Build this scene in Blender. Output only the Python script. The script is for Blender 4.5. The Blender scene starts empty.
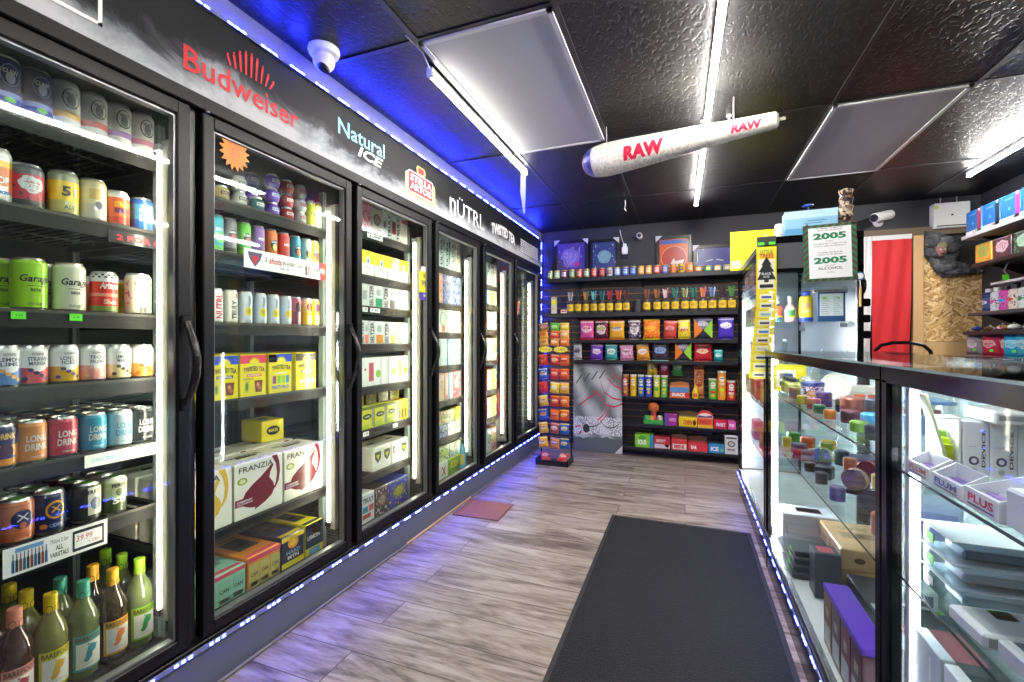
import bpy, bmesh, math, random
from mathutils import Vector, Matrix
random.seed(7)
SC = bpy.context.scene
COL = SC.collection
PI = math.pi

# ------------------------------------------------------------------ camera
F, H, TH = 455.0, 1.35, math.radians(20.82)
cam = bpy.data.cameras.new('camera')
cam.sensor_width = 36.0
cam.lens = F / 1024 * 36
cam.shift_y = -1 / 1024
cam.clip_start = 0.02
camo = bpy.data.objects.new('camera', cam)
COL.objects.link(camo)
camo.location = (0, 0, H)
camo.rotation_euler = (PI / 2, 0, TH)
SC.camera = camo
_s, _c = math.sin(TH), math.cos(TH)


def ray(u, v):
    a, b = (u - 512) / F, (340 - v) / F
    return (-_s + a * _c, _c + a * _s, b)


def onX(u, v, X):
    r = ray(u, v); t = X / r[0]
    return (X, r[1] * t, H + r[2] * t)


def onY(u, v, Y):
    r = ray(u, v); t = Y / r[1]
    return (r[0] * t, Y, H + r[2] * t)


def onZ(u, v, Z):
    r = ray(u, v); t = (Z - H) / r[2]
    return (r[0] * t, r[1] * t, Z)


# ------------------------------------------------------------------ materials
def lin(c):
    if isinstance(c, str):
        c = c.lstrip('#')
        c = [int(c[i:i + 2], 16) / 255 for i in (0, 2, 4)]
    return tuple((x / 12.92 if x <= .04045 else ((x + .055) / 1.055) ** 2.4) for x in c) + (1.0,)


MC = {}


def mat(name, col, rough=.5, metal=0.0, emit=0, coat=0.0, alpha=1.0, trans=0.0, spec=.5):
    if name in MC:
        return MC[name]
    m = bpy.data.materials.new(name); m.use_nodes = True
    p = m.node_tree.nodes['Principled BSDF']
    p.inputs['Base Color'].default_value = lin(col)
    p.inputs['Roughness'].default_value = rough
    p.inputs['Metallic'].default_value = metal
    p.inputs['Coat Weight'].default_value = coat
    p.inputs['Alpha'].default_value = alpha
    p.inputs['Transmission Weight'].default_value = trans
    p.inputs['Specular IOR Level'].default_value = spec
    if emit:
        p.inputs['Emission Color'].default_value = lin(col)
        p.inputs['Emission Strength'].default_value = emit
    MC[name] = m
    return m


def paint(col, rough=.45, coat=0.0):
    return mat('paint_%s_%d' % (col.lstrip('#'), int(rough * 100)), col, rough, coat=coat)


class NT:
    def __init__(s, name):
        s.m = bpy.data.materials.new(name); s.m.use_nodes = True
        s.t = s.m.node_tree
        s.p = s.t.nodes['Principled BSDF']

    def n(s, kind, **kw):
        x = s.t.nodes.new('ShaderNode' + kind)
        for k, v in kw.items():
            setattr(x, k, v)
        return x

    def l(s, a, b):
        s.t.links.new(a, b)

    def math(s, op, a, b=None, clamp=False):
        x = s.n('Math', operation=op); x.use_clamp = clamp
        for i, q in enumerate((a, b)):
            if q is None:
                continue
            if isinstance(q, (int, float)):
                x.inputs[i].default_value = q
            else:
                s.l(q, x.inputs[i])
        return x.outputs[0]

    def mix(s, fac, a, b):
        x = s.n('Mix', data_type='RGBA')
        for i, q in ((0, fac), (6, a), (7, b)):
            if isinstance(q, (int, float)):
                x.inputs[i].default_value = q
            elif isinstance(q, tuple):
                x.inputs[i].default_value = q
            else:
                s.l(q, x.inputs[i])
        return x.outputs[2]

    def ramp(s, fac, stops, interp='LINEAR'):
        x = s.n('ValToRGB'); e = x.color_ramp.elements
        x.color_ramp.interpolation = interp
        while len(e) < len(stops):
            e.new(.5)
        for k, (pos, c) in zip(e, stops):
            k.position = pos; k.color = c if isinstance(c, tuple) else lin(c)
        s.l(fac, x.inputs[0])
        return x.outputs[0]

    def coords(s, which='Generated', scale=None, off=None):
        tc = s.n('TexCoord')
        if scale is None:
            return tc.outputs[which]
        mp = s.n('Mapping')
        mp.inputs['Scale'].default_value = scale
        if off:
            mp.inputs['Location'].default_value = off
        s.l(tc.outputs[which], mp.inputs[0])
        return mp.outputs[0]

    def noise(s, vec, scale, detail=3, rough=.55, dist=0.0):
        x = s.n('TexNoise')
        x.inputs['Scale'].default_value = scale; x.inputs['Detail'].default_value = detail
        x.inputs['Roughness'].default_value = rough; x.inputs['Distortion'].default_value = dist
        s.l(vec, x.inputs['Vector'])
        return x.outputs[0]

    def bump(s, h, strength=.3, dist=.01):
        b = s.n('Bump'); b.inputs['Strength'].default_value = strength; b.inputs['Distance'].default_value = dist
        s.l(h, b.inputs['Height']); s.l(b.outputs[0], s.p.inputs['Normal'])


def pack(base, c2, c3, seed=0, rough=.3, cy=.55, ew=.34, eh=.2, busy=.5, stripe=True):
    """printed packaging: ground colour, a blob of a second colour, small marks of a third"""
    key = ('pack', base, c2, c3, seed, rough, cy, ew, eh, busy, stripe)
    if key in MC:
        return MC[key]
    t = NT('printed_pack')
    g = t.coords('Generated', (1, 1, 1), (seed * .0, 0, 0))
    sx = t.n('SeparateXYZ'); t.l(g, sx.inputs[0])
    x, y, z = sx.outputs
    off = t.coords('Generated', (1, .6, 1), (seed * 3.17, seed * 1.3, seed * 2.11))
    nz = t.noise(off, 5.0, 2)
    dx = t.math('DIVIDE', t.math('SUBTRACT', x, .5), ew)
    dz = t.math('DIVIDE', t.math('SUBTRACT', z, cy), eh)
    d = t.math('ADD', t.math('ADD', t.math('MULTIPLY', dx, dx), t.math('MULTIPLY', dz, dz)), t.math('MULTIPLY', t.math('SUBTRACT', nz, .5), 1.6))
    blob = t.math('LESS_THAN', d, 1.0)
    n2 = t.noise(t.coords('Generated', (3.2, 1, 2.4), (seed * 1.9, 0, seed * .7)), 3.2, 1)
    marks = t.math('GREATER_THAN', n2, 1 - busy * .84)
    n3 = t.noise(t.coords('Generated', (9, 2, 16), (seed, 0, seed * 2.7)), 2.2, 0)
    txt = t.math('MULTIPLY', t.math('GREATER_THAN', n3, .53), t.math('LESS_THAN', d, .45))
    col = t.mix(marks, lin(base), lin(c3))
    col = t.mix(blob, col, lin(c2))
    col = t.mix(txt, col, lin(c3))
    if stripe:
        st = t.math('GREATER_THAN', z, .93)
        col = t.mix(st, col, lin(c2))
    t.l(col, t.p.inputs['Base Color'])
    t.p.inputs['Roughness'].default_value = rough
    MC[key] = t.m
    return t.m


# ------------------------------------------------------------------ meshes
TXT = {}


def text_mesh(s, bold=0.0, shear=0.0):
    k = (s, bold, shear)
    if k not in TXT:
        c = bpy.data.curves.new('lettering', 'FONT')
        c.body = s; c.offset = bold; c.shear = shear; c.resolution_u = 2
        o = bpy.data.objects.new('lettering', c)
        m = bpy.data.meshes.new_from_object(o)
        vs = [v.co.copy() for v in m.vertices]; fs = [tuple(p.vertices) for p in m.polygons]
        x0, x1 = min(v.x for v in vs), max(v.x for v in vs)
        y0, y1 = min(v.y for v in vs), max(v.y for v in vs)
        vs = [((v.x - x0) / (x1 - x0) - .5, (v.y - y0) / (y1 - y0) - .5) for v in vs]
        TXT[k] = (vs, fs, (x1 - x0) / (y1 - y0))
        bpy.data.objects.remove(o); bpy.data.curves.remove(c); bpy.data.meshes.remove(m)
    return TXT[k]


def cut_text(vs, fs, nx, ny):
    """slice lettering (within -.5...5) so that it bends round a curved surface"""
    bm = bmesh.new()
    q = [bm.verts.new((x, y, 0)) for x, y in vs]
    for f in fs:
        try:
            bm.faces.new([q[i] for i in f])
        except ValueError:
            pass
    for n, ax in ((nx, 0), (ny, 1)):
        for i in range(1, n):
            co = [0, 0, 0]; co[ax] = i / n - .5
            no = [0, 0, 0]; no[ax] = 1
            bmesh.ops.bisect_plane(bm, geom=bm.verts[:] + bm.edges[:] + bm.faces[:], plane_co=co, plane_no=no)
    bm.verts.index_update()
    out = [(v.co.x, v.co.y) for v in bm.verts], [tuple(v.index for v in f.verts) for f in bm.faces]
    bm.free()
    return out


class MB:
    def __init__(s):
        s.v, s.f, s.m, s.s, s.mats = [], [], [], [], []

    def mi(s, m):
        if m not in s.mats:
            s.mats.append(m)
        return s.mats.index(m)

    def add(s, vs, fs, m, smooth=False):
        b = len(s.v); i = s.mi(m)
        s.v.extend(tuple(v) for v in vs)
        for f in fs:
            s.f.append(tuple(b + q for q in f)); s.m.append(i); s.s.append(smooth)
        return s

    def box(s, x0, x1, y0, y1, z0, z1, m, b=0.0, front=None, top=None):
        """box, chamfered by b; front = material of its -Y face, top = of its +Z face"""
        if b <= 0:
            vs = [(x, y, z) for x in (x0, x1) for y in (y0, y1) for z in (z0, z1)]
            fs = [(0, 1, 3, 2), (4, 6, 7, 5), (0, 4, 5, 1), (2, 3, 7, 6), (0, 2, 6, 4), (1, 5, 7, 3)]
            for k, f in enumerate(fs):
                s.add([vs[q] for q in f], [(0, 1, 2, 3)], front if (k == 2 and front) else top if (k == 5 and top) else m)
            return s
        lo, hi = (x0, y0, z0), (x1, y1, z1)
        idx, vs = {}, []
        for cx in (0, 1):
            for cy in (0, 1):
                for cz in (0, 1):
                    cc = (cx, cy, cz)
                    for a in range(3):
                        p = []
                        for k in range(3):
                            e = (lo, hi)[cc[k]][k]
                            p.append(e if k == a else e + (b if cc[k] == 0 else -b))
                        idx[(cc, a)] = len(vs); vs.append(tuple(p))
        fs = []
        for a in range(3):
            o = [k for k in range(3) if k != a]
            for side in (0, 1):
                q = []
                for (p1, p2) in ((0, 0), (1, 0), (1, 1), (0, 1)):
                    cc = [0, 0, 0]; cc[a] = side; cc[o[0]] = p1; cc[o[1]] = p2
                    q.append(idx[(tuple(cc), a)])
                fs.append(q)
        for a in range(3):
            o = [k for k in range(3) if k != a]
            for p1 in (0, 1):
                for p2 in (0, 1):
                    c0 = [0, 0, 0]; c0[o[0]] = p1; c0[o[1]] = p2; c1 = list(c0); c1[a] = 1
                    fs.append([idx[(tuple(c0), o[0])], idx[(tuple(c1), o[0])], idx[(tuple(c1), o[1])], idx[(tuple(c0), o[1])]])
        for cx in (0, 1):
            for cy in (0, 1):
                for cz in (0, 1):
                    fs.append([idx[((cx, cy, cz), a)] for a in range(3)])
        ctr = Vector(((x0 + x1) / 2, (y0 + y1) / 2, (z0 + z1) / 2))
        out = []
        for f in fs:
            p = [Vector(vs[q]) for q in f]
            n = (p[1] - p[0]).cross(p[2] - p[0])
            if n.dot(sum(p, Vector()) / len(p) - ctr) < 0:
                f = f[::-1]
            out.append(f)
        base = len(s.v)
        s.add(vs, out, m)
        if front:
            s.m[-26 + 2] = s.mi(front)
        if top:
            s.m[-26 + 5] = s.mi(top)
        return s

    def lathe(s, prof, m, n=16, c=(0, 0, 0), caps=True, smooth=True, axis='z'):
        """prof: (radius, height[, material of the band below the next point])"""
        def P(r, a, h):
            p = (r * math.cos(a), r * math.sin(a), h)
            if axis == 'x':
                p = (p[2], p[0], p[1])
            elif axis == 'y':
                p = (p[1], p[2], p[0])
            return (c[0] + p[0], c[1] + p[1], c[2] + p[2])
        rings = [[P(q[0], 2 * PI * k / n, q[1]) for k in range(n)] for q in prof]
        for i in range(len(prof) - 1):
            mm = prof[i][2] if len(prof[i]) > 2 and prof[i][2] else m
            s.add(rings[i] + rings[i + 1], [(k, (k + 1) % n, n + (k + 1) % n, n + k) for k in range(n)], mm, smooth)
        if caps:
            if prof[0][0] > 1e-5:
                s.add(rings[0], [tuple(range(n))[::-1]], m)
            if prof[-1][0] > 1e-5:
                s.add(rings[-1], [tuple(range(n))], prof[-1][2] if len(prof[-1]) > 2 and prof[-1][2] else m)
        return s

    def tube(s, pts, r, m, n=8, caps=True):
        pts = [Vector(p) for p in pts]
        rs = r if isinstance(r, (list, tuple)) else [r] * len(pts)
        rings = []; up = None
        for i, p in enumerate(pts):
            d = (pts[min(i + 1, len(pts) - 1)] - pts[max(i - 1, 0)]).normalized()
            if up is None:
                up = Vector((0, 0, 1)) if abs(d.z) < .9 else Vector((1, 0, 0))
            a = d.cross(up).normalized(); b2 = a.cross(d).normalized(); up = b2
            rings.append([p + rs[i] * (math.cos(2 * PI * k / n) * a + math.sin(2 * PI * k / n) * b2) for k in range(n)])
        for i in range(len(pts) - 1):
            s.add(rings[i] + rings[i + 1], [(n + k, n + (k + 1) % n, (k + 1) % n, k) for k in range(n)], m, True)
        if caps:
            s.add(rings[0], [tuple(range(n))], m); s.add(rings[-1], [tuple(range(n))[::-1]], m)
        return s

    def ell(s, c, r, m, n=14, k=8, z0=-1.0, z1=1.0):
        prof = []
        a0, a1 = math.asin(z0), math.asin(z1)
        for i in range(k + 1):
            a = a0 + (a1 - a0) * i / k
            prof.append((math.cos(a), math.sin(a)))
        rings = [[(c[0] + r[0] * q[0] * math.cos(2 * PI * j / n), c[1] + r[1] * q[0] * math.sin(2 * PI * j / n), c[2] + r[2] * q[1]) for j in range(n)] for q in prof]
        for i in range(k):
            s.add(rings[i] + rings[i + 1], [(j, (j + 1) % n, n + (j + 1) % n, n + j) for j in range(n)], m, True)
        return s

    def poly(s, pts, m):
        return s.add(pts, [tuple(range(len(pts)))], m)

    def prism(s, pts, d, m, side=None):
        """flat outline pts swept by vector d"""
        d = Vector(d); n = len(pts)
        a = [Vector(p) for p in pts]; b = [p + d for p in a]
        nn = Vector()
        for i in range(n):
            nn += a[i].cross(a[(i + 1) % n])
        fl = nn.dot(d) > 0
        if fl:
            a.reverse(); b.reverse()
        s.add(a, [tuple(range(n))], m); s.add(b, [tuple(range(n))[::-1]], m)
        s.add(a + b, [(i, n + i, n + (i + 1) % n, (i + 1) % n) for i in range(n)], side or m)
        return s

    def text(s, body, w, h, o, m, right=(1, 0, 0), up=(0, 0, 1), bold=0.0, shear=0.0, wrap=None, arch=0.0, vert=False):
        """lettering w x h centred at o; wrap = radius of an upright cylinder about (0,0) facing -Y"""
        vs, fs, asp = text_mesh(body, bold, shear)
        if h is None:
            h = w / asp
        if w is None:
            w = h * asp
        R, U, O = Vector(right), Vector(up), Vector(o)
        out = []
        if wrap and wrap < .06:
            if not vert:
                vs, fs = cut_text(vs, fs, max(2, int(w / wrap * 5)), 1)
            else:
                vs, fs = cut_text(vs, fs, 1, max(2, int(h / wrap * 5)))
        for x, y in vs:
            if vert:
                px, py = -y * h, x * w
            else:
                px, py = x * w, y * h
            if arch:
                py += arch * (1 - 4 * x * x)
            if wrap:
                a = px / wrap
                out.append(((wrap + .0007) * math.sin(a) + O.x, -(wrap + .0007) * math.cos(a) + O.y, O.z + py))
            else:
                out.append(O + R * px + U * py)
        return s.add(out, fs, m)

    def patch(s, wd, z0, z1, R, m, shift=0.0, n=6, off=.0004):
        """label patch wrapped on an upright cylinder of radius R, facing -Y"""
        vs = []
        for i in range(n + 1):
            a = (shift + wd * (i / n - .5)) / R
            vs += [((R + off) * math.sin(a), -(R + off) * math.cos(a), z0), ((R + off) * math.sin(a), -(R + off) * math.cos(a), z1)]
        return s.add(vs, [(2 * i, 2 * i + 2, 2 * i + 3, 2 * i + 1) for i in range(n)], m, True)

    def disc(s, rx, rz, cz, R, m, n=14, off=.0008, cx=0.0):
        vs = []; k = max(6, n // 2)
        for i in range(k + 1):
            t = -math.cos(PI * i / k)
            hz = rz * math.sqrt(max(0, 1 - t * t)) + 1e-5
            a = (rx * t + cx) / R
            x, y = (R + off) * math.sin(a), -(R + off) * math.cos(a)
            vs += [(x, y, cz - hz), (x, y, cz + hz)]
        return s.add(vs, [(2 * i, 2 * i + 2, 2 * i + 3, 2 * i + 1) for i in range(k)], m, True)

    def xf(s, M):
        s.v = [tuple(M @ Vector(v)) for v in s.v]
        return s

    def mesh(s, name):
        me = bpy.data.meshes.new(name)
        me.from_pydata(s.v, [], s.f)
        for m in s.mats:
            me.materials.append(m)
        me.polygons.foreach_set('material_index', s.m)
        me.polygons.foreach_set('use_smooth', s.s)
        me.update()
        return me


# ------------------------------------------------------------------ objects
def link(name, data, parent=None, loc=(0, 0, 0), rot=(0, 0, 0)):
    o = bpy.data.objects.new(name, data)
    COL.objects.link(o)
    o.location = loc; o.rotation_euler = rot
    if parent:
        o.parent = parent
    return o


def tag(o, label, cat, group=None):
    o['label'] = label; o['category'] = cat
    if group:
        o['group'] = group
    return o


def part(name, mb, parent, label=None, loc=(0, 0, 0), rot=(0, 0, 0)):
    o = link(name, mb.mesh(name) if isinstance(mb, MB) else mb, parent, loc, rot)
    if label:
        o['label'] = label
    return o


def struct(name, mb):
    o = link(name, mb.mesh(name)); o['kind'] = 'structure'
    return o


def empty(name, label, cat, loc=(0, 0, 0), rz=0.0, group=None):
    return tag(link(name, None, None, loc, (0, 0, rz)), label, cat, group)


def single(name, mb, label, cat, loc=(0, 0, 0), rz=0.0, group=None, parts=()):
    o = tag(link(name, mb.mesh(name), None, loc, (0, 0, rz)), label, cat, group)
    for n, b in parts:
        part(n, b, o)
    return o


class Kind:
    """one kind of product: its own mesh and its parts, placed as often as the photo shows it"""

    def __init__(s, name, cat, body, parts=()):
        s.name, s.cat = name, cat
        s.body = body.mesh(name) if body else None
        s.parts = [(p[0], p[1].mesh(p[0]), [(q[0], q[1].mesh(q[0])) for q in (p[2] if len(p) > 2 else ())]) for p in parts]

    def put(s, label, loc, rz=0.0, group=None, rot=None, plain=False):
        o = tag(link(s.name, s.body, None, loc, rot or (0, 0, rz)), label, s.cat, group)
        for n, me, subs in s.parts:
            if plain and n in ('lettering', 'pull_tab'):
                continue
            p = link(n, me, o)
            for n2, me2 in subs:
                link(n2, me2, p)
        return o


ORD = ['first', 'second', 'third', 'fourth', 'fifth', 'sixth', 'seventh', 'eighth', 'ninth', 'tenth', 'eleventh', 'twelfth', 'thirteenth', 'fourteenth',
       'fifteenth', 'sixteenth', 'seventeenth', 'eighteenth', 'nineteenth', 'twentieth', 'twenty-first', 'twenty-second', 'twenty-third', 'twenty-fourth', 'twenty-fifth']
WHITE = paint('#eeeeee'); BLACK = paint('#101012', .35); DARK = paint('#1c1d20', .4); ALU = mat('brushed_aluminium', '#b9bcc0', .3, 1.0)
SILVER = mat('can_silver', '#d0d2d4', .28, .95)
CHROME = mat('chrome', '#dcdcdc', .12, 1.0)


def glass(name, tint=(.93, .97, .95), ior=1.45, gloss=1.0, haze=0.0, k=1.0):
    if name in MC:
        return MC[name]
    t = NT(name); t.t.nodes.remove(t.p)
    tr = t.n('BsdfTransparent'); tr.inputs[0].default_value = tint + (1,)
    gl = t.n('BsdfGlossy'); gl.inputs['Roughness'].default_value = .03 + haze
    gl.inputs['Color'].default_value = (gloss, gloss, gloss, 1)
    lw = t.n('LayerWeight'); lw.inputs[0].default_value = .5
    f0 = ((ior - 1) / (ior + 1)) ** 2
    fr = t.math('ADD', t.math('MULTIPLY', t.math('POWER', lw.outputs['Facing'], 5), 1 - f0), f0)
    if k != 1:
        fr = t.math('MULTIPLY', fr, k)
    mx = t.n('MixShader')
    t.l(fr, mx.inputs[0]); t.l(tr.outputs[0], mx.inputs[1]); t.l(gl.outputs[0], mx.inputs[2])
    t.l(mx.outputs[0], t.t.nodes['Material Output'].inputs[0])
    MC[name] = t.m
    return t.m


GLASS = glass('clear_glass')
EDGE = mat('glass_edge', '#7d9a92', .2)
# ================================================================== the room
XL, XR, YB, YF, ZC = -1.72, 2.62, 5.62, -3.4, 2.73


def floor_material():
    t = NT('grey_wood_plank_floor')
    co = t.coords('Object')
    br = t.n('TexBrick')
    br.inputs['Scale'].default_value = 1.0; br.inputs['Brick Width'].default_value = 1.35; br.inputs['Row Height'].default_value = .2
    br.inputs['Mortar Size'].default_value = .0022; br.inputs['Mortar Smooth'].default_value = .1
    br.inputs['Color1'].default_value = (0.2, .2, .2, 1); br.inputs['Color2'].default_value = (.9, .9, .9, 1)
    br.inputs['Mortar'].default_value = (.5, .5, .5, 1); br.offset = .37
    t.l(co, br.inputs['Vector'])
    sep = t.n('SeparateXYZ'); t.l(co, sep.inputs[0])
    rnd = t.n('SeparateColor'); t.l(br.outputs['Color'], rnd.inputs[0])
    cmb = t.n('CombineXYZ')
    t.l(t.math('MULTIPLY', sep.outputs[0], 1.0), cmb.inputs[0])
    t.l(t.math('MULTIPLY', sep.outputs[1], 6.5), cmb.inputs[1])
    t.l(t.math('MULTIPLY', rnd.outputs[0], 13.0), cmb.inputs[2])
    g1 = t.noise(cmb.outputs[0], 1.5, 7, .66, 1.1)
    g2 = t.noise(cmb.outputs[0], 9.0, 4, .6, .2)
    g = t.math('ADD', t.math('MULTIPLY', g1, .75), t.math('MULTIPLY', g2, .25))
    c = t.ramp(g, [(.3, '#332b27'), (.41, '#665a52'), (.49, '#94887f'), (.62, '#b6aba2')])
    warm = t.mix(t.math('MULTIPLY', rnd.outputs[0], .85), c, t.ramp(g, [(.3, '#342a24'), (.46, '#695c51'), (.58, '#8c7f74'), (.7, '#a3978b')]))
    c2 = t.mix(br.outputs['Fac'], warm, lin('#241e1c'))
    t.l(c2, t.p.inputs['Base Color'])
    t.p.inputs['Roughness'].default_value = .42
    t.l(t.ramp(g, [(.3, (.5, .5, .5, 1)), (.7, (.36, .36, .36, 1))]), t.p.inputs['Roughness'])
    t.bump(t.math('SUBTRACT', g, t.math('MULTIPLY', br.outputs['Fac'], .6)), .25, .004)
    return t.m


b = MB().box(XL - 2.0, XR + .1, YF, YB + .3, -.06, 0, floor_material())
struct('floor', b)


def ceiling_material():
    t = NT('black_embossed_ceiling_tile')
    co = t.coords('Object', (1, .55, 1))
    v = t.n('TexVoronoi'); v.inputs['Scale'].default_value = 55; v.feature = 'SMOOTH_F1'
    nn = t.n('TexNoise'); nn.inputs['Scale'].default_value = 30; nn.inputs['Detail'].default_value = 2
    t.l(co, nn.inputs['Vector'])
    mx = t.n('Mix', data_type='VECTOR'); mx.inputs[0].default_value = .05
    t.l(co, mx.inputs[4]); t.l(nn.outputs['Color'], mx.inputs[5]); t.l(mx.outputs[1], v.inputs['Vector'])
    pit = t.ramp(v.outputs['Distance'], [(.12, (0, 0, 0, 1)), (.42, (1, 1, 1, 1))])
    fine = t.noise(t.coords('Object'), 9, 3)
    t.l(t.ramp(fine, [(.3, '#0e0e11'), (.7, '#17171a')]), t.p.inputs['Base Color'])
    t.p.inputs['Roughness'].default_value = .42; t.p.inputs['Specular IOR Level'].default_value = .35
    t.bump(pit, .4, .004)
    return t.m


CEIL = ceiling_material()
GX = [-1.81 + .655 * k for k in range(8)]
GY = [-3.6 + 1.35 * k for k in range(8)]
b = MB().box(XL - 2.0, XR + .1, YF, YB + .3, ZC, ZC + .05, CEIL)
struct('ceiling', b)
TB = paint('#1b1b1e', .38)
k = 1
for x in GX:
    if XL < x < XR:
        struct('trim_%d' % k, MB().box(x - .012, x + .012, YF, YB, ZC - .006, ZC - .0005, TB)); k += 1
for y in GY:
    if YF < y < YB:
        struct('trim_%d' % k, MB().box(XL, XR, y - .012, y + .012, ZC - .0065, ZC - .001, TB)); k += 1

WALL = mat('charcoal_wall_paint', '#26272b', .55)
GREYP = paint('#6b6e76', .5)
# back wall: painted above, grooved slat boards below, closed part behind the counter
b = MB()
b.box(XL - 2.0, XR + .1, YB + .012, YB + .1, 0, ZC, paint('#a8784a', .7))
z = .055
SLX0, SLX1 = -1.72, .98
SLAT = paint('#232429', .4)
while z < 1.98:
    b.box(SLX0, SLX1, YB, YB + .012, z, z + .0655, SLAT)
    z += .0775
b.box(SLX0, SLX1, YB - .004, YB + .012, z, ZC, WALL)
b.box(SLX1, XR, YB - .004, YB + .012, 0, ZC, WALL)
b.box(-1.2, SLX1, YB - .012, YB + .012, 0, .05, paint('#5d5048', .6))
struct('wall_back', b)
struct('wall_right', MB().box(XR, XR + .1, YF, YB, 0, ZC, WALL))
struct('wall_front', MB().box(XL - 2, XR + .1, YF - .1, YF, 0, ZC, WALL))
# soffit above the coolers and the cold room shell behind them
b = MB()
b.box(XL - .12, XL - .015, YF, YB, 2.615, ZC, GREYP)
b.box(XL - 1.55, XL - 1.5, YF, YB, 0, 2.6, paint('#3b3e40', .6))
b.box(XL - 1.5, XL - .14, YF, YB, 2.5, 2.6, paint('#55585a', .5))
b.box(XL - .12, XL, YF, -.62, 0, 2.615, WALL)
struct('wall_left', b)
# toe board with the torn wooden quarter round lying along it
struct('baseboard_left', MB().box(XL - .05, XL - .004, -.62, YB, 0, .158, paint('#5d6068', .5)))
wood = paint('#b79468', .6)
b = MB()
b.tube([(XL + .008, 2.55, .008), (XL + .011, 2.9, .011), (XL + .013, 3.5, .011)], .009, wood, 6)
struct('trim_%d' % k, b); k += 1
b = MB()
b.tube([(XL + .012, .2, .009), (XL + .012, 2.3, .009), (XL + .02, 2.53, .01)], .008, paint('#6f6964', .6), 6)
b.tube([(XL + .012, 3.52, .009), (XL + .012, YB - .02, .009)], .008, paint('#6f6964', .6), 6)
struct('trim_%d' % k, b); k += 1
# wooden framing and board over the opening behind the counter
YO = YB - .01


def osb_material():
    t = NT('oriented_strand_board')
    cols = []
    for k_, (rot, sc) in enumerate(((.6, (16, 1, 54)), (-.5, (18, 1, 58)), (1.35, (15, 1, 50)))):
        tc = t.n('TexCoord'); mp = t.n('Mapping'); mp.inputs['Rotation'].default_value = (0, rot, 0)
        t.l(tc.outputs['Object'], mp.inputs[0])
        m2 = t.n('Mapping'); m2.inputs['Scale'].default_value = sc
        t.l(mp.outputs[0], m2.inputs[0])
        v = t.n('TexVoronoi'); v.inputs['Scale'].default_value = 1; t.l(m2.outputs[0], v.inputs['Vector'])
        s2 = t.n('SeparateColor'); t.l(v.outputs['Color'], s2.inputs[0])
        cols.append(s2)
    msk = t.noise(t.coords('Object'), 10, 2)
    f = t.mix(t.math('GREATER_THAN', msk, .5), cols[0].outputs[0], cols[1].outputs[0])
    msk2 = t.noise(t.coords('Object', (1, 1, 1), (5, 2, 1)), 21, 2)
    f = t.mix(t.math('GREATER_THAN', msk2, .56), f, cols[2].outputs[0])
    c = t.ramp(f, [(0, '#8f6836'), (.25, '#ba9156'), (.6, '#d8b277'), (1, '#f0d8a8')])
    t.l(c, t.p.inputs['Base Color']); t.p.inputs['Roughness'].default_value = .65
    t.bump(s2.outputs[1], .3, .004)
    return t.m


OSB = osb_material()
PINE = paint('#cda877', .6)
struct('trim_%d' % k, MB().box(1.18, 2.62, YO - .05, YO - .002, 2.37, 2.45, paint('#6c5b48', .6))); k += 1


# ------------------------------------------------------------------ ceiling things
def led(name, col, strength):
    return mat(name, col, .4, emit=strength)


TUBE = led('added_led_tube', '#fffaf2', 55.0)


TUBE_FAR = led('white_led_tube_over_shelves', '#fffaf2', 160.0)
TUBE_SIDE = led('white_led_tube_by_coolers', '#fffaf2', 52.0)


def tube_light(label, x, y0, y1, z=2.69, dx=0.0, TUBE=TUBE):
    o = empty('tube_light', label, 'light', (x, y0, z), math.atan2(-dx, y1 - y0), 'ceiling tube lights')
    L = y1 - y0
    part('housing', MB().box(-.017, .017, 0, L, .008, .036, WHITE, .004), o)
    part('diffuser', MB().tube([(0, .02, .002), (0, L - .02, .002)], .015, TUBE, 10), o)
    for yy in (0, L):
        part('end_cap', MB().box(-.018, .018, yy - .012, yy + .012, -.016, .034, WHITE, .004), o)
    part('cord', MB().tube([(0, 0, .02), (.03, -.12, .033), (.02, -.25, .037)], .004, WHITE, 6), o)
    return o


tube_light('long white tube light crossing above the inflatable cone', .152, 1.15, 4.86, dx=-.05, TUBE=TUBE_FAR)
tube_light('white tube light hung beside the ceiling panel along the coolers', -1.2, 2.0, 3.46, TUBE=TUBE_SIDE)
tube_light('white tube light over the shelves behind the counter', 2.16, 3.3, 4.78, TUBE=TUBE_FAR)
tube_light('tube light in the row near the coolers, behind the viewer', -1.2, -1.6, .4)  # tubes behind the viewer are added, unseen, to brighten the room
tube_light('tube light in the middle row, behind the viewer', .15, -2.3, .2)
tube_light('tube light over the counter, behind the viewer', 2.16, .2, 2.2)
DIFF = mat('troffer_diffuser', '#a9abb0', .5)


def troffer(label, x0, x1, y0, y1):
    o = empty('ceiling_light_panel', label, 'ceiling light', ((x0 + x1) / 2, (y0 + y1) / 2, ZC - .012), 0, 'unlit ceiling panels')
    w, d = (x1 - x0) / 2, (y1 - y0) / 2
    f = MB()
    for a in ((-w, -w + .022, -d, d), (w - .022, w, -d, d), (-w, w, -d, -d + .022), (-w, w, d - .022, d)):
        f.box(*a, -.004, .006, paint('#c9cacc', .4))
    part('frame', f, o)
    part('diffuser', MB().box(-w + .02, w - .02, -d + .02, d - .02, 0, .004, DIFF), o)


troffer('switched-off white ceiling panel over the aisle near the coolers', -1.15, -.515, 1.81, 3.14)
troffer('switched-off white ceiling panel over the glass display counters', .815, 1.45, 3.16, 4.49)

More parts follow.
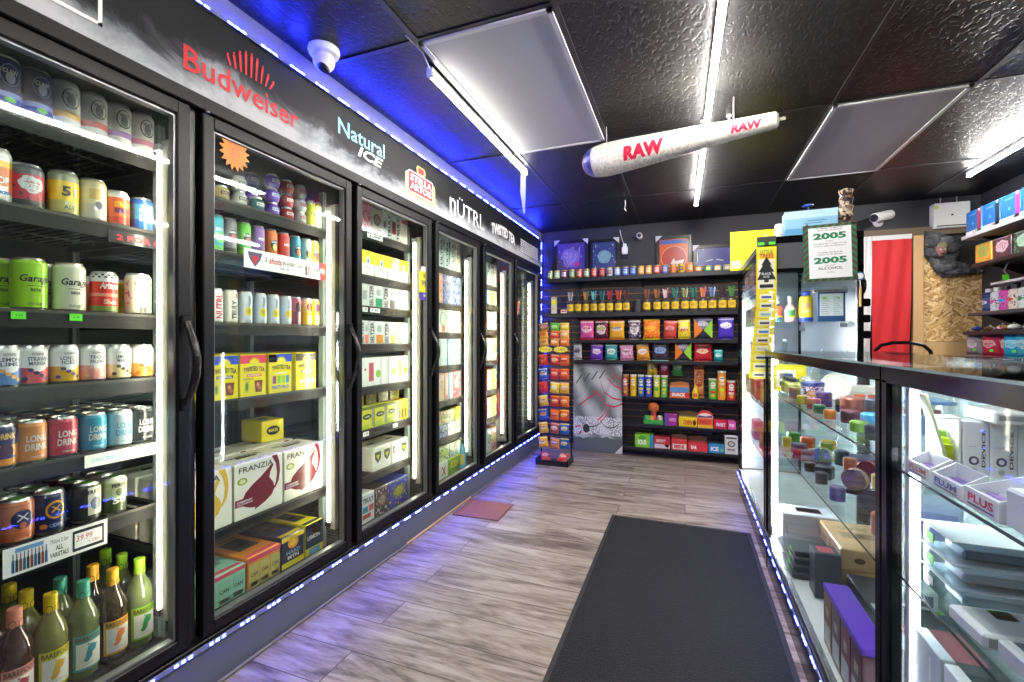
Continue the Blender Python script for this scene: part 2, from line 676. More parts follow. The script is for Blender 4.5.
# dome camera on the soffit above the coolers
DC = onX(319, 55, -1.63)
b = MB().lathe([(.07, 0), (.072, -.012), (.066, -.03), (.05, -.034)], WHITE, 24, (0, 0, 0))
o = single('dome_camera', b, 'white dome security camera under the ceiling above the coolers', 'camera', (-1.6, DC[1], ZC - .001))
part('eyeball', MB().ell((0, 0, -.058), (.05, .05, .05), WHITE, 18, 10), o)
part('lens', MB().lathe([(.028, 0), (.03, .012), (.02, .016)], DARK, 16), o, loc=(.02, -.018, -.1), rot=(PI - .4, .35, 0))


# the inflatable cone hung from the ceiling
def raw_material():
    t = NT('speckled_cream_vinyl')
    n = t.noise(t.coords('Object'), 60, 3)
    t.l(t.ramp(n, [(.35, '#b9b3a0'), (.5, '#d8d3c4'), (.7, '#e6e2d6')]), t.p.inputs['Base Color'])
    t.p.inputs['Roughness'].default_value = .32
    return t.m


RAW = raw_material()
A, B_ = Vector(onZ(583, 166, 2.5)), Vector(onZ(779, 127, 2.5))
B_.y = A.y - .16
A.z, B_.z = 2.505, 2.545
L = (B_ - A).length
d = (B_ - A).normalized()
prof = [(0, 0.0), (.028, .006), (.058, .022), (.083, .055), (.097, .1), (.102, .16), (.1, .24), (.094, .34), (.083, .5), (.07, .7), (.055, .88), (.046, L - .04), (.044, L - .012), (.03, L), (.009, L + .004), (.009, L + .03), (.006, L + .032), (0, L + .033)]
b = MB().lathe(prof, RAW, 28)
o = single('inflatable_cone', b, 'cream inflatable rolling-paper cone with red lettering hung under the ceiling', 'inflatable', A)
o.rotation_mode = 'QUATERNION'
q = d.to_track_quat('Z', 'Y')
o.rotation_quaternion = q
RED = paint('#c4163a', .4)


def cone_r(s):
    for (r0, s0), (r1, s1) in zip([p[:2] for p in prof], [p[:2] for p in prof[1:]]):
        if s0 <= s <= s1:
            return r0 + (r1 - r0) * (s - s0) / max(s1 - s0, 1e-6)
    return .04


qi = q.inverted()
view = qi @ (Vector((0, 0, H)) - (A + B_) / 2)
ang = math.atan2(view.y, view.x)


def cone_text(body, s0, w, h):
    b = MB()
    vs, fs, asp = text_mesh(body, .06, .08)
    vs, fs = cut_text(vs, fs, 12, 14)
    vup = qi @ Vector((0, 0, 1))
    aup = math.atan2(vup.y, vup.x)
    dirn = 1 if math.sin(aup - ang) > 0 else -1
    out = []
    for x, y in vs:
        s = s0 + x * w
        R = cone_r(s) + .0012
        a = ang + dirn * (y * h / R + .12)
        out.append((R * math.cos(a), R * math.sin(a), s))
    b.add(out, fs, RED)
    return b


part('lettering', cone_text('RAW', .41, .24, .088), o, 'large red lettering')
part('lettering', cone_text('RAW', L - .155, .155, .046), o, 'small red lettering')
part('tip_patch', MB().lathe([(.0, -.003), (.03, .004), (.058, .017)], paint('#d2437e', .35), 20, caps=False), o, 'pink printed tip')
part('tip_ring', MB().lathe([(.0595, .0205), (.0845, .053), (.0945, .082)], paint('#3d3f86', .35), 24, caps=False), o, 'dark blue band behind the tip')
for f in (.16, L - .22):
    p = A + d * f
    hang = MB().tube([(0, 0, cone_r(f) - .003), (0, 0, ZC - .008 - p.z)], .0018, WHITE, 5)
    part('hanging_cord', hang, o, loc=qi @ (p - A)).rotation_mode = 'QUATERNION'
for ch in o.children:
    if ch.name.startswith('hanging_cord'):
        ch.rotation_quaternion = qi

# small things under the ceiling
pp = onZ(523, 180, 2.6)
b = MB()
pts = [(0, 0, .115), (.004, -.005, .02), (-.003, .004, -.1), (.006, .01, -.27)]
for i in range(len(pts) - 1):
    p, r = pts[i], pts[i + 1]
    w1, w2 = (.014, .02, .022, .006)[i], (.014, .02, .022, .006)[i + 1]
    b.add([(p[0] - w1, p[1], p[2]), (p[0] + w1, p[1], p[2]), (r[0] + w2, r[1], r[2]), (r[0] - w2, r[1], r[2]),
           (p[0] - w1, p[1] + .003, p[2]), (p[0] + w1, p[1] + .003, p[2]), (r[0] + w2, r[1] + .003, r[2]), (r[0] - w2, r[1] + .003, r[2])],
          [(0, 1, 2, 3), (7, 6, 5, 4), (0, 3, 7, 4), (1, 5, 6, 2)], mat('milky_plastic', '#9aa6d8', .3, alpha=.6))
single('plastic_streamer', b, 'thin translucent plastic strip hanging from the ceiling beside the coolers', 'strip', (pp[0], pp[1], 2.61))
q2 = onZ(625, 205, 2.68)
b = MB().tube([(0, 0, .045), (.006, 0, .01), (-.004, .01, -.03), (.012, .01, -.06)], .004, WHITE, 6)
single('cable_stub', b, 'short white cable end sticking out of the ceiling near the back wall', 'cable', (q2[0], q2[1], 2.68))
for lab, u, v in (('white plastic ceiling hook above the small lettering of the cone', 729, 118), ('white plastic ceiling hook between cone and long tube light', 703, 123)):
    h2 = onZ(u, v, 2.71)
    b = MB().lathe([(.014, .02), (.014, .008), (.005, .006), (.004, -.012), (.008, -.016), (0, -.02)], WHITE, 10)
    single('ceiling_hook', b, lab, 'hook', (h2[0], h2[1], ZC - .021), group='ceiling hooks')

# ------------------------------------------------------------------ floor things
def rug_material():
    t = NT('black_loop_pile')
    co = t.coords('Object')
    v = t.n('TexVoronoi'); v.inputs['Scale'].default_value = 150; t.l(co, v.inputs['Vector'])
    n = t.noise(co, 5, 3)
    n2 = t.noise(co, 170, 2)
    t.l(t.ramp(n2, [(.42, '#060606'), (.6, '#0f0f10'), (.75, '#2e2e31')]), t.p.inputs['Base Color'])
    t.p.inputs['Roughness'].default_value = .9
    t.bump(t.math('SUBTRACT', 1.0, v.outputs['Distance']), .7, .006)
    return t.m


RUG = rug_material()
b = MB().box(-.5, .4, -.6, 3.5, .009, .016, RUG)
o = single('door_mat', b, 'large black loop-pile runner mat lying along the aisle', 'mat', (0, 0, 0))
part('rubber_border', MB().box(-.525, .425, -.65, 3.545, .001, .009, paint('#141416', .6), .003), o, 'flat black rubber edge')


def vent_material():
    t = NT('brown_woven_mat')
    co = t.coords('Object')
    w = t.n('TexWave'); w.bands_direction = 'X'; w.inputs['Scale'].default_value = 22; w.inputs['Distortion'].default_value = .4
    t.l(co, w.inputs['Vector'])
    t.l(t.ramp(w.outputs[0], [(.2, '#6b3f1c'), (.7, '#a3683a')]), t.p.inputs['Base Color'])
    t.p.inputs['Roughness'].default_value = .6
    t.bump(w.outputs[0], .5, .004)
    return t.m


o = single('floor_grille', MB().box(-.165, .165, -.155, .155, .001, .007, vent_material()), 'small brown slatted mat on the wood floor by the coolers', 'mat', (-1.495, 3.3, 0), math.radians(2))
fr = MB()
for a in ((-.19, -.165, -.18, .18), (.165, .19, -.18, .18), (-.165, .165, -.18, -.155), (-.165, .165, .155, .18)):
    fr.box(*a, .001, .009, paint('#7a4e37', .5), .002)
part('frame', fr, o, 'raised brown rim')
# ================================================================== the walk-in cooler
FRAME = mat('black_door_frame', '#0e0f12', .4, spec=.25)
INNER = paint('#2b2e30', .55)
COOLER = empty('walk_in_cooler', 'long black walk-in cooler with six glass doors and a printed canopy', 'cooler', (XL, 0, 0))


def wpart(name, mb, parent=COOLER, label=None):
    """a part given in room coordinates under the cooler"""
    o = part(name, mb, parent, label)
    base = Vector((XL, 0, 0))
    o.location = (-base) if parent is COOLER else (0, 0, 0)
    return o


DOORS = [(.33, 1.158), (1.206, 2.035), (2.078, 2.886), (2.945, 3.716), (3.802, 4.586), (4.646, 5.5)]
MULL = [.306, 1.182, 2.056, 2.915, 3.759, 4.616, 5.54]


def smoke_material():
    t = NT('canopy_graphic_of_white_smoke')
    co = t.coords('Object')
    sp = t.n('SeparateXYZ'); t.l(co, sp.inputs[0])
    n = t.noise(t.coords('Object', (1, 1, 1.5)), 3.2, 6, .62, .5)
    n2 = t.noise(t.coords('Object', (1, .8, 1)), 1.1, 2)
    hgt = t.math('DIVIDE', t.math('SUBTRACT', sp.outputs[2], 2.28), .3)
    d = t.math('SUBTRACT', t.math('ADD', t.math('MULTIPLY', n, 1.15), t.math('MULTIPLY', n2, .55)), t.math('ADD', t.math('MULTIPLY', hgt, 1.05), .12))
    c = t.ramp(d, [(.2, '#121316'), (.34, '#3c3e42'), (.46, '#85888d'), (.68, '#b9bbc0')])
    t.l(c, t.p.inputs['Base Color']); t.p.inputs['Roughness'].default_value = .55; t.p.inputs['Specular IOR Level'].default_value = .25
    return t.m


CAN_FACE = XL + .002
b = MB().box(XL - .12, XL, -.6, 5.55, 2.283, 2.612, smoke_material())
canopy = wpart('canopy', b, label='black canopy printed with white smoke and drink names')
wpart('header_rail', MB().box(XL - .1, XL + .006, -.6, 5.55, 2.228, 2.282, FRAME, .004))
wpart('sill', MB().box(XL - .16, XL + .004, -.6, 5.55, .16, .2, FRAME, .003))
b = MB().box(XL - 1.5, XL - .16, -.6, 5.55, .05, .118, paint('#3a3c3d', .6))
wpart('cooler_floor', b)
wpart('side_wall', MB().box(XL - 1.4, XL - .13, -.62, -.6, .16, 2.3, INNER))
wpart('side_wall', MB().box(XL - 1.4, XL, 5.553, 5.57, 0, 2.6, INNER))
LIGHT = led('warm_white_cooler_light', '#fff3da', 22.0)
for i, y in enumerate(MULL):
    wpart('mullion', MB().box(XL - .09, XL - .052, y - .026, y + .026, .2, 2.228, FRAME).box(XL - .052, XL - .03, y - .012, y + .012, .2, 2.228, BLACK))
    if i:
        wpart('light_tube', MB().tube([(XL - .135, y - .045, .34), (XL - .135, y - .045, 2.06)], .0115, LIGHT, 10))
        wpart('light_bracket', MB().box(XL - .125, XL - .09, y - .05, y - .024, .3, 2.1, paint('#c8c6bc', .4)).box(XL - .15, XL - .12, y - .062, y - .028, 2.062, 2.085, WHITE).box(XL - .15, XL - .12, y - .062, y - .028, .315, .338, DARK))

GASK = mat('gasket_grey', '#8d9094', .3, .6)


def arc_handle():
    b = MB()
    pts = []
    for i in range(13):
        a = i / 12
        pts.append((.012 + .052 * math.sin(PI * a), 0, -.15 + .3 * a))
    b.tube(pts, [.011 + .004 * math.sin(PI * i / 12) for i in range(13)], mat('handle_black', '#1d1e21', .25), 10)
    b.box(-.001, .014, -.016, .016, -.175, -.125, FRAME, .003).box(-.001, .014, -.016, .016, .125, .175, FRAME, .003)
    return b


HANDLE = arc_handle().mesh('handle')
for i, (y0, y1) in enumerate(DOORS):
    w = .046
    x0, x1 = XL - .048, XL
    z0, z1 = .206, 2.222
    b = MB().box(x0, x1, y0, y0 + w, z0, z1, FRAME, .004).box(x0, x1, y1 - w, y1, z0, z1, FRAME, .004)
    b.box(x0, x1, y0 + w - .003, y1 - w + .003, z0, z0 + .05, FRAME, .004).box(x0, x1, y0 + w - .003, y1 - w + .003, z1 - .05, z1, FRAME, .004)
    dr = wpart('door', b)
    g = MB()
    e = .007
    for a in ((y0 + w, y0 + w + e, z0 + .05, z1 - .05), (y1 - w - e, y1 - w, z0 + .05, z1 - .05), (y0 + w, y1 - w, z0 + .05, z0 + .05 + e), (y0 + w, y1 - w, z1 - .05 - e, z1 - .05)):
        g.box(XL - .04, XL - .012, a[0], a[1], a[2], a[3], GASK)
    wpart('gasket', g, dr)
    wpart('pane', MB().box(XL - .027, XL - .023, y0 + w, y1 - w, z0 + .05, z1 - .05, GLASS), dr)
    wpart('hinge', MB().tube([(XL + .004, y0 + .014, z1 + .001), (XL + .004, y0 + .014, z1 + .006)], .009, ALU, 8), dr)
    hd = link('handle', HANDLE, dr, (XL, y1 - .022, 1.265), (0, 0, 0))

# shelves: wire decks with a price rail, uprights at both ends
SHELF_Z = [
    [2.052, 1.764, 1.441, 1.2, .954, .713, .178],
    [1.977, 1.742, 1.423, 1.077, .508, .146],
    [2.05, 1.766, 1.566, 1.32, 1.043, .765, .469, .15],
    [1.964, 1.66, 1.411, 1.126, .828, .508, .158],
    [1.924, 1.72, 1.454, 1.131, .818, .526, .161],
    [],
]
RAIL = mat('shelf_rail', '#161616', .6, spec=.3)
WIRE = mat('black_wire', '#1f2022', .45)
SHX = -1.925
SHD = .62
for i, zs in enumerate(SHELF_Z):
    ya, yb = MULL[i] + .032, MULL[i + 1] - .001
    for z in zs:
        low = z < .2
        b = MB().box(SHX - .004, SHX, ya, yb, z - (.016 if low else .05), z + .006, RAIL)
        b.box(SHX, SHX + .003, ya, yb, z - .004, z + .006, mat('rail_edge', '#3f3d38', .5, .3))
        for dx in (.0, .2, .41, .6):
            b.box(SHX - dx - .012, SHX - dx - .004, ya, yb, z - .012, z - .005, WIRE)
        n = 26
        for q in range(n):
            y = ya + (yb - ya) * (q + .5) / n
            b.box(SHX - SHD, SHX - .003, y - .003, y + .003, z - .005, z, WIRE)
        for yy in (ya, yb):
            b.box(SHX - SHD, SHX, yy - .008, yy + .008, z - .03, z - .002, WIRE)
        wpart('shelf', b)
    for yy in (ya - .012, yb + .007):
        for dx in (.03, .6):
            wpart('shelf_upright', MB().box(SHX - dx - .02, SHX - dx + .012, yy - .006, yy + .006, .16, 2.2, paint('#6f7b78', .5)))

# printing on the canopy, facing the aisle
FX = CAN_FACE


def ctext(name, body, y0, y1, zc, h, m, bold=0.0, shear=0.0, arch=0.0, tilt=0.0, label=None):
    b = MB().text(body, y1 - y0, h, (FX + .001, (y0 + y1) / 2, zc), m, right=(0, 1, tilt), bold=bold, shear=shear, arch=arch)
    return wpart(name, b, canopy, label)


CRED = paint('#c81f2b', .55); ICE = paint('#8fd0ea', .5); CW = paint('#f2f2f2', .5)
ctext('lettering', 'Budweiser', 1.13, 1.66, 2.392, .092, CRED, bold=.012, label='red lettering')
b = MB()
for k2 in range(9):
    y = 1.315 + .186 * k2 / 8
    hh = .06 + .035 * math.cos((k2 - 4) * .6)
    b.prism([(FX, y - .004, 2.46), (FX, y + .004, 2.46), (FX, y + .009 + (k2 - 4) * .004, 2.46 + hh), (FX, y - .003 + (k2 - 4) * .004, 2.46 + hh)], (.001, 0, 0), CRED)
    b.ell((FX + .001, y + .003 + (k2 - 4) * .004, 2.466 + hh), (.001, .005, .005), CRED, 8, 4)
wpart('crown_emblem', b, canopy, 'red crown')
ctext('lettering', 'Natural', 1.925, 2.325, 2.494, .085, ICE, bold=.012, tilt=.02, label='light blue lettering')
ctext('lettering', 'ICE', 2.08, 2.31, 2.416, .06, CW, bold=.03, shear=.25, label='white slanted lettering')
# emblem with a horn above a red shield of three lines
b = MB()
gold = paint('#d9b36a', .35)


def shield(y0, y1, z0, z1, r, off, m):
    pts = []
    for (cy, cz, a0) in ((y0 + r, z0 + r, 180), (y1 - r, z0 + r, 270), (y1 - r, z1 - r, 0), (y0 + r, z1 - r, 90)):
        for s2 in range(5):
            a = math.radians(a0 + 22.5 * s2)
            pts.append((FX + off, cy + r * math.cos(a), cz + r * math.sin(a)))
    return pts


b.prism(shield(2.545, 2.925, 2.325, 2.475, .03, 0, gold), (.001, 0, 0), gold)
b.prism(shield(2.575, 2.895, 2.345, 2.49, .02, .001, CW), (.0008, 0, 0), CW)
b.prism(shield(2.582, 2.888, 2.351, 2.483, .02, .0018, CRED), (.0008, 0, 0), CRED)
b.prism(shield(2.68, 2.79, 2.49, 2.55, .02, 0, gold), (.001, 0, 0), gold)
b.prism(shield(2.7, 2.77, 2.5, 2.54, .015, .001, CRED), (.001, 0, 0), CRED)
wpart('shield_emblem', b, canopy, 'red shield with a gold border')
ctext('lettering', 'STELLA', 2.6, 2.87, 2.445, .045, CW, bold=.03).location.x += .003
ctext('lettering', 'ARTOIS', 2.6, 2.87, 2.39, .045, CW, bold=.03).location.x += .003
b = MB().text('n', .1, .125, (FX + .001, 3.2, 2.41), CW, right=(0, 1, 0)).text('\u00dcTRL', .53, .165, (FX + .001, 3.535, 2.43), CW, right=(0, 1, 0))
wpart('lettering', b, canopy, 'thin white lettering')
ctext('lettering', 'TWISTED TEA', 3.97, 4.61, 2.415, .105, CW, bold=.06, arch=.03, label='white arched lettering')
b = MB()
random.seed(3)
for r_ in range(7):
    y = 4.79
    while y < 5.4:
        w = random.uniform(.02, .06)
        b.prism([(FX, y, 2.345 + .021 * r_), (FX, min(y + w, 5.42), 2.345 + .021 * r_), (FX, min(y + w, 5.42), 2.358 + .021 * r_), (FX, y, 2.358 + .021 * r_)], (.001, 0, 0), paint('#e4e5ea', .4))
        y += w + .012
wpart('fine_print', b, canopy, 'block of small white print')
# outlined square with a cut-off sign near the front end
y0, y1 = onX(58, 2, XL)[1] - .22, onX(98, 0, XL)[1] + .01
zb = onX(92, 22, XL)[2]
b = MB()
wd = .011
for a in ((y0, y1, zb, zb + wd), (y0, y1, zb + .24, zb + .24 + wd), (y0, y0 + wd, zb, zb + .24), (y1 - wd, y1, zb, zb + .24)):
    b.prism([(FX, a[0], a[2]), (FX, a[1], a[2]), (FX, a[1], a[3]), (FX, a[0], a[3])], (.001, 0, 0), CW)
wpart('outline_emblem', b, canopy, 'white outlined square')
ctext('lettering', 'Z', y0 + .05, y1 - .1, zb + .125, .17, CW, bold=.05)

# LED strips: rows of chips on a clear channel
CHIP_T = led('led_chip_top', '#2432ff', 330.0)
CHIP_B = led('led_chip_base', '#2836ff', 150.0)
CHAN = mat('led_channel', '#8d93b4', .25, .3)


def led_strip(label, pts, normal, chip, step=.034, size=.006, groups=3, w=.01, name='led_strip'):
    """LED chips in groups along a line from pts[0] to pts[1]"""
    a, c = Vector(pts[0]), Vector(pts[1])
    n = Vector(normal).normalized()
    d = (c - a).normalized(); s2 = d.cross(n)
    L = (c - a).length
    b = MB()
    q = [a + s2 * w, a - s2 * w, c - s2 * w, c + s2 * w]
    b.prism(q, n * .004, CHAN)
    k = 0; x = .02
    ch = MB()
    while x < L - .01:
        p = a + d * x + n * .0042
        for e in [0]:
            vs = [p + d * size + s2 * size * .7, p - d * size + s2 * size * .7, p - d * size - s2 * size * .7, p + d * size - s2 * size * .7]
            ch.prism(vs, n * .002, chip)
        k += 1
        x += step * (1.6 if groups and k % groups == 0 else .5)
    o = single(name, b, label, 'LED strip')
    part('diodes', ch, o, 'glowing blue-white diodes')['kind'] = 'stuff'
    return o


led_strip('blue LED strip along the top edge of the cooler canopy', [(XL + .001, .2, 2.626), (XL + .001, 5.5, 2.626)], (1, 0, .9), CHIP_T, step=.06, size=.008)
led_strip('blue LED strip along the base of the cooler doors', [(XL + .007, .3, .178), (XL + .007, 5.5, .178)], (1, 0, -.2), CHIP_B, step=.05)
led_strip('blue LED strip running down the far end of the coolers', [(XL + .002, 5.562, 2.6), (XL + .002, 5.562, .2)], (1, 0, 0), CHIP_T, step=.06)
# ================================================================== drinks in the cooler
R90 = PI / 2
TABG = mat('green_tab', '#5fae3c', .35, .3)


def can_kind(r, h, bands, prints=(), tab=SILVER, top=SILVER, name='beverage_can', cat='can', n=18):
    prof = [(r * .74, 0, SILVER), (r * .9, .004, SILVER), (r * .99, .012, bands[0][1]), (r, .016, bands[0][1])]
    zb, zt = .016, h - .016
    for (f, m) in bands[1:]:
        prof.append((r, zb + (zt - zb) * f, m))
    prof += [(r, zt, bands[-1][1]), (r * .9, h - .006, SILVER), (r * .82, h, SILVER)]
    b = MB().lathe(prof, SILVER, n, caps=False)
    b.lathe([(0, .002), (r * .74, 0)], SILVER, n, caps=False)
    pr = MB()
    for q in prints:
        if q[0] == 't':
            pr.text(q[1], q[3], q[4], (0, 0, h * q[2]), q[5], wrap=r, bold=q[6] if len(q) > 6 else .02, vert=len(q) > 7 and q[7] == 'v', shear=.2 if len(q) > 7 and q[7] == 'i' else 0)
        elif q[0] == 'd':
            pr.disc(q[1], q[2], h * q[3], r, q[4], off=q[5] if len(q) > 5 else .0003, cx=q[6] if len(q) > 6 else 0)
        elif q[0] == 'p':
            pr.patch(q[1], h * q[2], h * q[3], r, q[4], q[5] if len(q) > 5 else 0)
    parts = [('lid', MB().lathe([(r * .82, h), (r * .83, h + .002), (r * .79, h + .0015), (r * .76, h - .003), (0, h - .003)], top, n, caps=False)),
             ('pull_tab', MB().box(-r * .34, r * .34, -r * .5, r * .3, h - .002, h, tab, .0008))]
    if prints:
        parts.append(('lettering', pr))
    return Kind(name, cat, b, parts)


def cool(kind, u, z, label, back=0.0, half=.04, group=None, dy=0.0, plain=False, rz=0.0, X=None, front=False):
    """put a product on a cooler shelf where it shows at picture column u"""
    Xc = (SHX - .006 - half) if X is None else X
    y = onX(u, 340, SHX - .006 if front else Xc)[1] + dy
    for m in MULL[1:] if not front else []:
        if abs(y - m) < half + .003:
            y = m - half - .003
    return kind.put(label, (Xc - back, y, z + .001), R90 + rz, group, plain=plain)


def C(x, rough=.28):
    return paint(x, rough, .3)


NAVY, CREAM, INK = C('#1d2760'), C('#d8d3bb'), C('#26282d')
CW_ = C('#e4e6e3')


def claw(c):
    return can_kind(.039, .166, [(0, CW_), (.2, C(c)), (.36, CW_)],
                    [('d', .024, .034, .66, C('#50545a')), ('d', .021, .031, .66, CW_, .0006), ('t', 'WHITE', .74, .03, .012, INK), ('d', .012, .02, .62, C('#8b8f93'), .0009), ('t', 'CLAW', .5, .03, .01, INK), ('t', 'HARD SELTZER', .12, .034, .006, INK)])


Z = [z + .0 for z in SHELF_Z[0]]
NC = 'of the nearest cooler door'
blue_claw = can_kind(.039, .166, [(0, C('#3545b4')), (.18, C('#7f8ad6')), (.3, NAVY)],
                     [('d', .024, .034, .66, C('#8ea0c4')), ('d', .021, .031, .66, NAVY, .0006), ('t', 'CLAW', .72, .034, .014, CW_), ('d', .011, .018, .6, C('#aeb9d2'), .0009), ('d', .014, .008, .2, C('#5fc14c'))])
for u, k, d in ((4, blue_claw, 'tall dark blue can with a white ring emblem, front-end side of the top shelf'), (36, blue_claw, 'tall dark blue can beside the white gold-banded can on the top shelf'),
                (65, claw('#dca32c'), 'tall white can with a gold band on the top shelf'), (93, claw('#d2574a'), 'tall white can with a red band on the top shelf'),
                (118, claw('#8f66b0'), 'tall white can with a purple band on the top shelf'), (142, claw('#d27d9d'), 'tall white can with a pink band at the end of the top shelf')):
    cool(k, u, Z[0], d + (', nearest door' if len(d.split()) < 14 else ''))
for u, k, d in ((22, blue_claw, 'dark blue can in second row behind the two front blue cans, top shelf'), (52, claw('#dca32c'), 'white gold-banded can in second row behind the front one, top shelf'),
                (80, claw('#d2574a'), 'white red-banded can in second row behind the front one, top shelf')):
    cool(k, u, Z[0], d, back=.09, plain=True, X=-1.97 - 0)

# second shelf
pat = pack('#30343c', '#c8cfd4', '#b6374a', 3, busy=.75)
k51 = can_kind(.04, .15, [(0, C('#b9b56a')), (.3, C('#e3c22c')), (.85, C('#8c9078'))], [('t', '51', .55, .04, .034, INK, .04), ('t', 'ALE', .2, .03, .014, INK)])
for u, k, d, dz in ((-6, can_kind(.038, .166, [(0, C('#c9cbc4')), (.12, C('#d9702d')), (.7, C('#e8b92f')), (.85, C('#d9d9d3'))], [('t', 'HOP', .42, .04, .022, CW_), ('d', .03, .006, .2, C('#3b73ad'))]), 'orange and yellow tall can at the near end of the second shelf', 0),
                 (26, can_kind(.042, .14, [(0, C('#2b2d33')), (.1, pat), (.85, C('#5d5f66'))], [('t', 'FUZZ', .5, .045, .02, C('#cfe0e4'))]), 'black can covered in red and white pattern on the second shelf', 0),
                 (63, k51, 'yellow can with a bold black number on the second shelf', 0),
                 (92.5, can_kind(.039, .15, [(0, C('#bfc0b6')), (.4, C('#d7d2ac')), (.9, C('#c7bc92'))], [('d', .012, .014, .4, C('#6d7175')), ('p', .03, .52, .78, C('#c5ab62'), -.012)]), 'cream can with a small grey bird mark on the second shelf', 0),
                 (117, can_kind(.037, .131, [(0, C('#c9512a')), (.2, C('#e0632f')), (.92, C('#c6cacb'))], [('t', 'STRAW', .62, .05, .02, C('#f2d23c'), .03), ('t', 'BERRY', .45, .05, .018, C('#352a66'), .03), ('p', .05, .1, .28, C('#b93a22'))]), 'orange can with yellow lettering on the second shelf', 0),
                 (142, can_kind(.037, .128, [(0, C('#2d68b8')), (.3, C('#3f9cd0')), (.9, C('#315da8'))], [('p', .05, .3, .7, pack('#3b7fc4', '#62c8d2', '#e8eef0', 5, busy=.6)), ('t', 'WAVE', .75, .04, .014, CW_)]), 'blue can with turquoise print at the end of the second shelf', 0)):
    cool(k, u, Z[1], d + (', nearest door' if len(d.split()) < 14 else ''))
for u, c, d in ((48, '#a9ad9d', 'pale grey-green'), (78, '#b3a04d', 'dull gold'), (103, '#9c5a49', 'rusty red')):
    cool(can_kind(.037, .13, [(0, C(c)), (.9, C('#9a9da0'))]), u, Z[1], d + ' can standing in the second row of the second shelf, nearest door', back=.085, X=-1.97)

# third shelf: large cans
lime, pale = C('#93c92c'), C('#c9cdb8')


def garage(c):
    return can_kind(.043, .168, [(0, c), (.97, c)], [('t', 'Garage', .6, .075, .03, INK, .02, 'i'), ('p', .05, .475, .485, INK, .004), ('t', 'BEER', .4, .026, .009, INK), ('t', 'LIGHT & DRY', .14, .038, .008, C('#555b50')), ('p', .022, .74, .82, INK, .05)], top=mat('tan_lid', '#b8a37c', .35, .5))


chk = pack('#c9302c', '#d9503a', '#f0e6dd', 2, busy=.3, ew=.5, eh=.22, cy=.4)
ari = can_kind(.04, .152, [(0, C('#7d8a4a')), (.12, C('#c52f2b')), (.4, C('#d7917c')), (.5, C('#cc332d')), (.84, C('#e8e8e8'))],
               [('t', 'Arizona', .68, .06, .024, CW_, .03, 'i'), ('t', 'Shot', .3, .04, .018, C('#f0d8c0'))] + [('p', .008, .86 + .05 * (j % 2), .9 + .05 * (j % 2), INK, -.05 + .009 * j) for j in range(12)])
flo = can_kind(.042, .16, [(0, C('#c8cfb9')), (.03, pack('#cfd8c2', '#dfe3d6', '#b26a86', 4, busy=.45))], [('p', .03, .12, .8, C('#a9c39a'), .02), ('p', .022, .06, .2, C('#50564c'), -.004)])
cool(garage(lime), 29, Z[2], 'lime green can with black script lettering, front of third shelf, nearest door', half=.045)
cool(garage(lime), 12, Z[2], 'lime green can half hidden behind the front lime can, third shelf', back=.095, dy=.0, half=.045)
cool(garage(pale), 69, Z[2], 'pale green-white can with black script lettering, front of third shelf', half=.045)
cool(garage(pale), 57, Z[2], 'pale can peeking out behind the front pale script can, third shelf', back=.092, half=.045, plain=False)
cool(ari, 104, Z[2], 'red can with a checkered band round its top on the third shelf', half=.045)
cool(flo, 138, Z[2], 'pale green can with pink flowers on the third shelf, nearest door', half=.045)
cool(can_kind(.04, .14, [(0, C('#a6ad2c')), (.9, C('#c9c23e'))], [('t', 'LEMON', .5, .04, .016, INK)]), 151, Z[2], 'yellow-green can behind the flowered can on the third shelf', back=.1, half=.045, dy=.0)
for u, c, d in ((4, '#4d5748', 'dull green can in back row behind lime cans on third shelf'), (86, '#8d9088', 'grey can in back row behind the pale cans on third shelf'), (112, '#a8453c', 'dark red can in back row behind the checkered can, third shelf')):
    cool(can_kind(.04, .15, [(0, C(c)), (.9, C('#9a9da0'))]), u, Z[2], d, back=.19, half=.045)

# fourth shelf: six flavours, four deep
F4 = [(4, '#4f79b4', '#e0a24c', 'LEMON', 'LIME', 'white and blue'), (32, '#c94a4a', '#3b2b5c', 'STRAWB', 'MARGA', 'white and red'), (64, '#d3ab24', '#55486e', 'LONG IS', 'ICED', 'white and yellow'),
      (92, '#dd9a94', '#e7b5a4', 'TEQUI', 'PALOMA', 'white and pink'), (118.5, '#d8cd96', '#4d4a3a', 'LEMON DR', 'MARTINI', 'white and cream'), (143, '#d38a3d', '#9b5a26', 'VODKA', 'CRUSH', 'white and orange')]
for u, c, c2, t1, t2, d in F4:
    k = can_kind(.037, .13, [(0, C(c)), (.46, C('#dfe1e2')), (.95, C('#dfe1e2'))],
                 [('t', 'CUTWATER', .8, .03, .007, INK), ('t', t1, .68, .048, .013, C('#3a3f5e'), .02), ('t', t2, .57, .042, .012, C('#3a3f5e'), .02)] +
                 [('d', .007, .006, .2 + .07 * ((j * 3) % 4), C(c2), .0006, -.03 + .013 * j) for j in range(5)] + [('d', .02, .012, .46, C('#dfe1e2'), .0005)])
    for r_ in range(4):
        cool(k, u, Z[3], '%s can%s, fourth shelf, nearest door' % (d + ('' if r_ else ' cocktail'), ' at the shelf front' if r_ == 0 else ' in the %s row from the front' % ORD[r_]), back=.081 * r_, plain=r_ > 0)

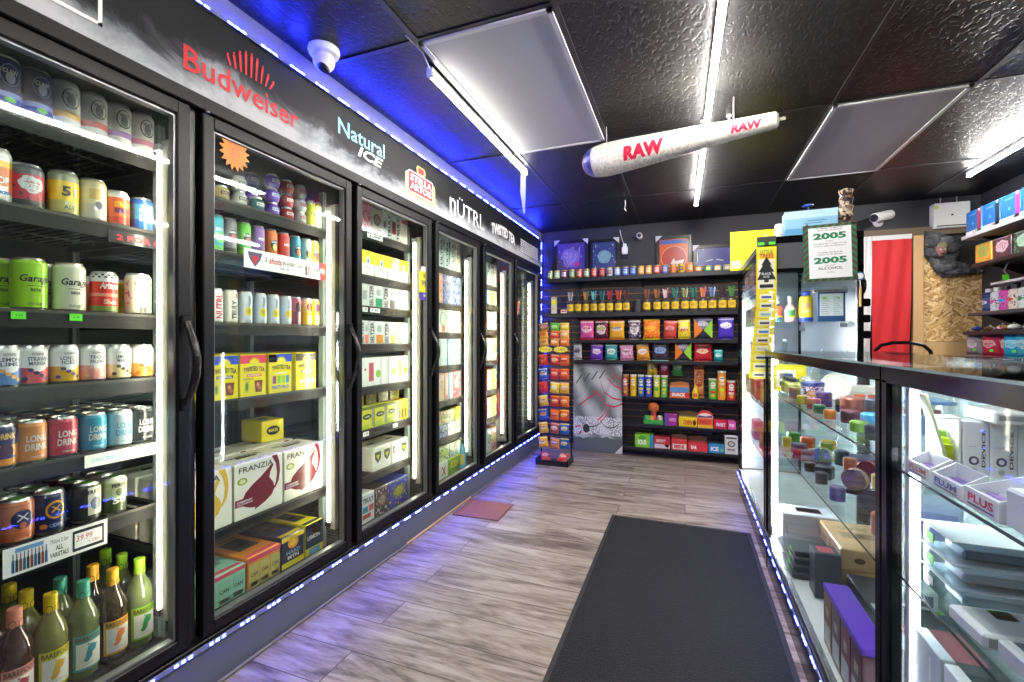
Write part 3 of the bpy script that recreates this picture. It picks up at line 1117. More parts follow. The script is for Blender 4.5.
# fifth shelf: six flavours with green-tinted lids
F5 = [(0, '#d48d2b', 'navy-topped orange'), (31, '#c9823c', 'orange'), (62.5, '#b83a4b', 'red'), (93, '#2f92b4', 'teal blue'), (119.5, '#a9bcc4', 'silver blue'), (144, '#26282d', 'black')]
for u, c, d in F5:
    if u == 0:
        bands = [(0, C(c)), (.55, C('#2b2f55')), (.9, C('#2b2f55'))]
        pr = [('d', .018, .022, .4, C('#4c1f3c')), ('t', 'DRINK', .74, .045, .018, C('#e8c06a'), .03), ('p', .05, .24, .3, NAVY)]
    else:
        tc = C('#d8d6cf') if u != 119.5 else C('#4f9ab5')
        bands = [(0, C(c)), (.98, C(c))]
        pr = [('t', 'LONG', .6, .05, .022, tc, .03), ('t', 'DRINK', .4, .056, .022, tc, .03), ('t', 'CITRUS SODA', .17, .034, .006, tc)]
    k = can_kind(.0375, .136, bands, pr, tab=TABG)
    for r_ in range(4):
        cool(k, u, Z[4], '%s can%s, fifth shelf, nearest door' % (d, ' with big pale lettering at the shelf front' if r_ == 0 else ' in the %s row from the front' % ORD[r_]), back=.083 * r_)

# sixth shelf
kA = can_kind(.041, .138, [(0, C('#b9623c')), (.2, C('#c97a55')), (.96, C('#b9623c'))], [('d', .027, .03, .56, C('#222a4a')), ('t', 'X', .6, .03, .022, C('#d8d8d8'), .0), ('d', .008, .01, .42, C('#b9623c'), .0008), ('t', 'FRESH', .78, .03, .008, C('#c97a55')), ('t', 'PRESS', .32, .03, .008, C('#c97a55')), ('t', 'BLOOD ORANGE', .12, .036, .007, C('#e2b79a'))], tab=TABG)
kB = can_kind(.041, .138, [(0, C('#1f2a52')), (.96, C('#1f2a52'))], [('d', .026, .03, .58, C('#d59a34')), ('d', .02, .023, .58, C('#2f3550'), .0006), ('t', 'X', .6, .026, .02, C('#e0a53c'), .0), ('t', 'CIDER', .22, .034, .011, C('#9db3d4')), ('d', .01, .008, .22, C('#c9773a'), .0005, -.03)], tab=TABG)
kC = can_kind(.04, .136, [(0, C('#3b3a35')), (.96, C('#3b3a35'))], [('p', .05, .2, .9, C('#cfcfb6'), .012), ('t', 'PERRY', .78, .044, .014, INK, .03), ('d', .017, .022, .48, C('#6a7180'), .0008, .01)], tab=TABG)
kD = can_kind(.04, .136, [(0, C('#3d4a2d')), (.4, C('#aeb98c')), (.96, C('#c7cdb0'))], [('t', 'PERRY', .78, .044, .014, INK, .03), ('t', '50', .38, .04, .022, C('#dfe4cf'), .04), ('d', .012, .014, .6, C('#566043'))], tab=TABG)
for u, k, d in ((16, kA, 'copper can with a navy crossed circle'), (49, kB, 'navy can with an orange crossed circle'), (86, kC, 'dark can with a cream arched label'), (113, kD, 'pale green can with a dark green base')):
    for r_ in range(3 if u < 100 else 2):
        if r_ and k is kA:
            kk, dd = kB, 'navy can in the copper column'
        else:
            kk, dd = k, d
        cool(kk, u, Z[5], '%s, %s on the sixth shelf, nearest door' % (dd, 'front' if r_ == 0 else ORD[r_] + ' row'), back=.089 * r_)

# bottom shelf: wine bottles
def bottle_kind(glassc, cap, label_c, foil):
    g = mat('bottle_glass_' + glassc, '#' + glassc, .06, coat=.6, spec=.8)
    r, hh = .0432, .325
    b = MB().lathe([(0, .006), (.03, .004), (.04, 0), (r, .006), (r, .186), (.042, .2), (.036, .222), (.026, .243), (.019, .26), (.0165, .28), (.016, hh - .004), (.0, hh - .002)], g, 22, caps=False)
    cm = paint(cap, .4)
    cp = MB().lathe([(.0178, .262), (.0182, hh - .004), (.0165, hh), (0, hh)], cm, 18, caps=False)
    ring = MB()
    for k in (-1, 1):
        ring.disc(.009, .013, .278, .0182, INK, 12, .0006, .011 * k).disc(.0072, .011, .278, .0182, cm, 12, .0009, .011 * k)
    lb = MB().patch(.094, .028, .15, r, paint(label_c, .5), n=10)
    pr = MB().patch(.076, .036, .122, r, paint('#dcdcd6', .5), n=10, off=.0008)
    pr.text('BAREFOOT', .08, .017, (0, 0, .136), C('#5a4a30'), wrap=r, bold=.03)
    fm = paint(foil, .3)
    pr.disc(.013, .015, .098, r, fm, off=.0012, cx=.004).disc(.009, .017, .079, r, fm, off=.0012, cx=-.004).disc(.008, .008, .064, r, fm, off=.0012, cx=-.01)
    for k in range(4):
        pr.disc(.0032, .0032, .115 - .003 * k, r, fm, 8, .0012, -.006 + .0075 * k)
    pr.text('CALIFORNIA', .05, .005, (0, 0, .048), INK, wrap=r)
    return Kind('wine_bottle', 'bottle', b, [('capsule', cp, [('emblem', ring)]), ('label', lb, [('lettering', pr)])])


KP = bottle_kind('3a1c1a', '#d98a78', '#d98a80', '#b04a5a')
KY = bottle_kind('73733a', '#d8bd20', '#c9c22f', '#d1a23a')
KT = bottle_kind('616a44', '#4aa896', '#3f8f8c', '#3a8a94')
KO = bottle_kind('352a16', '#e0a52a', '#d99a2a', '#d9824a')
KL = bottle_kind('67744a', '#8fc02a', '#86b42e', '#3f9a5a')
zz = Z[6]
for u, k, d in ((26, KP, 'pink-capped'), (60, KY, 'yellow-capped'), (90, KT, 'teal-capped'), (119.5, KO, 'orange-capped'), (145, KL, 'lime-capped')):
    k.put('%s wine bottle standing at the front of the bottom shelf' % d, (-1.981, {26: .785, 60: .873, 90: .961, 119.5: 1.049, 145: 1.137}[u], zz + .001), R90)
for k, d, y in ((KP, 'pink-capped', .77), (KY, 'yellow-capped', .855), (KT, 'teal-capped', .945), (KO, 'orange-capped', 1.04), (KL, 'lime-capped', 1.135)):
    k.put('%s wine bottle in the second row of the bottom shelf' % d, (-2.085, y, zz + .001), R90)
    if d[0] in 'yl':
        k.put('%s wine bottle in the third row of the bottom shelf' % d, (-2.19, y, zz + .001), R90)
KB = bottle_kind('5b5f3a', '#2f86b8', '#3b8fc0', '#2c5f9a')
KB.put('blue-capped wine bottle in the third row behind the pink-capped ones', (-2.19, .72, zz + .001), R90)
KP.put('pink-capped wine bottle at the near end of the bottom shelf', (-1.982, .69, zz + .001), R90)

# signs and tags on the shelf rails
def rail_card(name, cat, label, y0, y1, z0, z1, m, prints=None, parts=None, tilt=0.0):
    b = MB().box(-.0015, 0, y0 - (y0 + y1) / 2, y1 - (y0 + y1) / 2, -(z1 - z0) / 2, (z1 - z0) / 2, m)
    o = single(name, b, label, cat, (SHX + .0065, (y0 + y1) / 2, (z0 + z1) / 2))
    o.rotation_euler = (tilt, 0, 0)
    if prints:
        p = MB(); prints(p, (y1 - y0) / 2, (z1 - z0) / 2)
        part('lettering', p, o)
    return o


TW = dict(right=(0, 1, 0))


def pr_big(p, a, c):
    X = .0006
    p.prism([(X, a * .26, -c * .78), (X, a * .92, -c * .78), (X, a * .92, c * .78), (X, a * .26, c * .78)], (.0003, 0, 0), INK)
    p.prism([(.001, a * .3, -c * .55), (.001, a * .88, -c * .55), (.001, a * .88, c * .55), (.001, a * .3, c * .55)], (.0003, 0, 0), CW)
    p.text('39.99', a * .34, c * .44, (.0015, a * .5, c * .16), CRED, shear=.15, **TW).text('+ CRV', a * .24, c * .22, (.0015, a * .7, -c * .3), CRED, shear=.15, **TW)
    p.text('ALL', a * .14, c * .36, (X, 0, 0), INK, bold=.02, **TW).text('VARIETALS', a * .36, c * .34, (X, 0, -c * .5), INK, bold=.02, **TW)
    p.text('750ml 2 for', a * .36, c * .3, (X, 0, c * .5), INK, **TW)
    for j in range(10):
        y = -a * .86 + a * .065 * j
        p.prism([(X, y, -c * .8), (X, y + a * .05, -c * .8), (X, y + a * .05, 0), (X, y + a * .035, c * .1), (X, y + a * .035, c * .5), (X, y + a * .015, c * .5), (X, y + a * .015, c * .1), (X, y, 0)], (.0003, 0, 0), C(('#2f5f8f', '#3a3f3a', '#8a4a3a')[j % 3]))
    p.prism([(X, -a * .8, c * .55), (X, -a * .3, c * .55), (X, -a * .3, c * .85), (X, -a * .8, c * .85)], (.0002, 0, 0), C('#6f9fd0'))


rail_card('price_sign', 'sign', 'white price sign with a framed red price under the sixth shelf', .735, 1.0, .628, .716, CW, pr_big)
rail_card('shelf_strip', 'sign', 'white shelf strip with pale blue lettering under the silver and black cans', .935, 1.158, .91, .953, CW,
          lambda p, a, c: [p.text('LONG DRINK', a * .7, c * .7, (.0006, y, 0), ICE, bold=.02, **TW) for y in (-a * .48, a * .48)])
GRN = mat('green_tag_paper', '#5bdc2c', .5)
for y, d in ((onX(17.5, 317, SHX)[1], 'under the lime script can'), (onX(75, 318, SHX)[1], 'under the pale script can')):
    rail_card('price_tag', 'price tag', 'small bright green price tag %s on the third shelf' % d, y - .017, y + .017, 1.415, 1.438, GRN, lambda p, a, c: p.text('4.49', a, c * .7, (.0006, 0, 0), C('#2c7a1c'), **TW))
y = onX(130, 246, SHX)[1]
rail_card('shelf_strip', 'sign', 'dark shelf strip with red lettering under the blue can of the second shelf', y - .07, y + .12, 1.702, 1.745, INK, lambda p, a, c: p.text('2 FOR 6', a * 1.5, c, (.0006, 0, 0), CRED, bold=.04, **TW))
# ------------------------------------------------------------------ second door
Z2 = SHELF_Z[1]


def ball_kind(c, c2):
    r = .0345
    b = MB().lathe([(.02, 0), (.027, .003), (.034, .018), (r, .03), (.034, .044), (.028, .058), (.022, .0625)], C(c), 16, caps=False).lathe([(0, .001), (.02, 0)], C(c), 16, caps=False)
    cap = MB().lathe([(.0235, .062), (.0245, .064), (.0245, .069), (.022, .07), (0, .0695)], SILVER, 16, caps=False)
    pr = MB().patch(.046, .026, .042, r, C(c2), off=.0006).text('BALL', .036, .01, (0, 0, .034), C(c), wrap=r + .0006, bold=.03)
    return Kind('round_cocktail_bottle', 'bottle', b, [('cap', cap), ('label', pr)])


BALLS = [(221, 1, '#c2b27e', '#5a4436', 'cream'), (239, 2, '#cfd4cc', '#33393b', 'white'), (256.5, 1, '#2c7377', '#dfe6e2', 'dark teal'), (272, 3, '#5f43c4', '#d8d4ef', 'purple'), (286.5, 3, '#b3343c', '#ecdada', 'red'), (299.8, 3, '#b9bcc0', '#a84048', 'silver')]
LV = ['at the bottom', 'second up', 'on top']
for u, n, c, c2, d in BALLS:
    k = ball_kind(c, c2)
    for j in range(n):
        s = ('%s ball-shaped cocktail bottle %s' % (d, LV[j] + ' of its stack') if n > 1 else '%s ball-shaped cocktail bottle standing alone' % d) + ', top shelf, second door'
        cool(k, u, Z2[0] + .0715 * j, s, half=.036)
kp = ball_kind('#6a4bd0', '#d8d4ef')
for j in range(3):
    cool(kp, 262.5, Z2[0] + .0715 * j, 'purple ball-shaped bottle %s of the stack behind the teal one' % LV[j], half=.036, back=.075, X=-1.97)
kr = ball_kind('#c0333f', '#ecdada')
for j in range(3):
    cool(kr, 316, Z2[0] + .0715 * j, 'red ball-shaped bottle %s of the stack behind the yellow tube' % LV[j], half=.036, back=.09)
for u, c, t, d in ((310.5, '#c6d32a', '#e9edc0', 'yellow-green'), (317.5, '#e7efd2', '#b8c95a', 'pale lime-white')):
    cool(can_kind(.024, .15, [(0, C(c)), (.93, C(t))], name='slim_drink_tube', prints=[('t', 'SIP', .5, .03, .014, INK)]), u, Z2[0], '%s slim drink tube at the end of the top shelf, second door' % d, half=.027)

# second shelf: tall flavoured cans behind a white strip
T2 = [(215.5, '#3fb4c8', '#6fce6a', '', 'turquoise and green'), (229, '#6d6c74', '#3b3338', 'dd4a5a', 'grey and black'), (243.5, '#5cc238', '#9bd44a', 'd23f52', 'bright green'), (257.5, '#8a58b0', '#6a3f90', '', 'purple'),
      (270.5, '#d8741f', '#bf5a18', 'e8c43c', 'orange'), (283, '#d8453f', '#c23a38', '', 'red'), (294.5, '#1f93b4', '#1a7d9c', 'e0633a', 'teal'), (305.5, '#b9c6c2', '#8fa29e', 'e2c23a', 'pale grey'), (316.5, '#d3d843', '#b8c437', 'd2503f', 'lemon yellow')]
for u, c, c2, em, d in T2:
    pr = []
    if em:
        pr = [('d', .022, .03, .52, INK), ('d', .012, .017, .46, C('#' + em), .0006), ('t', 'LOKO', .62, .034, .01, CW_)]
    else:
        pr = [('d', .02, .026, .4, C(c2)), ('t', 'MIX', .62, .034, .014, CW_)]
    cool(can_kind(.0315, .165, [(0, C(c2)), (.1, C(c)), (.98, C(c))], pr), u, Z2[1], '%s tall can, %s on the second shelf, second door' % (d, 'behind the white strip' if u > 240 else 'clear of the white strip'), half=.042)


def pr_shots(p, a, c):
    X = .0006
    p.prism([(X, -a * .93, c * .7), (X, -a * .62, c * .7), (X, -a * .66, 0), (X, -a * .775, -c * .8), (X, -a * .89, 0)], (.0003, 0, 0), C('#5a3f74'))
    p.prism([(.001, -a * .86, c * .3), (.001, -a * .69, c * .3), (.001, -a * .775, -c * .55)], (.0003, 0, 0), CRED)
    p.text('2', a * .05, c * .5, (X, -a * .53, c * .2), INK, bold=.02, **TW).text('shots', a * .3, c * .7, (X, -a * .32, c * .15), CRED, bold=.02, shear=.2, **TW).text('IN EVERY CAN', a * .5, c * .42, (X, a * .11, c * .1), INK, bold=.02, **TW)
    p.text('FOR 1.99', a * .22, c * .26, (X, -a * .1, -c * .55), INK, bold=.02, **TW)
    for j, cc in enumerate(('#3a3a3f', '#c24a90', '#9fc83c', '#e08a3a', '#5a6ac8')):
        y = a * (.42 + .075 * j)
        p.prism([(X, y, -c * .8), (X, y + a * .065, -c * .8), (X, y + a * .065, c * .3), (X, y, c * .3)], (.0003, 0, 0), C(cc))
        p.ell((X, y + a * .032, c * .1), (.0006, a * .03, c * .3), INK, 8, 4)
    p.prism([(X, a * .84, -c), (X, a, -c), (X, a, c), (X, a * .78, c)], (.0003, 0, 0), CRED)
    p.text('99\u00a2', a * .13, c * .7, (.0012, a * .91, 0), CW, bold=.02, **TW)


ya, yb = onX(243, 255, SHX)[1], onX(324.5, 272, SHX)[1]
rail_card('shelf_strip', 'sign', 'white strip advertising two shots in every can, second shelf of the second door', ya, yb, 1.69, 1.782, CW, pr_shots)

# third shelf: slim seltzer cans
W = C('#dfe4e6')
def slim(body, prints, h=.155, r=.031):
    return can_kind(r, h, body, prints)


cool(slim([(0, W), (.97, W)], [('t', 'NUTRL', .5, .11, .03, C('#c33a55'), .03, 'v')]), 215, Z2[2], 'white slim can with upright pink-red lettering, third shelf, second door')
cool(slim([(0, C('#e8e6dc')), (.97, C('#e8e6dc'))], [('t', 'TRULY', .42, .085, .024, INK, .03, 'v'), ('d', .008, .012, .84, C('#d8713a'), .0004, .012)]), 230, Z2[2], 'white slim can with upright black lettering and orange tip, third shelf')
ksun = slim([(0, C('#cdd9e4')), (.97, C('#cdd9e4'))], [('d', .02, .022, .4, C('#e2cf2a')), ('d', .011, .012, .4, C('#b9a82a'), .0007), ('t', 'Happy', .72, .05, .022, C('#3f5f8a'), .02, 'v'), ('p', .04, .1, .14, C('#a9bccc'))])
for i, u in enumerate((245, 259.5, 272.5, 285)):
    cool(ksun, u, Z2[2], 'pale blue slim can with a yellow sun, %s of four on the third shelf' % ORD[i], group='sun cans')
cool(slim([(0, C('#8a4a55')), (.5, C('#a85a68')), (.8, C('#c05a78'))], [('d', .02, .03, .66, C('#3f3033')), ('p', .012, .1, .5, C('#d8c8c8'))]), 295, Z2[2], 'maroon slim can beside the sun cans, third shelf, second door')
cool(slim([(0, C('#e2c632')), (.5, C('#e6d57a')), (.8, C('#e9dfa8'))], [('d', .02, .026, .7, C('#7a4a38')), ('p', .03, .1, .4, C('#e8dc90'))]), 306, Z2[2], 'yellow slim can with a brown emblem, third shelf, second door')
cool(slim([(0, C('#e8b52a')), (.5, C('#e2a320')), (.8, C('#eab93c'))], [('d', .018, .024, .68, C('#6a3c5a')), ('p', .03, .1, .45, C('#f0dc8a'))]), 315.5, Z2[2], 'orange-yellow slim can at the end of the third shelf, second door')


# cartons --------------------------------------------------------------
def carton_kind(w, d, h, base, front=None, top=None, prints=(), topprints=(), name='drink_carton', cat='carton', side=None, handle=True, b=.004):
    """box whose printed front faces -Y; origin at the middle of its base"""
    m = base if not isinstance(base, str) else C(base, .4)
    bd = MB().box(-w / 2, w / 2, -d / 2, d / 2, 0, h, m, b, front=front, top=top)
    parts = []
    yf = -d / 2 - .0006
    if prints:
        p = MB()
        for q in prints:
            if q[0] == 't':
                vv = len(q) > 8 and q[8] == 'v'
                p.text(q[1], h * q[5] if vv else w * q[4], w * q[4] if vv else h * q[5], (w * q[2], yf - .0008, h * q[3]), q[6], bold=q[7] if len(q) > 7 else .02, vert=vv, arch=q[9] * h if len(q) > 9 else 0)
            elif q[0] == 'r':
                p.prism([(w * q[1], yf, h * q[3]), (w * q[2], yf, h * q[3]), (w * q[2], yf, h * q[4]), (w * q[1], yf, h * q[4])], (0, -.0003, 0), q[5])
            elif q[0] == 'e':
                o = q[6] if len(q) > 6 else 0
                p.prism([(w * (q[1] + q[3] * math.cos(a * PI / 8)), yf - o, h * (q[2] + q[4] * math.sin(a * PI / 8))) for a in range(16)], (0, -.0003, 0), q[5])
            elif q[0] == 'g':
                o = q[3] if len(q) > 3 else 0
                p.prism([(w * a, yf - o, h * c) for a, c in q[1]], (0, -.0003, 0), q[2])
        parts.append(('printed_front', p))
    if topprints:
        p = MB()
        for q in topprints:
            if q[0] == 't':
                p.text(q[1], w * q[4], d * q[5], (w * q[2], d * q[3], h + .0012), q[6], up=(0, 1, 0), bold=.02)
            else:
                p.prism([(w * q[1], d * q[3], h + .0004), (w * q[2], d * q[3], h + .0004), (w * q[2], d * q[4], h + .0004), (w * q[1], d * q[4], h + .0004)], (0, 0, .0003), q[5])
        parts.append(('printed_top', p))
    if handle:
        parts.append(('carry_handle', MB().box(-w * .2, w * .2, -.012, .012, h, h + .0012, paint('#3a3630', .6), .0005)))
    return Kind(name, cat, bd, parts)


YEL = C('#e3d51d', .35)
TTN = C('#1f2740')
SUN = [('g', [(.02 + (.16 if i % 2 else .24) * math.cos(i * PI / 18), .775 + (.1 if i % 2 else .16) * math.sin(i * PI / 18)) for i in range(19)], YEL, .0006)]


def tea(top1, top2, sub, col, extra=()):
    pr = [('r', -.5, .5, .78, .975, C(top1))] + ([('r', -.5, -.18, .78, .975, C(top2)), ('r', -.48, -.2, .85, .9, CW_)] if top2 else []) + SUN
    pr += [('t', 'TWISTED TEA', .02, .62, .8, .11, TTN, .03, '', .04), ('r', -.26, .3, .47, .54, C(col)), ('t', sub, .02, .505, .5, .05, CW_)] + list(extra)
    return pr


pint = [('g', [(.06, .1), (.3, .1), (.34, .38), (.02, .38)], C('#7a3f26'), .0003), ('e', .16, .28, .06, .05, C('#c98f6a'), .0008), ('e', .22, .2, .06, .05, C('#b06a48'), .0008), ('g', [(-.36, .12), (-.2, .12), (-.16, .36), (-.3, .38)], C('#b5c23a'), .0003), ('e', -.26, .25, .05, .09, C('#5d7a3a'), .0008), ('t', 'HARD ICED TEA', -.2, .42, .36, .04, TTN)]
cans4 = [('r', -.34 + .19 * j, -.2 + .19 * j, .25, .44, C(c)) for j, c in enumerate(('#8f3a7a', '#7ac23a', '#9ac83c', '#3a8fb0'))]
TEA = [(224.5, tea('#2546b8', None, 'ORIGINAL', '#1f2740', pint), 'with a blue top band'), (254, tea('#d8344e', None, 'RASPBERRY', '#d8583a', pint), 'with a red top band'),
       (281, tea('#2546b8', '#d8243c', 'HARD', '#e3d51d', cans4 + [('t', 'PARTY PACK', 0, .16, .74, .09, C('#2546b8'), .03)]), 'with a red-blue top band'),
       (306.5, tea('#3f3320', None, 'HALF & HALF', '#7a3f26', [('t', 'LIGHT', 0, .38, .5, .07, INK)] + [('r', -.3 + .2 * j, -.14 + .2 * j, .2, .27, C(c)) for j, c in enumerate(('#d8c8c0', '#e0a8a0', '#8ab8d0', '#d8d8c0'))]), 'with a dark brown top band')]
for u, pr, d in TEA:
    k = carton_kind(.142, .3, .205, YEL, prints=pr, topprints=[('r', -.5, .5, -.5, -.3, YEL), ('t', 'HARD ICED TEA', 0, -.15, .7, .08, TTN)])
    cool(k, u, Z2[3], 'yellow iced tea carton %s on the fourth shelf, second door' % d, half=.152, front=True)

# wine boxes
WB = C('#dcdcd2', .4); MAR = C('#6b1f38', .35)


def wine_box(liq, spine, back=False):
    lq = C(liq, .3)
    drop = [(-.3, .22), (-.33, .34), (-.27, .46), (-.14, .58), (.02, .68), (.17, .8), (.24, .87), (.29, .86), (.22, .72), (.2, .62), (.28, .5), (.31, .38), (.25, .26), (.12, .17), (-.02, .11), (-.1, .08), (-.08, .13), (-.2, .16)]
    sw = [(.24, 1.0), (.33, .84), (.36, .66), (.34, .5), (.28, .36), (.33, .38), (.4, .5), (.43, .68), (.41, .86), (.36, 1.0)]
    pr = [('g', sw, lq, .0001), ('g', [(x * 1.05 - .02, z * .95 + .02) for x, z in drop], lq, .0004), ('t', 'FRANZIA', -.08, .88, .7, .1, C('#2c3634'), .01),
          ('e', -.36, .68, .1, .065, C('#8fa04a')), ('e', -.36, .68, .06, .04, C('#cfd6a0'), .0006),
          ('r', -.5, -.12, .24, .37, C('#7a1f48') if spine else C('#c9a23a')), ('t', 'CABERNET' if spine else 'CHARDONNAY', -.31, .32, .3, .035, CW_), ('t', 'SAUVIGNON' if spine else 'CRISP WHITE', -.31, .275, .3, .03, CW_)]
    k = carton_kind(.268, .2, .262, WB, prints=pr, name='wine_box', cat='wine box', side=spine, topprints=[('r', -.5, .5, -.46, -.28, C('#cfcbbd')), ('t', 'FRANZIA', 0, .1, .7, .2, C('#2c3634'))])
    return k


WR, WY = wine_box('#6a1424', True), wine_box('#c8ab45', False)
for k, y, d in ((WY, 1.357, 'white wine box with a gold swirl at the front of the fifth shelf'), (WR, 1.637, 'white wine box with a dark red drop, beside the gold-swirl box'), (WR, 1.913, 'white wine box with a dark red drop, front end near the light')):
    k.put(d + ', second door', (SHX - .11, y, Z2[4] + .001), R90)
    k.put('wine box in the second row behind the %s' % {1.357: 'gold-swirl box', 1.637: 'middle red-drop box', 1.913: 'red-drop box near the light'}[y], (SHX - .33, y + .0, Z2[4] + .001), R90)
sp = MB().box(-.001, .001, -.1, .1, 0, .262, MAR)
ky = carton_kind(.15, .16, .12, YEL, prints=[('e', 0, .5, .3, .22, INK), ('t', 'MIKES', 0, .5, .4, .14, YEL)])
ky.put('small yellow carton with a black oval on top of the back wine boxes', (SHX - .36, 1.95, Z2[4] + .266), R90)

# back row of yellow cartons on the third shelf
for i, y in enumerate((1.56, 1.7, 1.85, 1.99)):
    carton_kind(.08, .1, .13, C('#b5aa2a'), prints=[('e', 0, .6, .35, .25, C('#4a4222')), ('r', -.3, .3, .1, .25, C('#4a4222'))]).put('dull yellow carton with a dark oval, %s in the back row of the third shelf' % ORD[i], (SHX - .5, y, Z2[2] + .001), R90)
carton_kind(.06, .08, .1, C('#b8a23a'), prints=[('r', -.3, .3, .3, .6, C('#c8703a'))]).put('small yellow-orange carton standing behind the upright-lettered cans, third shelf', (SHX - .42, 1.3, Z2[2] + .001), R90)

# bottom shelf: twelve-packs with printed tops
MINT, ORG, NVY = C('#8fc7ae'), C('#d98a2f'), C('#1f2b4a')
cp = lambda c: [q for j in range(3) for q in (('r', -.46 + .32 * j, -.17 + .32 * j, .08, .78, C(c[0])), ('t', 'CAN', -.315 + .32 * j, .48, .2, .12, C(c[1]), .02), ('r', -.42 + .32 * j, -.21 + .32 * j, .14, .26, C(c[2])))]
PK = [(1.45, .22, MINT, '#c24a5a', cp(('#7fb89f', '#26382f', '#c24a5a')), 'mint green', .155), (1.662, .19, ORG, '#d24a6a', cp(('#b9b06a', '#5a3a30', '#a85a8a')), 'orange', .165),
      (1.836, .15, NVY, '#e2c62a', [('r', -.5, .5, .0, .25, YEL), ('e', .0, .76, .24, .17, C('#e0982a')), ('e', .0, .76, .14, .1, C('#e8c43c'), .0006), ('t', 'HARD', 0, .5, .6, .12, C('#8fb0d8'), .03), ('t', 'MTN', 0, .36, .5, .1, CW_, .03)], 'navy and yellow', .18),
      (1.984, .132, YEL, '#1f2b4a', [('r', -.5, .5, .3, 1.0, NVY), ('e', .1, .78, .26, .17, C('#e0982a')), ('t', 'LEMON', -.05, .6, .7, .12, CW_, .03), ('r', -.3, .3, .1, .26, C('#5aa8c8'))], 'yellow and navy', .185)]
for y, w_, m, c2, pr, d, h_ in PK:
    k = carton_kind(w_ - .004, .34, h_, m, prints=[('r', -.5, .5, .86, .985, C(c2))] + pr, topprints=[('r', -.3, .3, -.2, .25, C('#3c3428') if m is not MINT else C('#5a9a80')), ('r', -.45, .45, -.46, -.38, C(c2)), ('t', 'TWELVE', 0, .32, .6, .1, C('#2a2a2a'))])
    k.put('%s twelve-pack carton on the bottom shelf of the second door' % d, (SHX - .18, y, Z2[5] + .001), R90)

# starburst price sticker on the glass
yb_, zb_ = onX(233, 147, XL - .02)[1:]
pts = []
for i in range(32):
    r_ = .07 if i % 2 else .05
    a = 2 * PI * i / 32
    pts.append((0, r_ * 1.0 * math.cos(a), r_ * 1.1 * math.sin(a)))
b = MB().prism(pts, (.0008, 0, 0), mat('orange_card', '#f0862a', .55))
p = MB()
for i, (t, h_) in enumerate((('2 for', .02), ('$5', .034), ('mix', .016))):
    p.text(t, None, h_, (.0013, 0, .028 - .028 * i), C('#d0661c'), right=(0, 1, 0), shear=.15)
single('starburst_sticker', b, 'orange starburst price sticker on the glass of the second cooler door', 'sticker', (XL - .0226, yb_ + .01, zb_ - .02), parts=[('lettering', p)])
# ------------------------------------------------------------------ third door: cartons in rows
def row(door, shelf, u0, u1, items, h, depth=.28, z=None, x0=SHX):
    """cartons side by side between picture columns u0 and u1; items: (share of the width, kind maker, label)"""
    X = x0 - .008
    ya, yb = onX(u0, 340, X)[1], onX(u1, 340, X)[1]
    ya, yb = max(ya, MULL[door] + .055), min(yb, MULL[door + 1] - .018)
    tot = sum(i[0] for i in items); y = ya
    for wgt, mk, lab in items:
        w_ = (yb - ya) * wgt / tot
        k = mk(w_ - .004, depth, h)
        k.put(lab, (X - depth / 2, y + w_ / 2, (SHELF_Z[door][shelf] if z is None else z) + .001), R90)
        y += w_


def plainbox(base, *prints, **kw):
    return lambda w_, d, h: carton_kind(w_, d, h, base, prints=prints, handle=False, **kw)


def packbox(a, b_, c_, seed, **kw):
    return lambda w_, d, h: carton_kind(w_, d, h, C(a), front=pack(a, b_, c_, seed, **kw), handle=False, name='drink_carton')


WBX = '#d9dcda'
tr = lambda acc: plainbox(WBX, ('t', 'TRULY', .22, .5, .3, .86, INK, .03, 'v'), ('r', -.48, -.05, .25, .72, C(acc)), ('e', -.27, .5, .16, .14, C('#3f3a3a')))
S3 = 'top shelf of the third door'
row(2, 0, 361, 411, [(1.0, packbox('#d8879a', '#c65a74', '#e8c8cc', 4), 'pink carton at the near end of the ' + S3), (1.1, packbox('#a9b4a8', '#4c5a48', '#c9a58a', 6, busy=.6), 'grey-green patterned carton on the ' + S3),
                     (1.0, tr('#c9d0cc'), 'white carton with upright black lettering beside the patterned one, ' + S3), (1.0, tr('#b23f35'), 'white carton with lettering and a red panel, ' + S3), (.9, plainbox('#ece7dc', ('r', -.4, .4, .8, .95, C('#d9705a'))), 'cream carton with a red edge beside the light, ' + S3)], .19)
yl = plainbox('#e2e4de', ('r', -.5, .5, .5, 1.0, C('#e3d022')), ('e', 0, .62, .14, .16, C('#dfe6ea'), .0004), ('e', 0, .6, .08, .1, C('#5f94c4'), .0008), ('t', 'LEMON', 0, .36, .5, .09, C('#9aa0a0')))
row(2, 1, 361, 411, [(1, yl, '%s yellow-topped white carton in the row on the second shelf, third door' % o) for o in ('first', 'second', 'third')] + [(.8, yl, 'last yellow-topped carton beside the light on the second shelf, third door')], .165)


def sel(acc, right=True):
    return plainbox(WBX, ('t', 'SELTZER', -.3, .5, .26, .9, INK, .03, 'v'), ('r', -.02, .44, .05, .42, C(acc)), ('e', .2, .68, .18, .16, C('#a9b0ae')))


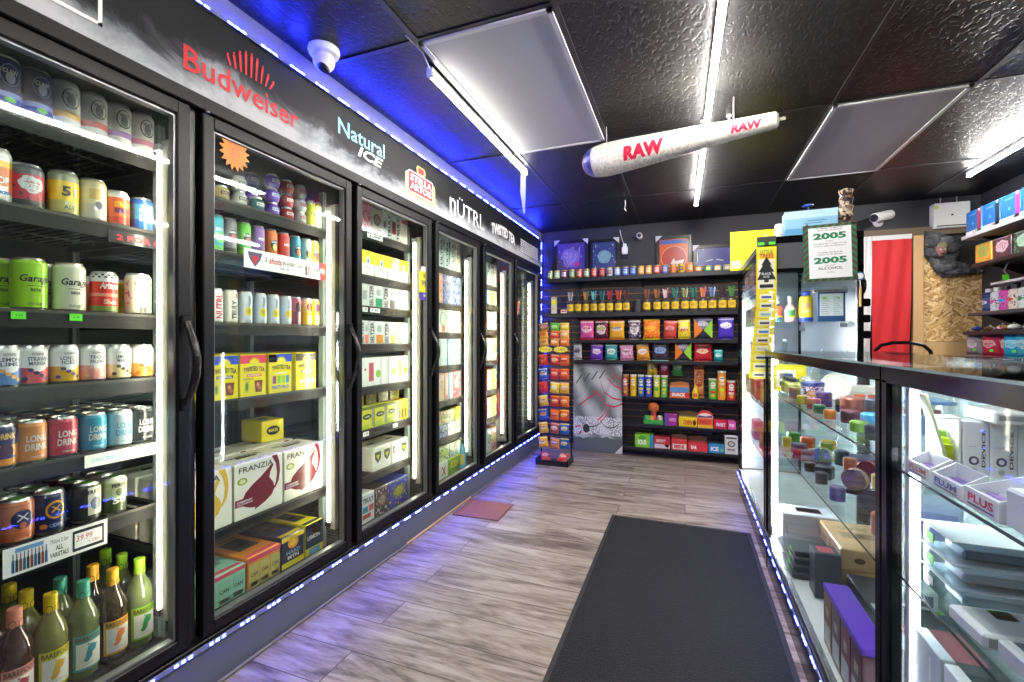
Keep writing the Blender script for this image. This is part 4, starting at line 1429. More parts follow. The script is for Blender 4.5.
row(2, 2, 361, 411, [(.5, plainbox('#cfd2cc', ('r', -.3, .3, .3, .7, C('#9aa09a'))), 'narrow pale grey carton at the near end, third shelf of the third door'), (1.15, sel('#2f9a68'), 'white seltzer carton with a green corner, third shelf, third door'), (1.15, sel('#3f4238'), 'white seltzer carton with a charcoal corner, third shelf, third door'),
                     (1.0, plainbox('#e8e4d4', ('t', 'SELTZER', -.3, .5, .24, .9, INK, .02, 'v'), ('r', 0, .4, .2, .5, C('#e3dcae'))), 'cream-lit seltzer carton beside the light, third shelf, third door')], .15)  # last carton has a cream base colour
row(2, 3, 361, 411, [(.6, sel('#df7f78'), 'white carton with a coral corner at the near end, fourth shelf, third door'), (1.2, sel('#df962a'), 'white seltzer carton with an orange corner, fourth shelf, third door'), (1.2, sel('#c9b42c'), 'white seltzer carton with a yellow corner, fourth shelf, third door'),
                     (1.0, plainbox('#e8e2cc', ('t', 'SELTZER', -.3, .5, .24, .9, C('#4a3f33'), .02, 'v'), ('e', .15, .5, .2, .2, C('#e0d3a0'))), 'cream seltzer carton beside the light, fourth shelf, third door')], .155)
for x_, y0, nm in ((.0, 2.62, 'blue'), (.0, 2.77, 'turquoise')):
    carton_kind(.14, .16, .04, C('#2f93c8' if nm == 'blue' else '#3ba7c4'), front=pack('#2f93c8', '#3fb0d4', '#d8702f', 5 if nm == 'blue' else 8), handle=False).put('%s carton standing behind the fruit cartons, fifth shelf, third door' % nm, (SHX - .42, y0, SHELF_Z[2][4] + .1925), R90)
fr1 = plainbox('#e4e5df', ('r', -.12, .12, .18, .82, C('#b5475a')), ('e', .36, .42, .13, .14, C('#8ab83a')), ('e', -.3, .6, .05, .05, C('#b5475a')))
fr2 = plainbox('#e4e5df', ('r', -.04, .14, .2, .85, C('#dcc82c')), ('e', -.25, .45, .12, .14, C('#a5bf3a')), ('e', .36, .45, .12, .14, C('#d3983a')))
row(2, 4, 361, 411, [(1.4, fr1, 'white carton with a red can and a lime, fifth shelf, third door'), (.6, plainbox('#dde0dc', ('r', .2, .4, .1, .9, C('#c8cfd0'))), 'narrow white carton between the fruit cartons, fifth shelf, third door'), (1.6, fr2, 'white carton with a yellow can and fruit, fifth shelf, third door')], .19)
row(2, 4, 361, 411, [(1, plainbox('#c9ccc6'), 'pale carton in the back row under the blue cartons, fifth shelf, third door')], .19, depth=.26, x0=SHX - .29)
mk = lambda k: plainbox('#c9cc3a', ('e', -.05, .56, .34, .12, C('#3a3c22')), ('t', 'HARD', -.05, .56, .4, .08, C('#d8d8c8'), .03), ('r', .3, .46, .1, .95, C('#8f948c')), ('r', -.45, .1, .05, .22 + .04 * k, C('#a9bf3a')), ('r', -.5, .5, .86, 1, C('#6b7434')))
row(2, 5, 361, 411, [(1, mk(0), 'yellow-green carton with a black oval at the near end, sixth shelf'), (1, mk(1), 'second yellow-green carton from the near end of the sixth shelf, third door'), (.9, mk(2), 'third yellow-green carton from the near end of the sixth shelf, third door'), (1, plainbox('#e0b83a', ('r', -.4, -.2, .1, .5, C('#4a4326')), ('r', -.1, .1, .1, .55, C('#4a4326')), ('r', .2, .35, .1, .6, C('#4a4326'))), 'amber carton with dark bars beside the light, sixth shelf, third door')], .15)
kup = [(y_, c) for y_, c in ((2.4, '#8a5c2e'), (2.53, '#4c5026'), (2.66, '#5a4a36'), (2.79, '#6a6a30'))]
for y_, c in kup:
    carton_kind(.11, .2, .1, C(c), front=pack(c, '#35361f', '#b9a53a', int(y_ * 10)), handle=False).put('dark patterned carton stacked on the yellow-green ones, %s along the sixth shelf' % ORD[[k[0] for k in kup].index(y_)], (SHX - .15, y_, SHELF_Z[2][5] + .1525), R90)
shd = lambda w_, d, h: carton_kind(w_, d, h, '#d3d6cc', prints=[q for xx in (-.25, .25) for q in (('g', [(xx - .17, .8), (xx + .17, .8), (xx + .15, .5), (xx, .32), (xx - .15, .5)], C('#3a4a2a'), .0002), ('g', [(xx - .1, .66), (xx + .1, .66), (xx, .45)], C('#c8c83a'), .0006))], handle=True)
row(2, 6, 373, 411, [(1, shd, 'white carton with two dark shields, nearer one on the seventh shelf, third door'), (1, shd, 'white carton with two dark shields, beside the light on the seventh shelf')], .16, depth=.2)
row(2, 7, 361, 409, [(.9, plainbox('#d6d7d6', ('t', 'TRULY', 0, .78, .8, .16, INK, .03), ('r', -.4, .0, .4, .58, C('#3f8aa8')), ('r', -.4, .2, .2, .34, C('#a8484a')), ('r', .05, .42, .4, .6, C('#c0605a'))), 'white carton with black lettering at the bottom of the third door'), (1.0, packbox('#3b2e30', '#6a4c4a', '#c8b8b0', 7, busy=.5), 'dark berry-print carton on the bottom shelf, third door'),
                     (1.5, packbox('#3a3c9c', '#6a7a4a', '#d8c83a', 9, busy=.45), 'blue and yellow party carton on the bottom shelf, third door')], .2)


def rail_tag(door, shelf, u, d, w_=.055, h_=.028):
    z = SHELF_Z[door][shelf]
    y = onX(u, 340, SHX + .005)[1]
    rail_card('price_tag', 'price tag', 'small white price tag %s' % d, y - w_ / 2, y + w_ / 2, z - .034, z - .034 + h_, CW, lambda p, a, c: p.text('1.99', a * 1.3, c * 1.1, (.0006, 0, 0), INK, bold=.02, **TW))


rail_tag(2, 0, 375, 'on the top rail of the third cooler door', .16, .03)
rail_tag(2, 2, 365, 'at the near end under the seltzer cartons, third door', .05); rail_tag(2, 2, 375, 'under the green-cornered seltzer carton, third door', .1)
rail_tag(2, 5, 366, 'at the near end under the yellow-green cartons'); rail_tag(2, 5, 395, 'under the third yellow-green carton')
for u, d in ((365, 'under the black-lettered carton at the bottom of the third door'), (381, 'under the berry-print carton at the bottom of the third door'), (394, 'under the blue party carton at the bottom of the third door')):
    z = SHELF_Z[2][7]; y = onX(u, 340, SHX + .005)[1]
    rail_card('price_tag', 'price tag', 'small white price tag ' + d, y - .035, y + .035, z - .012, z + .02, CW, lambda p, a, c: p.text('15.99', a * 1.3, c * 1.1, (.0006, 0, 0), INK, bold=.02, **TW))
# hanging tag on the glass of the third door
yy, zz_ = onX(425, 283, XL - .02)[1:]
b = MB().prism([(0, -.07, -.07), (0, .07, -.07), (0, .07, .08), (0, -.07, .08)], (.001, 0, 0), C('#d9cf2c'))
b.prism([(0, -.07, -.11), (0, -.05, -.125), (0, .05, -.125), (0, .07, -.11), (0, .07, -.0705), (0, -.07, -.0705)], (.001, 0, 0), C('#4a3f96'))
b.prism([(0, -.06, .0805), (0, .06, .0805), (0, .04, .115), (0, -.04, .115)], (.001, 0, 0), C('#d8d8e4'))
p = MB().text('NEW', .045, .03, (.0014, 0, .05), INK, right=(0, 1, 0), bold=.03).text('99\u00a2', .09, .06, (.0014, 0, -.01), C('#3a3f6a'), right=(0, 1, 0), bold=.03).text('DEAL', .04, .016, (.0014, 0, -.09), CW, right=(0, 1, 0), bold=.03)
single('hanging_tag', b, 'yellow and purple tag hanging on the glass of the third cooler door', 'tag', (XL - .0224, yy, zz_), parts=[('lettering', p)])

# ------------------------------------------------------------------ fourth and fifth door
D4, D5 = 'fourth door', 'fifth door'
up = lambda base, acc, tcol='#2a2d30', t='ULTRA': plainbox(base, ('t', t, -.1, .5, .34, .8, C(tcol), .03, 'v'), ('r', .2, .46, .05, .95, C(acc)), ('e', .33, .8, .1, .08, C(tcol)))
row(3, 0, 439, 464, [(1, up('#cfdcd8', '#a8c8bc'), 'pale green-white carton at the near end of the top shelf, ' + D4), (1, up('#cdd9da', '#6f8e94'), 'white carton with a slate stripe, top shelf, ' + D4), (1, up('#d5dcd4', '#9fc0a8'), 'white carton with a mint stripe, top shelf, ' + D4), (.8, up('#e4d9cc', '#d9a58a'), 'cream carton with a peach stripe, top shelf, ' + D4)], .27)
row(3, 1, 439, 464, [(.6, packbox('#d39a78', '#c06a4a', '#e0c8b0', 2), 'copper-toned carton at the near end of the second shelf, ' + D4), (1.2, packbox('#38458c', '#26306a', '#8fa8d0', 3, busy=.5), 'dark blue carton, nearer one on the second shelf, ' + D4), (.35, plainbox('#7fc0a0', ('r', -.3, .3, .2, .8, C('#4a9a78'))), 'narrow sea-green carton between two blue ones, ' + D4), (1.2, packbox('#33418a', '#5a6ab0', '#c0cce0', 5, busy=.55), 'dark blue carton with silver print, second shelf, ' + D4)], .27)
ringb = lambda c: plainbox('#d5dccf', ('e', 0, .6, .4, .3, C('#6f8a7c')), ('e', 0, .6, .33, .25, C('#d5dccf'), .0006), ('r', -.1, .3, .05, .3, C(c)))
row(3, 2, 439, 464, [(1, ringb('#c96a62'), 'white carton with a ring and a coral patch, third shelf, ' + D4), (1.1, ringb('#d9a58a'), 'white carton with a ring and a peach patch, third shelf, ' + D4), (.9, plainbox('#e8e5d0', ('e', 0, .5, .3, .2, C('#dcd7b4'))), 'cream carton beside the light, third shelf, ' + D4)], .2)
row(3, 3, 439, 464, [(1.2, plainbox('#c8d8d4', ('r', -.45, -.3, .05, .9, C('#9fb8b4'))), 'pale green carton at the near end of the fourth shelf, ' + D4), (.9, plainbox('#3f9ac4', ('r', -.4, -.1, .05, .9, C('#7fc0da'))), 'bright blue carton, fourth shelf, ' + D4), (1.1, plainbox('#e4e5da', ('e', -.1, .5, .1, .08, INK), ('e', .2, .6, .08, .08, INK)), 'white carton with black dots, fourth shelf, ' + D4)], .235)
row(3, 4, 439, 464, [(1, packbox('#c9ab92', '#b08a70', '#e4d8c8', 3), 'tan carton at the near end of the fifth shelf, ' + D4), (.8, plainbox('#b98a78', ('r', -.2, .3, .2, .8, C('#d0b8a8'))), 'brown-pink carton, fifth shelf, ' + D4), (.8, plainbox('#4f9ab8', ('r', -.3, .3, .1, .4, C('#8fc8dc'))), 'sky blue carton, fifth shelf, ' + D4), (1.4, packbox('#c44c5a', '#d88a8a', '#e8d8d0', 6), 'raspberry red carton, fifth shelf, ' + D4)], .24)
row(3, 5, 439, 464, [(1.2, packbox('#5a6a8a', '#38435c', '#c9d0d8', 4, busy=.5), 'slate blue carton at the near end of the sixth shelf, ' + D4), (1.2, packbox('#9aa4a8', '#5a6468', '#dfe3e4', 8, busy=.5), 'silver-grey carton, sixth shelf, ' + D4), (.8, packbox('#c9b89a', '#a88a60', '#e8e0d0', 2), 'beige carton beside the light, sixth shelf, ' + D4)], .12)
row(3, 5, 439, 464, [(1.6, packbox('#8a6a48', '#5a7a3a', '#c9b88a', 5, busy=.6), 'brown and green carton stacked on the slate blue one, ' + D4), (.9, packbox('#4f8a3a', '#6ab03c', '#d8d03a', 6, busy=.5), 'leaf green carton stacked on the silver-grey one, ' + D4), (.7, plainbox('#d9c23a', ('r', -.3, .3, .3, .6, C('#c89a2a'))), 'yellow carton stacked on the beige one, ' + D4)], .11, z=SHELF_Z[3][5] + .122, depth=.24)
row(3, 6, 439, 464, [(1, plainbox('#c8d4c8', ('t', 'X', 0, .45, .5, .5, C('#b03a42'), .04)), 'white carton with a red cross mark on the bottom shelf, ' + D4), (1.4, packbox('#7fae3a', '#d9d03a', '#3f6a2a', 5, busy=.5), 'lime and yellow carton on the bottom shelf, ' + D4)], .15)
row(3, 6, 439, 464, [(1, packbox('#5f8a3a', '#a9b83a', '#d8dcb8', 7, busy=.6), 'olive carton stacked over the red-cross carton, ' + D4), (1.1, packbox('#6f7f4a', '#9a7a4a', '#8fb8c8', 9, busy=.6), 'mixed green carton stacked over the lime one, ' + D4)], .13, z=SHELF_Z[3][6] + .152, depth=.24)
row(4, 0, 487, 501, [(1, up('#c2cfc6', '#9fb59c'), 'grey-green carton at the near end of the top shelf, ' + D5), (1, up('#d4d8d2', '#5a4a4a'), 'white carton with a dark stripe, top shelf, ' + D5), (.8, up('#ddd8cc', '#c09a8a'), 'cream carton beside the light, top shelf, ' + D5)], .24)
row(4, 1, 487, 501, [(.8, plainbox('#6fa3b8', ('r', -.3, .3, .2, .8, C('#a9cbd8'))), 'blue-grey carton at the near end of the second shelf, ' + D5), (1, packbox('#d8cf3a', '#b8b02a', '#f0ecc0', 2), 'yellow carton, nearer one on the second shelf, ' + D5), (1, packbox('#d9d88a', '#c0b83a', '#f4f0d0', 4), 'pale yellow carton beside the light, second shelf, ' + D5)], .165)
row(4, 2, 487, 501, [(.8, packbox('#c9907a', '#a86a58', '#e8d8cc', 3), 'rust-pink carton at the near end of the third shelf, ' + D5), (1.2, packbox('#8fb0c4', '#5a86a8', '#e0e8ec', 5), 'pale blue carton, third shelf, ' + D5), (1, plainbox('#dfe0d6', ('e', 0, .5, .3, .2, C('#c8c8b4'))), 'white carton beside the light, third shelf, ' + D5)], .2)
row(4, 3, 487, 501, [(1, packbox('#cfd0b8', '#8a8f9a', '#a84a5a', 4, busy=.6), 'grey carton with red print, fourth shelf, ' + D5), (1, packbox('#d8c0b0', '#9a6aa0', '#f0e8e0', 6, busy=.6), 'cream and purple carton, fourth shelf, ' + D5), (.8, packbox('#e0dcb0', '#c8b83a', '#8f9a9a', 8, busy=.6), 'cream and yellow carton, fourth shelf, ' + D5)], .24)
row(4, 4, 487, 501, [(.9, packbox('#c04a3a', '#e08a4a', '#e8d8c8', 3, busy=.6), 'red and orange carton at the near end, fifth shelf, ' + D5), (1.1, packbox('#e0c06a', '#c88a3a', '#f0e4c8', 5, busy=.5), 'golden carton, fifth shelf, ' + D5)], .22)
row(4, 5, 487, 501, [(.8, packbox('#8a3a58', '#c89a4a', '#e0c8b0', 4, busy=.6), 'plum carton at the near end of the sixth shelf, ' + D5), (1.2, packbox('#dfa85a', '#c8823a', '#f0e0c0', 7, busy=.5), 'orange-tan carton, sixth shelf, ' + D5)], .22)
row(4, 6, 487, 501, [(1, packbox('#9fb0b0', '#5a7a6a', '#d8e0dc', 4, busy=.6), 'grey-green carton on the bottom shelf, ' + D5), (1, packbox('#b8607a', '#7aa83a', '#e8d8dc', 6, busy=.6), 'pink and green carton on the bottom shelf, ' + D5)], .25)
# loose bottle at the foot of the fourth door, mop and bucket behind the sixth
p_ = onX(468, 458, -1.9)
b = MB().lathe([(.0, .0), (.026, .002), (.028, .01), (.028, .17), (.024, .19), (.014, .215), (.013, .23)], C('#69b4d8', .15), 16)
single('spray_bottle', b, 'pale blue bottle standing on the sill by the fourth door light', 'bottle', (-1.847, 3.63, .201), parts=[('cap', MB().lathe([(.016, .23), (.017, .265), (.0, .266)], C('#3a3f48'), 14)), ('label', MB().patch(.05, .05, .14, .028, C('#c9c06a')))])
b = MB().lathe([(.12, 0), (.125, .01), (.15, .3), (.158, .3), (.158, .312), (.148, .312), (.12, .02), (0, .02)], C('#b3343a', .4), 22)
bx, by = -2.13, 5.13
o = single('mop_bucket', b, 'red mop bucket standing behind the sixth cooler door', 'bucket', (bx, by, .42))
part('crate', MB().box(-.17, .17, -.2, .2, -.259, -.001, C('#d0d4d8', .4), .01), o, 'pale crate under the bucket')
b = MB().tube([(0, 0, .46), (.13, .24, 1.62)], .013, C('#c9a468', .5), 8)
o = single('mop', b, 'wooden-handled mop leaning in the bucket behind the sixth cooler door', 'mop', (bx, by, 0))
b = MB().tube([(.128, .235, 1.6), (.15, .285, 1.84)], .026, C('#c9383a', .4), 10)
part('grip', b, o, 'red grip')
# ================================================================== back wall of snacks
SHF = 5.40          # shelf fronts
SY = SHF + .006


def board(label, x0, x1, z, t=.05, d=.205):
    b = MB().box(x0, x1, SHF, SHF + d, z - t, z, paint('#1a1b1f', .4), .003)
    o = single('wall_shelf', b, label, 'shelf', (0, 0, 0))
    k = MB()
    n = max(2, int((x1 - x0) / .6))
    for i in range(n):
        x = x0 + (x1 - x0) * (i + .5) / n
        part('bracket', MB().prism([(x, SHF + d, z - t - .001), (x, SHF + .05, z - t - .001), (x, SHF + d, z - t - .08)], (.012, 0, 0), BLACK), o)
    return o


def zof(u, v):
    return onY(u, v, SY)[2]


ZJ, ZI, ZK, ZL = 2.105, 1.675, 1.352, 1.108
ZP, ZD, ZBt = .7, .385, .118
board('black wall shelf carrying the row of small candle jars', -1.6, .66, ZJ)
board('black wall shelf carrying the yellow-labelled incense jars', -1.6, .66, ZI)
board('black wall shelf under the upper row of candy bags', -1.25, .66, ZK, .035)
board('black wall shelf under the lower row of candy bags', -1.3, .66, ZL, .03)
board('black wall shelf carrying the chip canisters', -.68, .62, ZP, .03)
board('black wall shelf carrying the candy displays below the canisters', -.68, .62, ZD, .03)
board('lowest black wall shelf carrying the candy boxes above the floor', -.68, .62, ZBt, .03)


def X_(u, y=SY):
    return onY(u, 340, y)[0]


# candle jars on the top shelf
def candle(c1, c2, r=.037, h=.1):
    b = MB().lathe([(r * .9, 0), (r, .005), (r, h * .84), (r * .93, h * .88)], C(c1), 16)
    lid = MB().lathe([(r * .96, h * .88), (r * .98, h), (0, h)], mat('gold_lid', '#b79a62', .35, .7), 16)
    return Kind('candle_jar', 'candle jar', b, [('lid', lid), ('label', MB().patch(.05, h * .2, h * .72, r, C(c2)).text('WICK', .036, h * .16, (0, 0, h * .5), C(c1), wrap=r + .0008, bold=.03))])


JARS = [(550, '#7f9a58', '#d8dccb', 'pale green and white'), (557, '#9fb89a', '#cfd9cc', 'sage green'), (564.3, '#6a2433', '#d8cfcf', 'maroon'), (572, '#6f8a42', '#a9b88a', 'olive green'), (579.4, '#c4482a', '#d8a890', 'orange-red'),
        (586.4, '#7f9a6a', '#d8dccf', 'green and cream'), (594, '#c43a34', '#d89a90', 'tomato red'), (602, '#b8302f', '#c87a6a', 'deep red'), (609.5, '#a9b09a', '#7a4a4a', 'grey mottled'), (617.4, '#8fa3d0', '#cfd4e4', 'light blue'),
        (625.4, '#3b5fae', '#a9b8dc', 'royal blue'), (633, '#2a4a9a', '#8fa3d0', 'dark blue'), (640.9, '#d9983a', '#e4c08a', 'amber'), (648.5, '#cf9a3f', '#e8cf9a', 'honey gold'), (657, '#c43a3a', '#e0b0a8', 'scarlet'),
        (665, '#4a58a8', '#b8a8a8', 'indigo'), (673, '#c9863a', '#c85a3a', 'rust and gold'), (681.3, '#d8b52f', '#4a4230', 'yellow and black')]
for i, (u, a, c, d) in enumerate(JARS):
    candle(a, c).put('%s candle jar, %s from the coolers on the top wall shelf' % (d, ORD[i]), (X_(u, 5.455), 5.455, ZJ + .001))
for u, a, c, d, r, h in ((689.8, '#dd8a3a', '#e8b88a', 'tall orange', .036, .11), (698.3, '#d9742c', '#f0d8b8', 'low wide orange', .04, .062), (707.9, '#2fa8a0', '#e0d83a', 'low wide turquoise and yellow', .04, .062), (717.4, '#b8a070', '#e0d4b8', 'low wide tan', .04, .062), (727, '#5f9a4a', '#d8a8a0', 'low wide green and pink', .04, .062)):
    candle(a, c, r, h).put('%s candle jar near the counter end of the top wall shelf' % d, (X_(u, 5.455), 5.455, ZJ + .001))

# incense jars
JB = mat('jar_glass', '#4a4846', .08, coat=.5)


def incense(cols, w=.043, spread=.047, hh=.205):
    b = MB().lathe([(w * .9, 0), (w, .006), (w, .1), (w * .8, .122), (w * .62, .128), (w * .62, .145), (w * .66, .146), (w * .66, .15)], JB, 16, caps=True)
    lb = MB().patch(.1, .026, .106, w, C('#e0bc2a'), n=8)
    lb.disc(.022, .022, .066, w, C('#b8902a'), off=.0008)
    parts = [('label', lb)]
    k = 12
    rnd = random.Random(len(cols) * 7 + int(spread * 1e3))
    for c in range(len(cols)):
        s = MB()
        for i in range(k // len(cols)):
            a = rnd.uniform(0, 2 * PI); q = rnd.uniform(.2, 1)
            dx, dy = math.cos(a) * q, math.sin(a) * q * .6
            s.tube([(dx * w * .4, dy * w * .4, .1), (dx * spread, dy * spread * .6, hh + rnd.uniform(.03, .06))], [.0025, .008], C(cols[c], .6), 5)
        parts.append(('incense_bundle', s))
    return Kind('incense_jar', 'incense jar', b, parts)


INC = [(570.4, ['#c9c9cf', '#8f8f98'], 'silver-grey'), (578.3, ['#1d1a1a', '#2f2420'], 'black'), (586, ['#3f9a6a', '#d07a3a'], 'green and orange'), (593.9, ['#4fa8b0', '#7fc0c4'], 'pale teal'), (602, ['#2f8f9a', '#1c5a62'], 'deep teal'),
       (610, ['#8a2f3a', '#b03040'], 'crimson'), (618.6, ['#e08a3a', '#c8402c'], 'orange and red'), (626.3, ['#7a2f28', '#5a2a24'], 'brick red'), (646.8, ['#a8682f', '#8a5024'], 'light brown'), (657, ['#9a5a28', '#b06a2f'], 'chestnut brown'),
       (665.6, ['#c42a6a', '#e8dcd8'], 'magenta and white'), (675, ['#2f8f80', '#3f7a6a'], 'sea green'), (685, ['#e0dcc8', '#8a8a4a'], 'white and olive'), (693.5, ['#1f6a58', '#2a7a60'], 'dark green'), (703, ['#d86a90', '#d8863a'], 'pink and orange'),
       (712.3, ['#c8d0dc', '#5a7ab0'], 'white and blue'), (722.5, ['#4a2a20', '#3a2018'], 'dark brown'), (731.7, ['#3f7a2f', '#4a8a34'], 'grass green')]
for i, (u, cs, d) in enumerate(INC):
    incense(cs).put('yellow-labelled jar of %s incense sticks on the second wall shelf' % d, (X_(u, 5.46), 5.46, ZI + .001))
b = MB().box(-.035, .035, -.004, .004, 0, .2, C('#d9d4c0', .5), .001)
p = MB().prism([(-.028, -.0045, .115), (.028, -.0045, .115), (.028, -.0045, .165), (-.028, -.0045, .165)], (0, -.0004, 0), C('#e0e02a')).text('INCENSE', .055, .012, (0, -.0052, .182), INK).text('10 for 1', .05, .02, (0, -.0052, .06), C('#c0703a'))
single('price_card', b, 'cream card with a yellow square at the cooler end of the incense shelf', 'card', (X_(554, 5.43), 5.43, ZI + .001), parts=[('lettering', p)])
carton_kind(.075, .05, .045, '#d8d0cc', prints=[('r', -.45, .45, .3, .7, C('#c8584a'))], handle=False, name='small_box', cat='box').put('small white and red box beside the cream card on the incense shelf', (X_(564, 5.425), 5.426, ZI + .001))
b = MB().lathe([(.05, 0), (.052, .005), (.052, .13), (.05, .135), (0, .137)], paint('#25262c', .4), 18)
single('black_canister', b, 'plain black canister between the two groups of incense jars', 'canister', (X_(637.5, 5.47), 5.47, ZI + .001), parts=[('rim', MB().lathe([(.0525, .125), (.054, .128), (.0525, .131)], paint('#4a4b52', .3), 18, caps=False))])
carton_kind(.06, .05, .025, '#d8d8d4', handle=False, name='small_box', cat='box').put('small flat white box at the counter end of the incense shelf', (X_(731, 5.425), 5.3 + .118, ZI + .001)) if False else None


# bags ------------------------------------------------------------------
def bag_kind(w, h, m, t=.02, name='candy_bag', cat='bag', crimp=None, logo=None):
    nx, nz = 7, 9
    b = MB()
    rnd = random.Random(int(w * 1e4 + h * 1e3))
    F_, B_ = [], []
    for j in range(nz + 1):
        z = j / nz
        for i in range(nx + 1):
            x = i / nx * 2 - 1
            zz = z * 2 - 1
            th = t * max(0, (1 - abs(x) ** 3)) ** .6 * max(0, (1 - abs(zz) ** 4)) ** .7 * (1 + .18 * rnd.uniform(-1, 1))
            ww = w / 2 * (1 - .05 * math.cos(zz * PI / 2))
            F_.append((x * ww, -th - .001, z * h)); B_.append((x * ww, th * .6 + .001, z * h))
    fs = [(j * (nx + 1) + i, j * (nx + 1) + i + 1, (j + 1) * (nx + 1) + i + 1, (j + 1) * (nx + 1) + i) for j in range(nz) for i in range(nx)]
    n = len(F_)
    rim = [i for i in range(nx + 1)] + [(j + 1) * (nx + 1) - 1 for j in range(1, nz + 1)] + [nz * (nx + 1) + i for i in range(nx - 1, -1, -1)] + [j * (nx + 1) for j in range(nz - 1, 0, -1)]
    b.add(F_ + B_, fs + [tuple(n + q for q in f[::-1]) for f in fs] + [(n + rim[k], n + rim[(k + 1) % len(rim)], rim[(k + 1) % len(rim)], rim[k]) for k in range(len(rim))], m, True)
    parts = []
    cm = crimp or m
    for z0, z1 in ((h * .995, h * 1.05), (-.05 * h, h * .005)):
        pts = []; cr = MB()
        k = 14
        for i in range(k + 1):
            pts.append((w * .47 * (2 * i / k - 1), -.001, z1 + (.0025 if i % 2 else 0) * (1 if z1 > h / 2 else -1)))
        pts += [(w * .475, -.001, z0), (-w * .475, -.001, z0)]
        cr.prism(pts, (0, .002, 0), cm)
        parts.append(('sealed_edge', cr))
    if logo:
        p = MB()
        tx, zf, ww, hh, cm2 = logo[:5]
        p.text(tx, ww * w, hh * h, (0, -t * 1.22 - .002, zf * h), cm2, bold=.04, arch=.05 * h if len(logo) > 5 else 0)
        parts.append(('lettering', p))
    return Kind(name, cat, b, parts)


def hang(u0, u1, v0, v1, mats, label, y=None, t=.02, logo=None, name='candy_bag', crimp=None, z=None, cat='bag', tilt=0.0):
    y = y or SHF + .06
    x0, _, z1 = onY(u0, v0, y); x1 = onY(u1, v0, y)[0]; z0 = onY((u0 + u1) / 2, v1, y)[2]
    zt = onY((u0 + u1) / 2, v0, y)[2]
    h = zt - z0
    k = bag_kind((x1 - x0) * .99, h / 1.1, mats, t, name, cat, crimp, logo)
    zb = (z if z is not None else z0) + .05 * h / 1.1 + .003
    o = k.put(label, ((x0 + x1) / 2, y, zb), rot=(0, tilt, 0))
    return o


UP, LO = 'on the upper candy shelf', 'on the lower candy shelf'
PK_ = pack
hang(580, 594, 319, 338, PK_('#d85a9a', '#e8dfe4', '#b83a80', 3, busy=.35), 'pink candy bag with a white blob at the cooler end ' + UP, z=ZK, logo=('SOUR', .62, .6, .12, C('#c8362a')), crimp=C('#d8264a'))
hang(594.6, 608.3, 319, 338, PK_('#2a1d24', '#cfc8cc', '#b8243a', 6, busy=.5, eh=.28), 'black and white candy bag with red edges ' + UP, z=ZK, logo=('MIX', .6, .6, .14, C('#7ac03a')), crimp=C('#c8202f'))
hang(609, 624.6, 319, 338, PK_('#dfa42a', '#e4dcc8', '#c8862a', 4, busy=.3, eh=.12), 'golden-orange candy bag ' + UP, z=ZK, logo=('GUMMY', .62, .6, .1, C('#5a4aa8')), crimp=C('#e0742a'))
hang(628, 641, 318.5, 338, PK_('#a89ab0', '#e0d8d0', '#3a2a3a', 7, busy=.65, eh=.3), 'grey-violet candy bag with dark scribbles ' + UP, z=ZK, logo=('BONES', .72, .7, .12, C('#4a2f5a')))
hang(643, 660, 318, 338, PK_('#e2641f', '#e87a2a', '#e8c832', 2, busy=.5, ew=.3, eh=.3), 'orange and yellow candy bag ' + UP, z=ZK, logo=('CUPS', .6, .6, .12, C('#f0c832')), crimp=C('#d8d42a'))
hang(663, 676.5, 319, 337, PK_('#c8483f', '#d8a098', '#a82a30', 8, busy=.45, eh=.15), 'dusty red chewy candy bag hanging above ' + 'the lower shelf of candy', z=ZK + .012, tilt=.05, logo=('FRUITY', .42, .7, .12, C('#a01f28')))
hang(678, 691, 318, 337, PK_('#e2cf2f', '#e0d8a8', '#c83a2a', 5, busy=.4, eh=.12), 'yellow candy bag with red lettering ' + UP, z=ZK + .008, tilt=-.05, logo=('SPICY', .45, .7, .13, C('#c02a24')))
def tri(u0, u1, v0, v1, label, z, seed):
    o = hang(u0, u1, v0, v1, PK_('#35303c', '#8a86a0', '#1f1c24', seed, busy=.5, cy=.7), label, z=z)
    d = [c for c in o.children][0]
    bb = o.data.vertices
    xs = [v.co.x for v in bb]; w = max(xs) - min(xs); h = max(v.co.z for v in bb)
    for sx, c in ((-1, '#d9772f'), (1, '#8fbf3a')):
        p = MB().prism([(sx * w * .47, -.026, h * .98), (sx * w * .03, -.026, h * .42), (sx * w * .47, -.026, -.0)], (0, .003, 0), C(c))
        part('corner_panel', p, o, ('orange' if sx < 0 else 'green') + ' triangular corner')
    part('lettering', MB().text('NERD', w * .5, h * .16, (0, -.029, h * .72), C('#d8d4e4'), bold=.03), o)


tri(693.5, 713, 318.5, 340, 'black candy bag with orange and green corners ' + UP, ZK, 4)
hang(718, 734, 318, 340, PK_('#4a35b0', '#d8d4e8', '#6a4ac8', 3, busy=.35, cy=.66, eh=.16), 'deep purple candy bag with white lettering ' + UP, z=ZK, logo=('NERDS', .66, .7, .16, C('#f0f0f8')))
hang(573.5, 582, 343, 360, PK_('#c9c9cf', '#8a8a90', '#5a4a6a', 5, busy=.4), 'pale grey candy bag at the cooler end ' + LO, z=ZL, logo=('MINT', .5, .7, .12, INK))
hang(590, 602.5, 345.5, 361, PK_('#6a2fb8', '#d8d0e4', '#c8a03a', 4, busy=.35), 'violet candy bag ' + LO, z=ZL, tilt=.06, logo=('TAFFY', .68, .6, .13, CW))
hang(605, 617.5, 345, 361, PK_('#2fa0a0', '#d8e0dc', '#5a8a3a', 6, busy=.4), 'turquoise candy bag ' + LO, z=ZL, logo=('CHEWY', .68, .6, .13, CW))
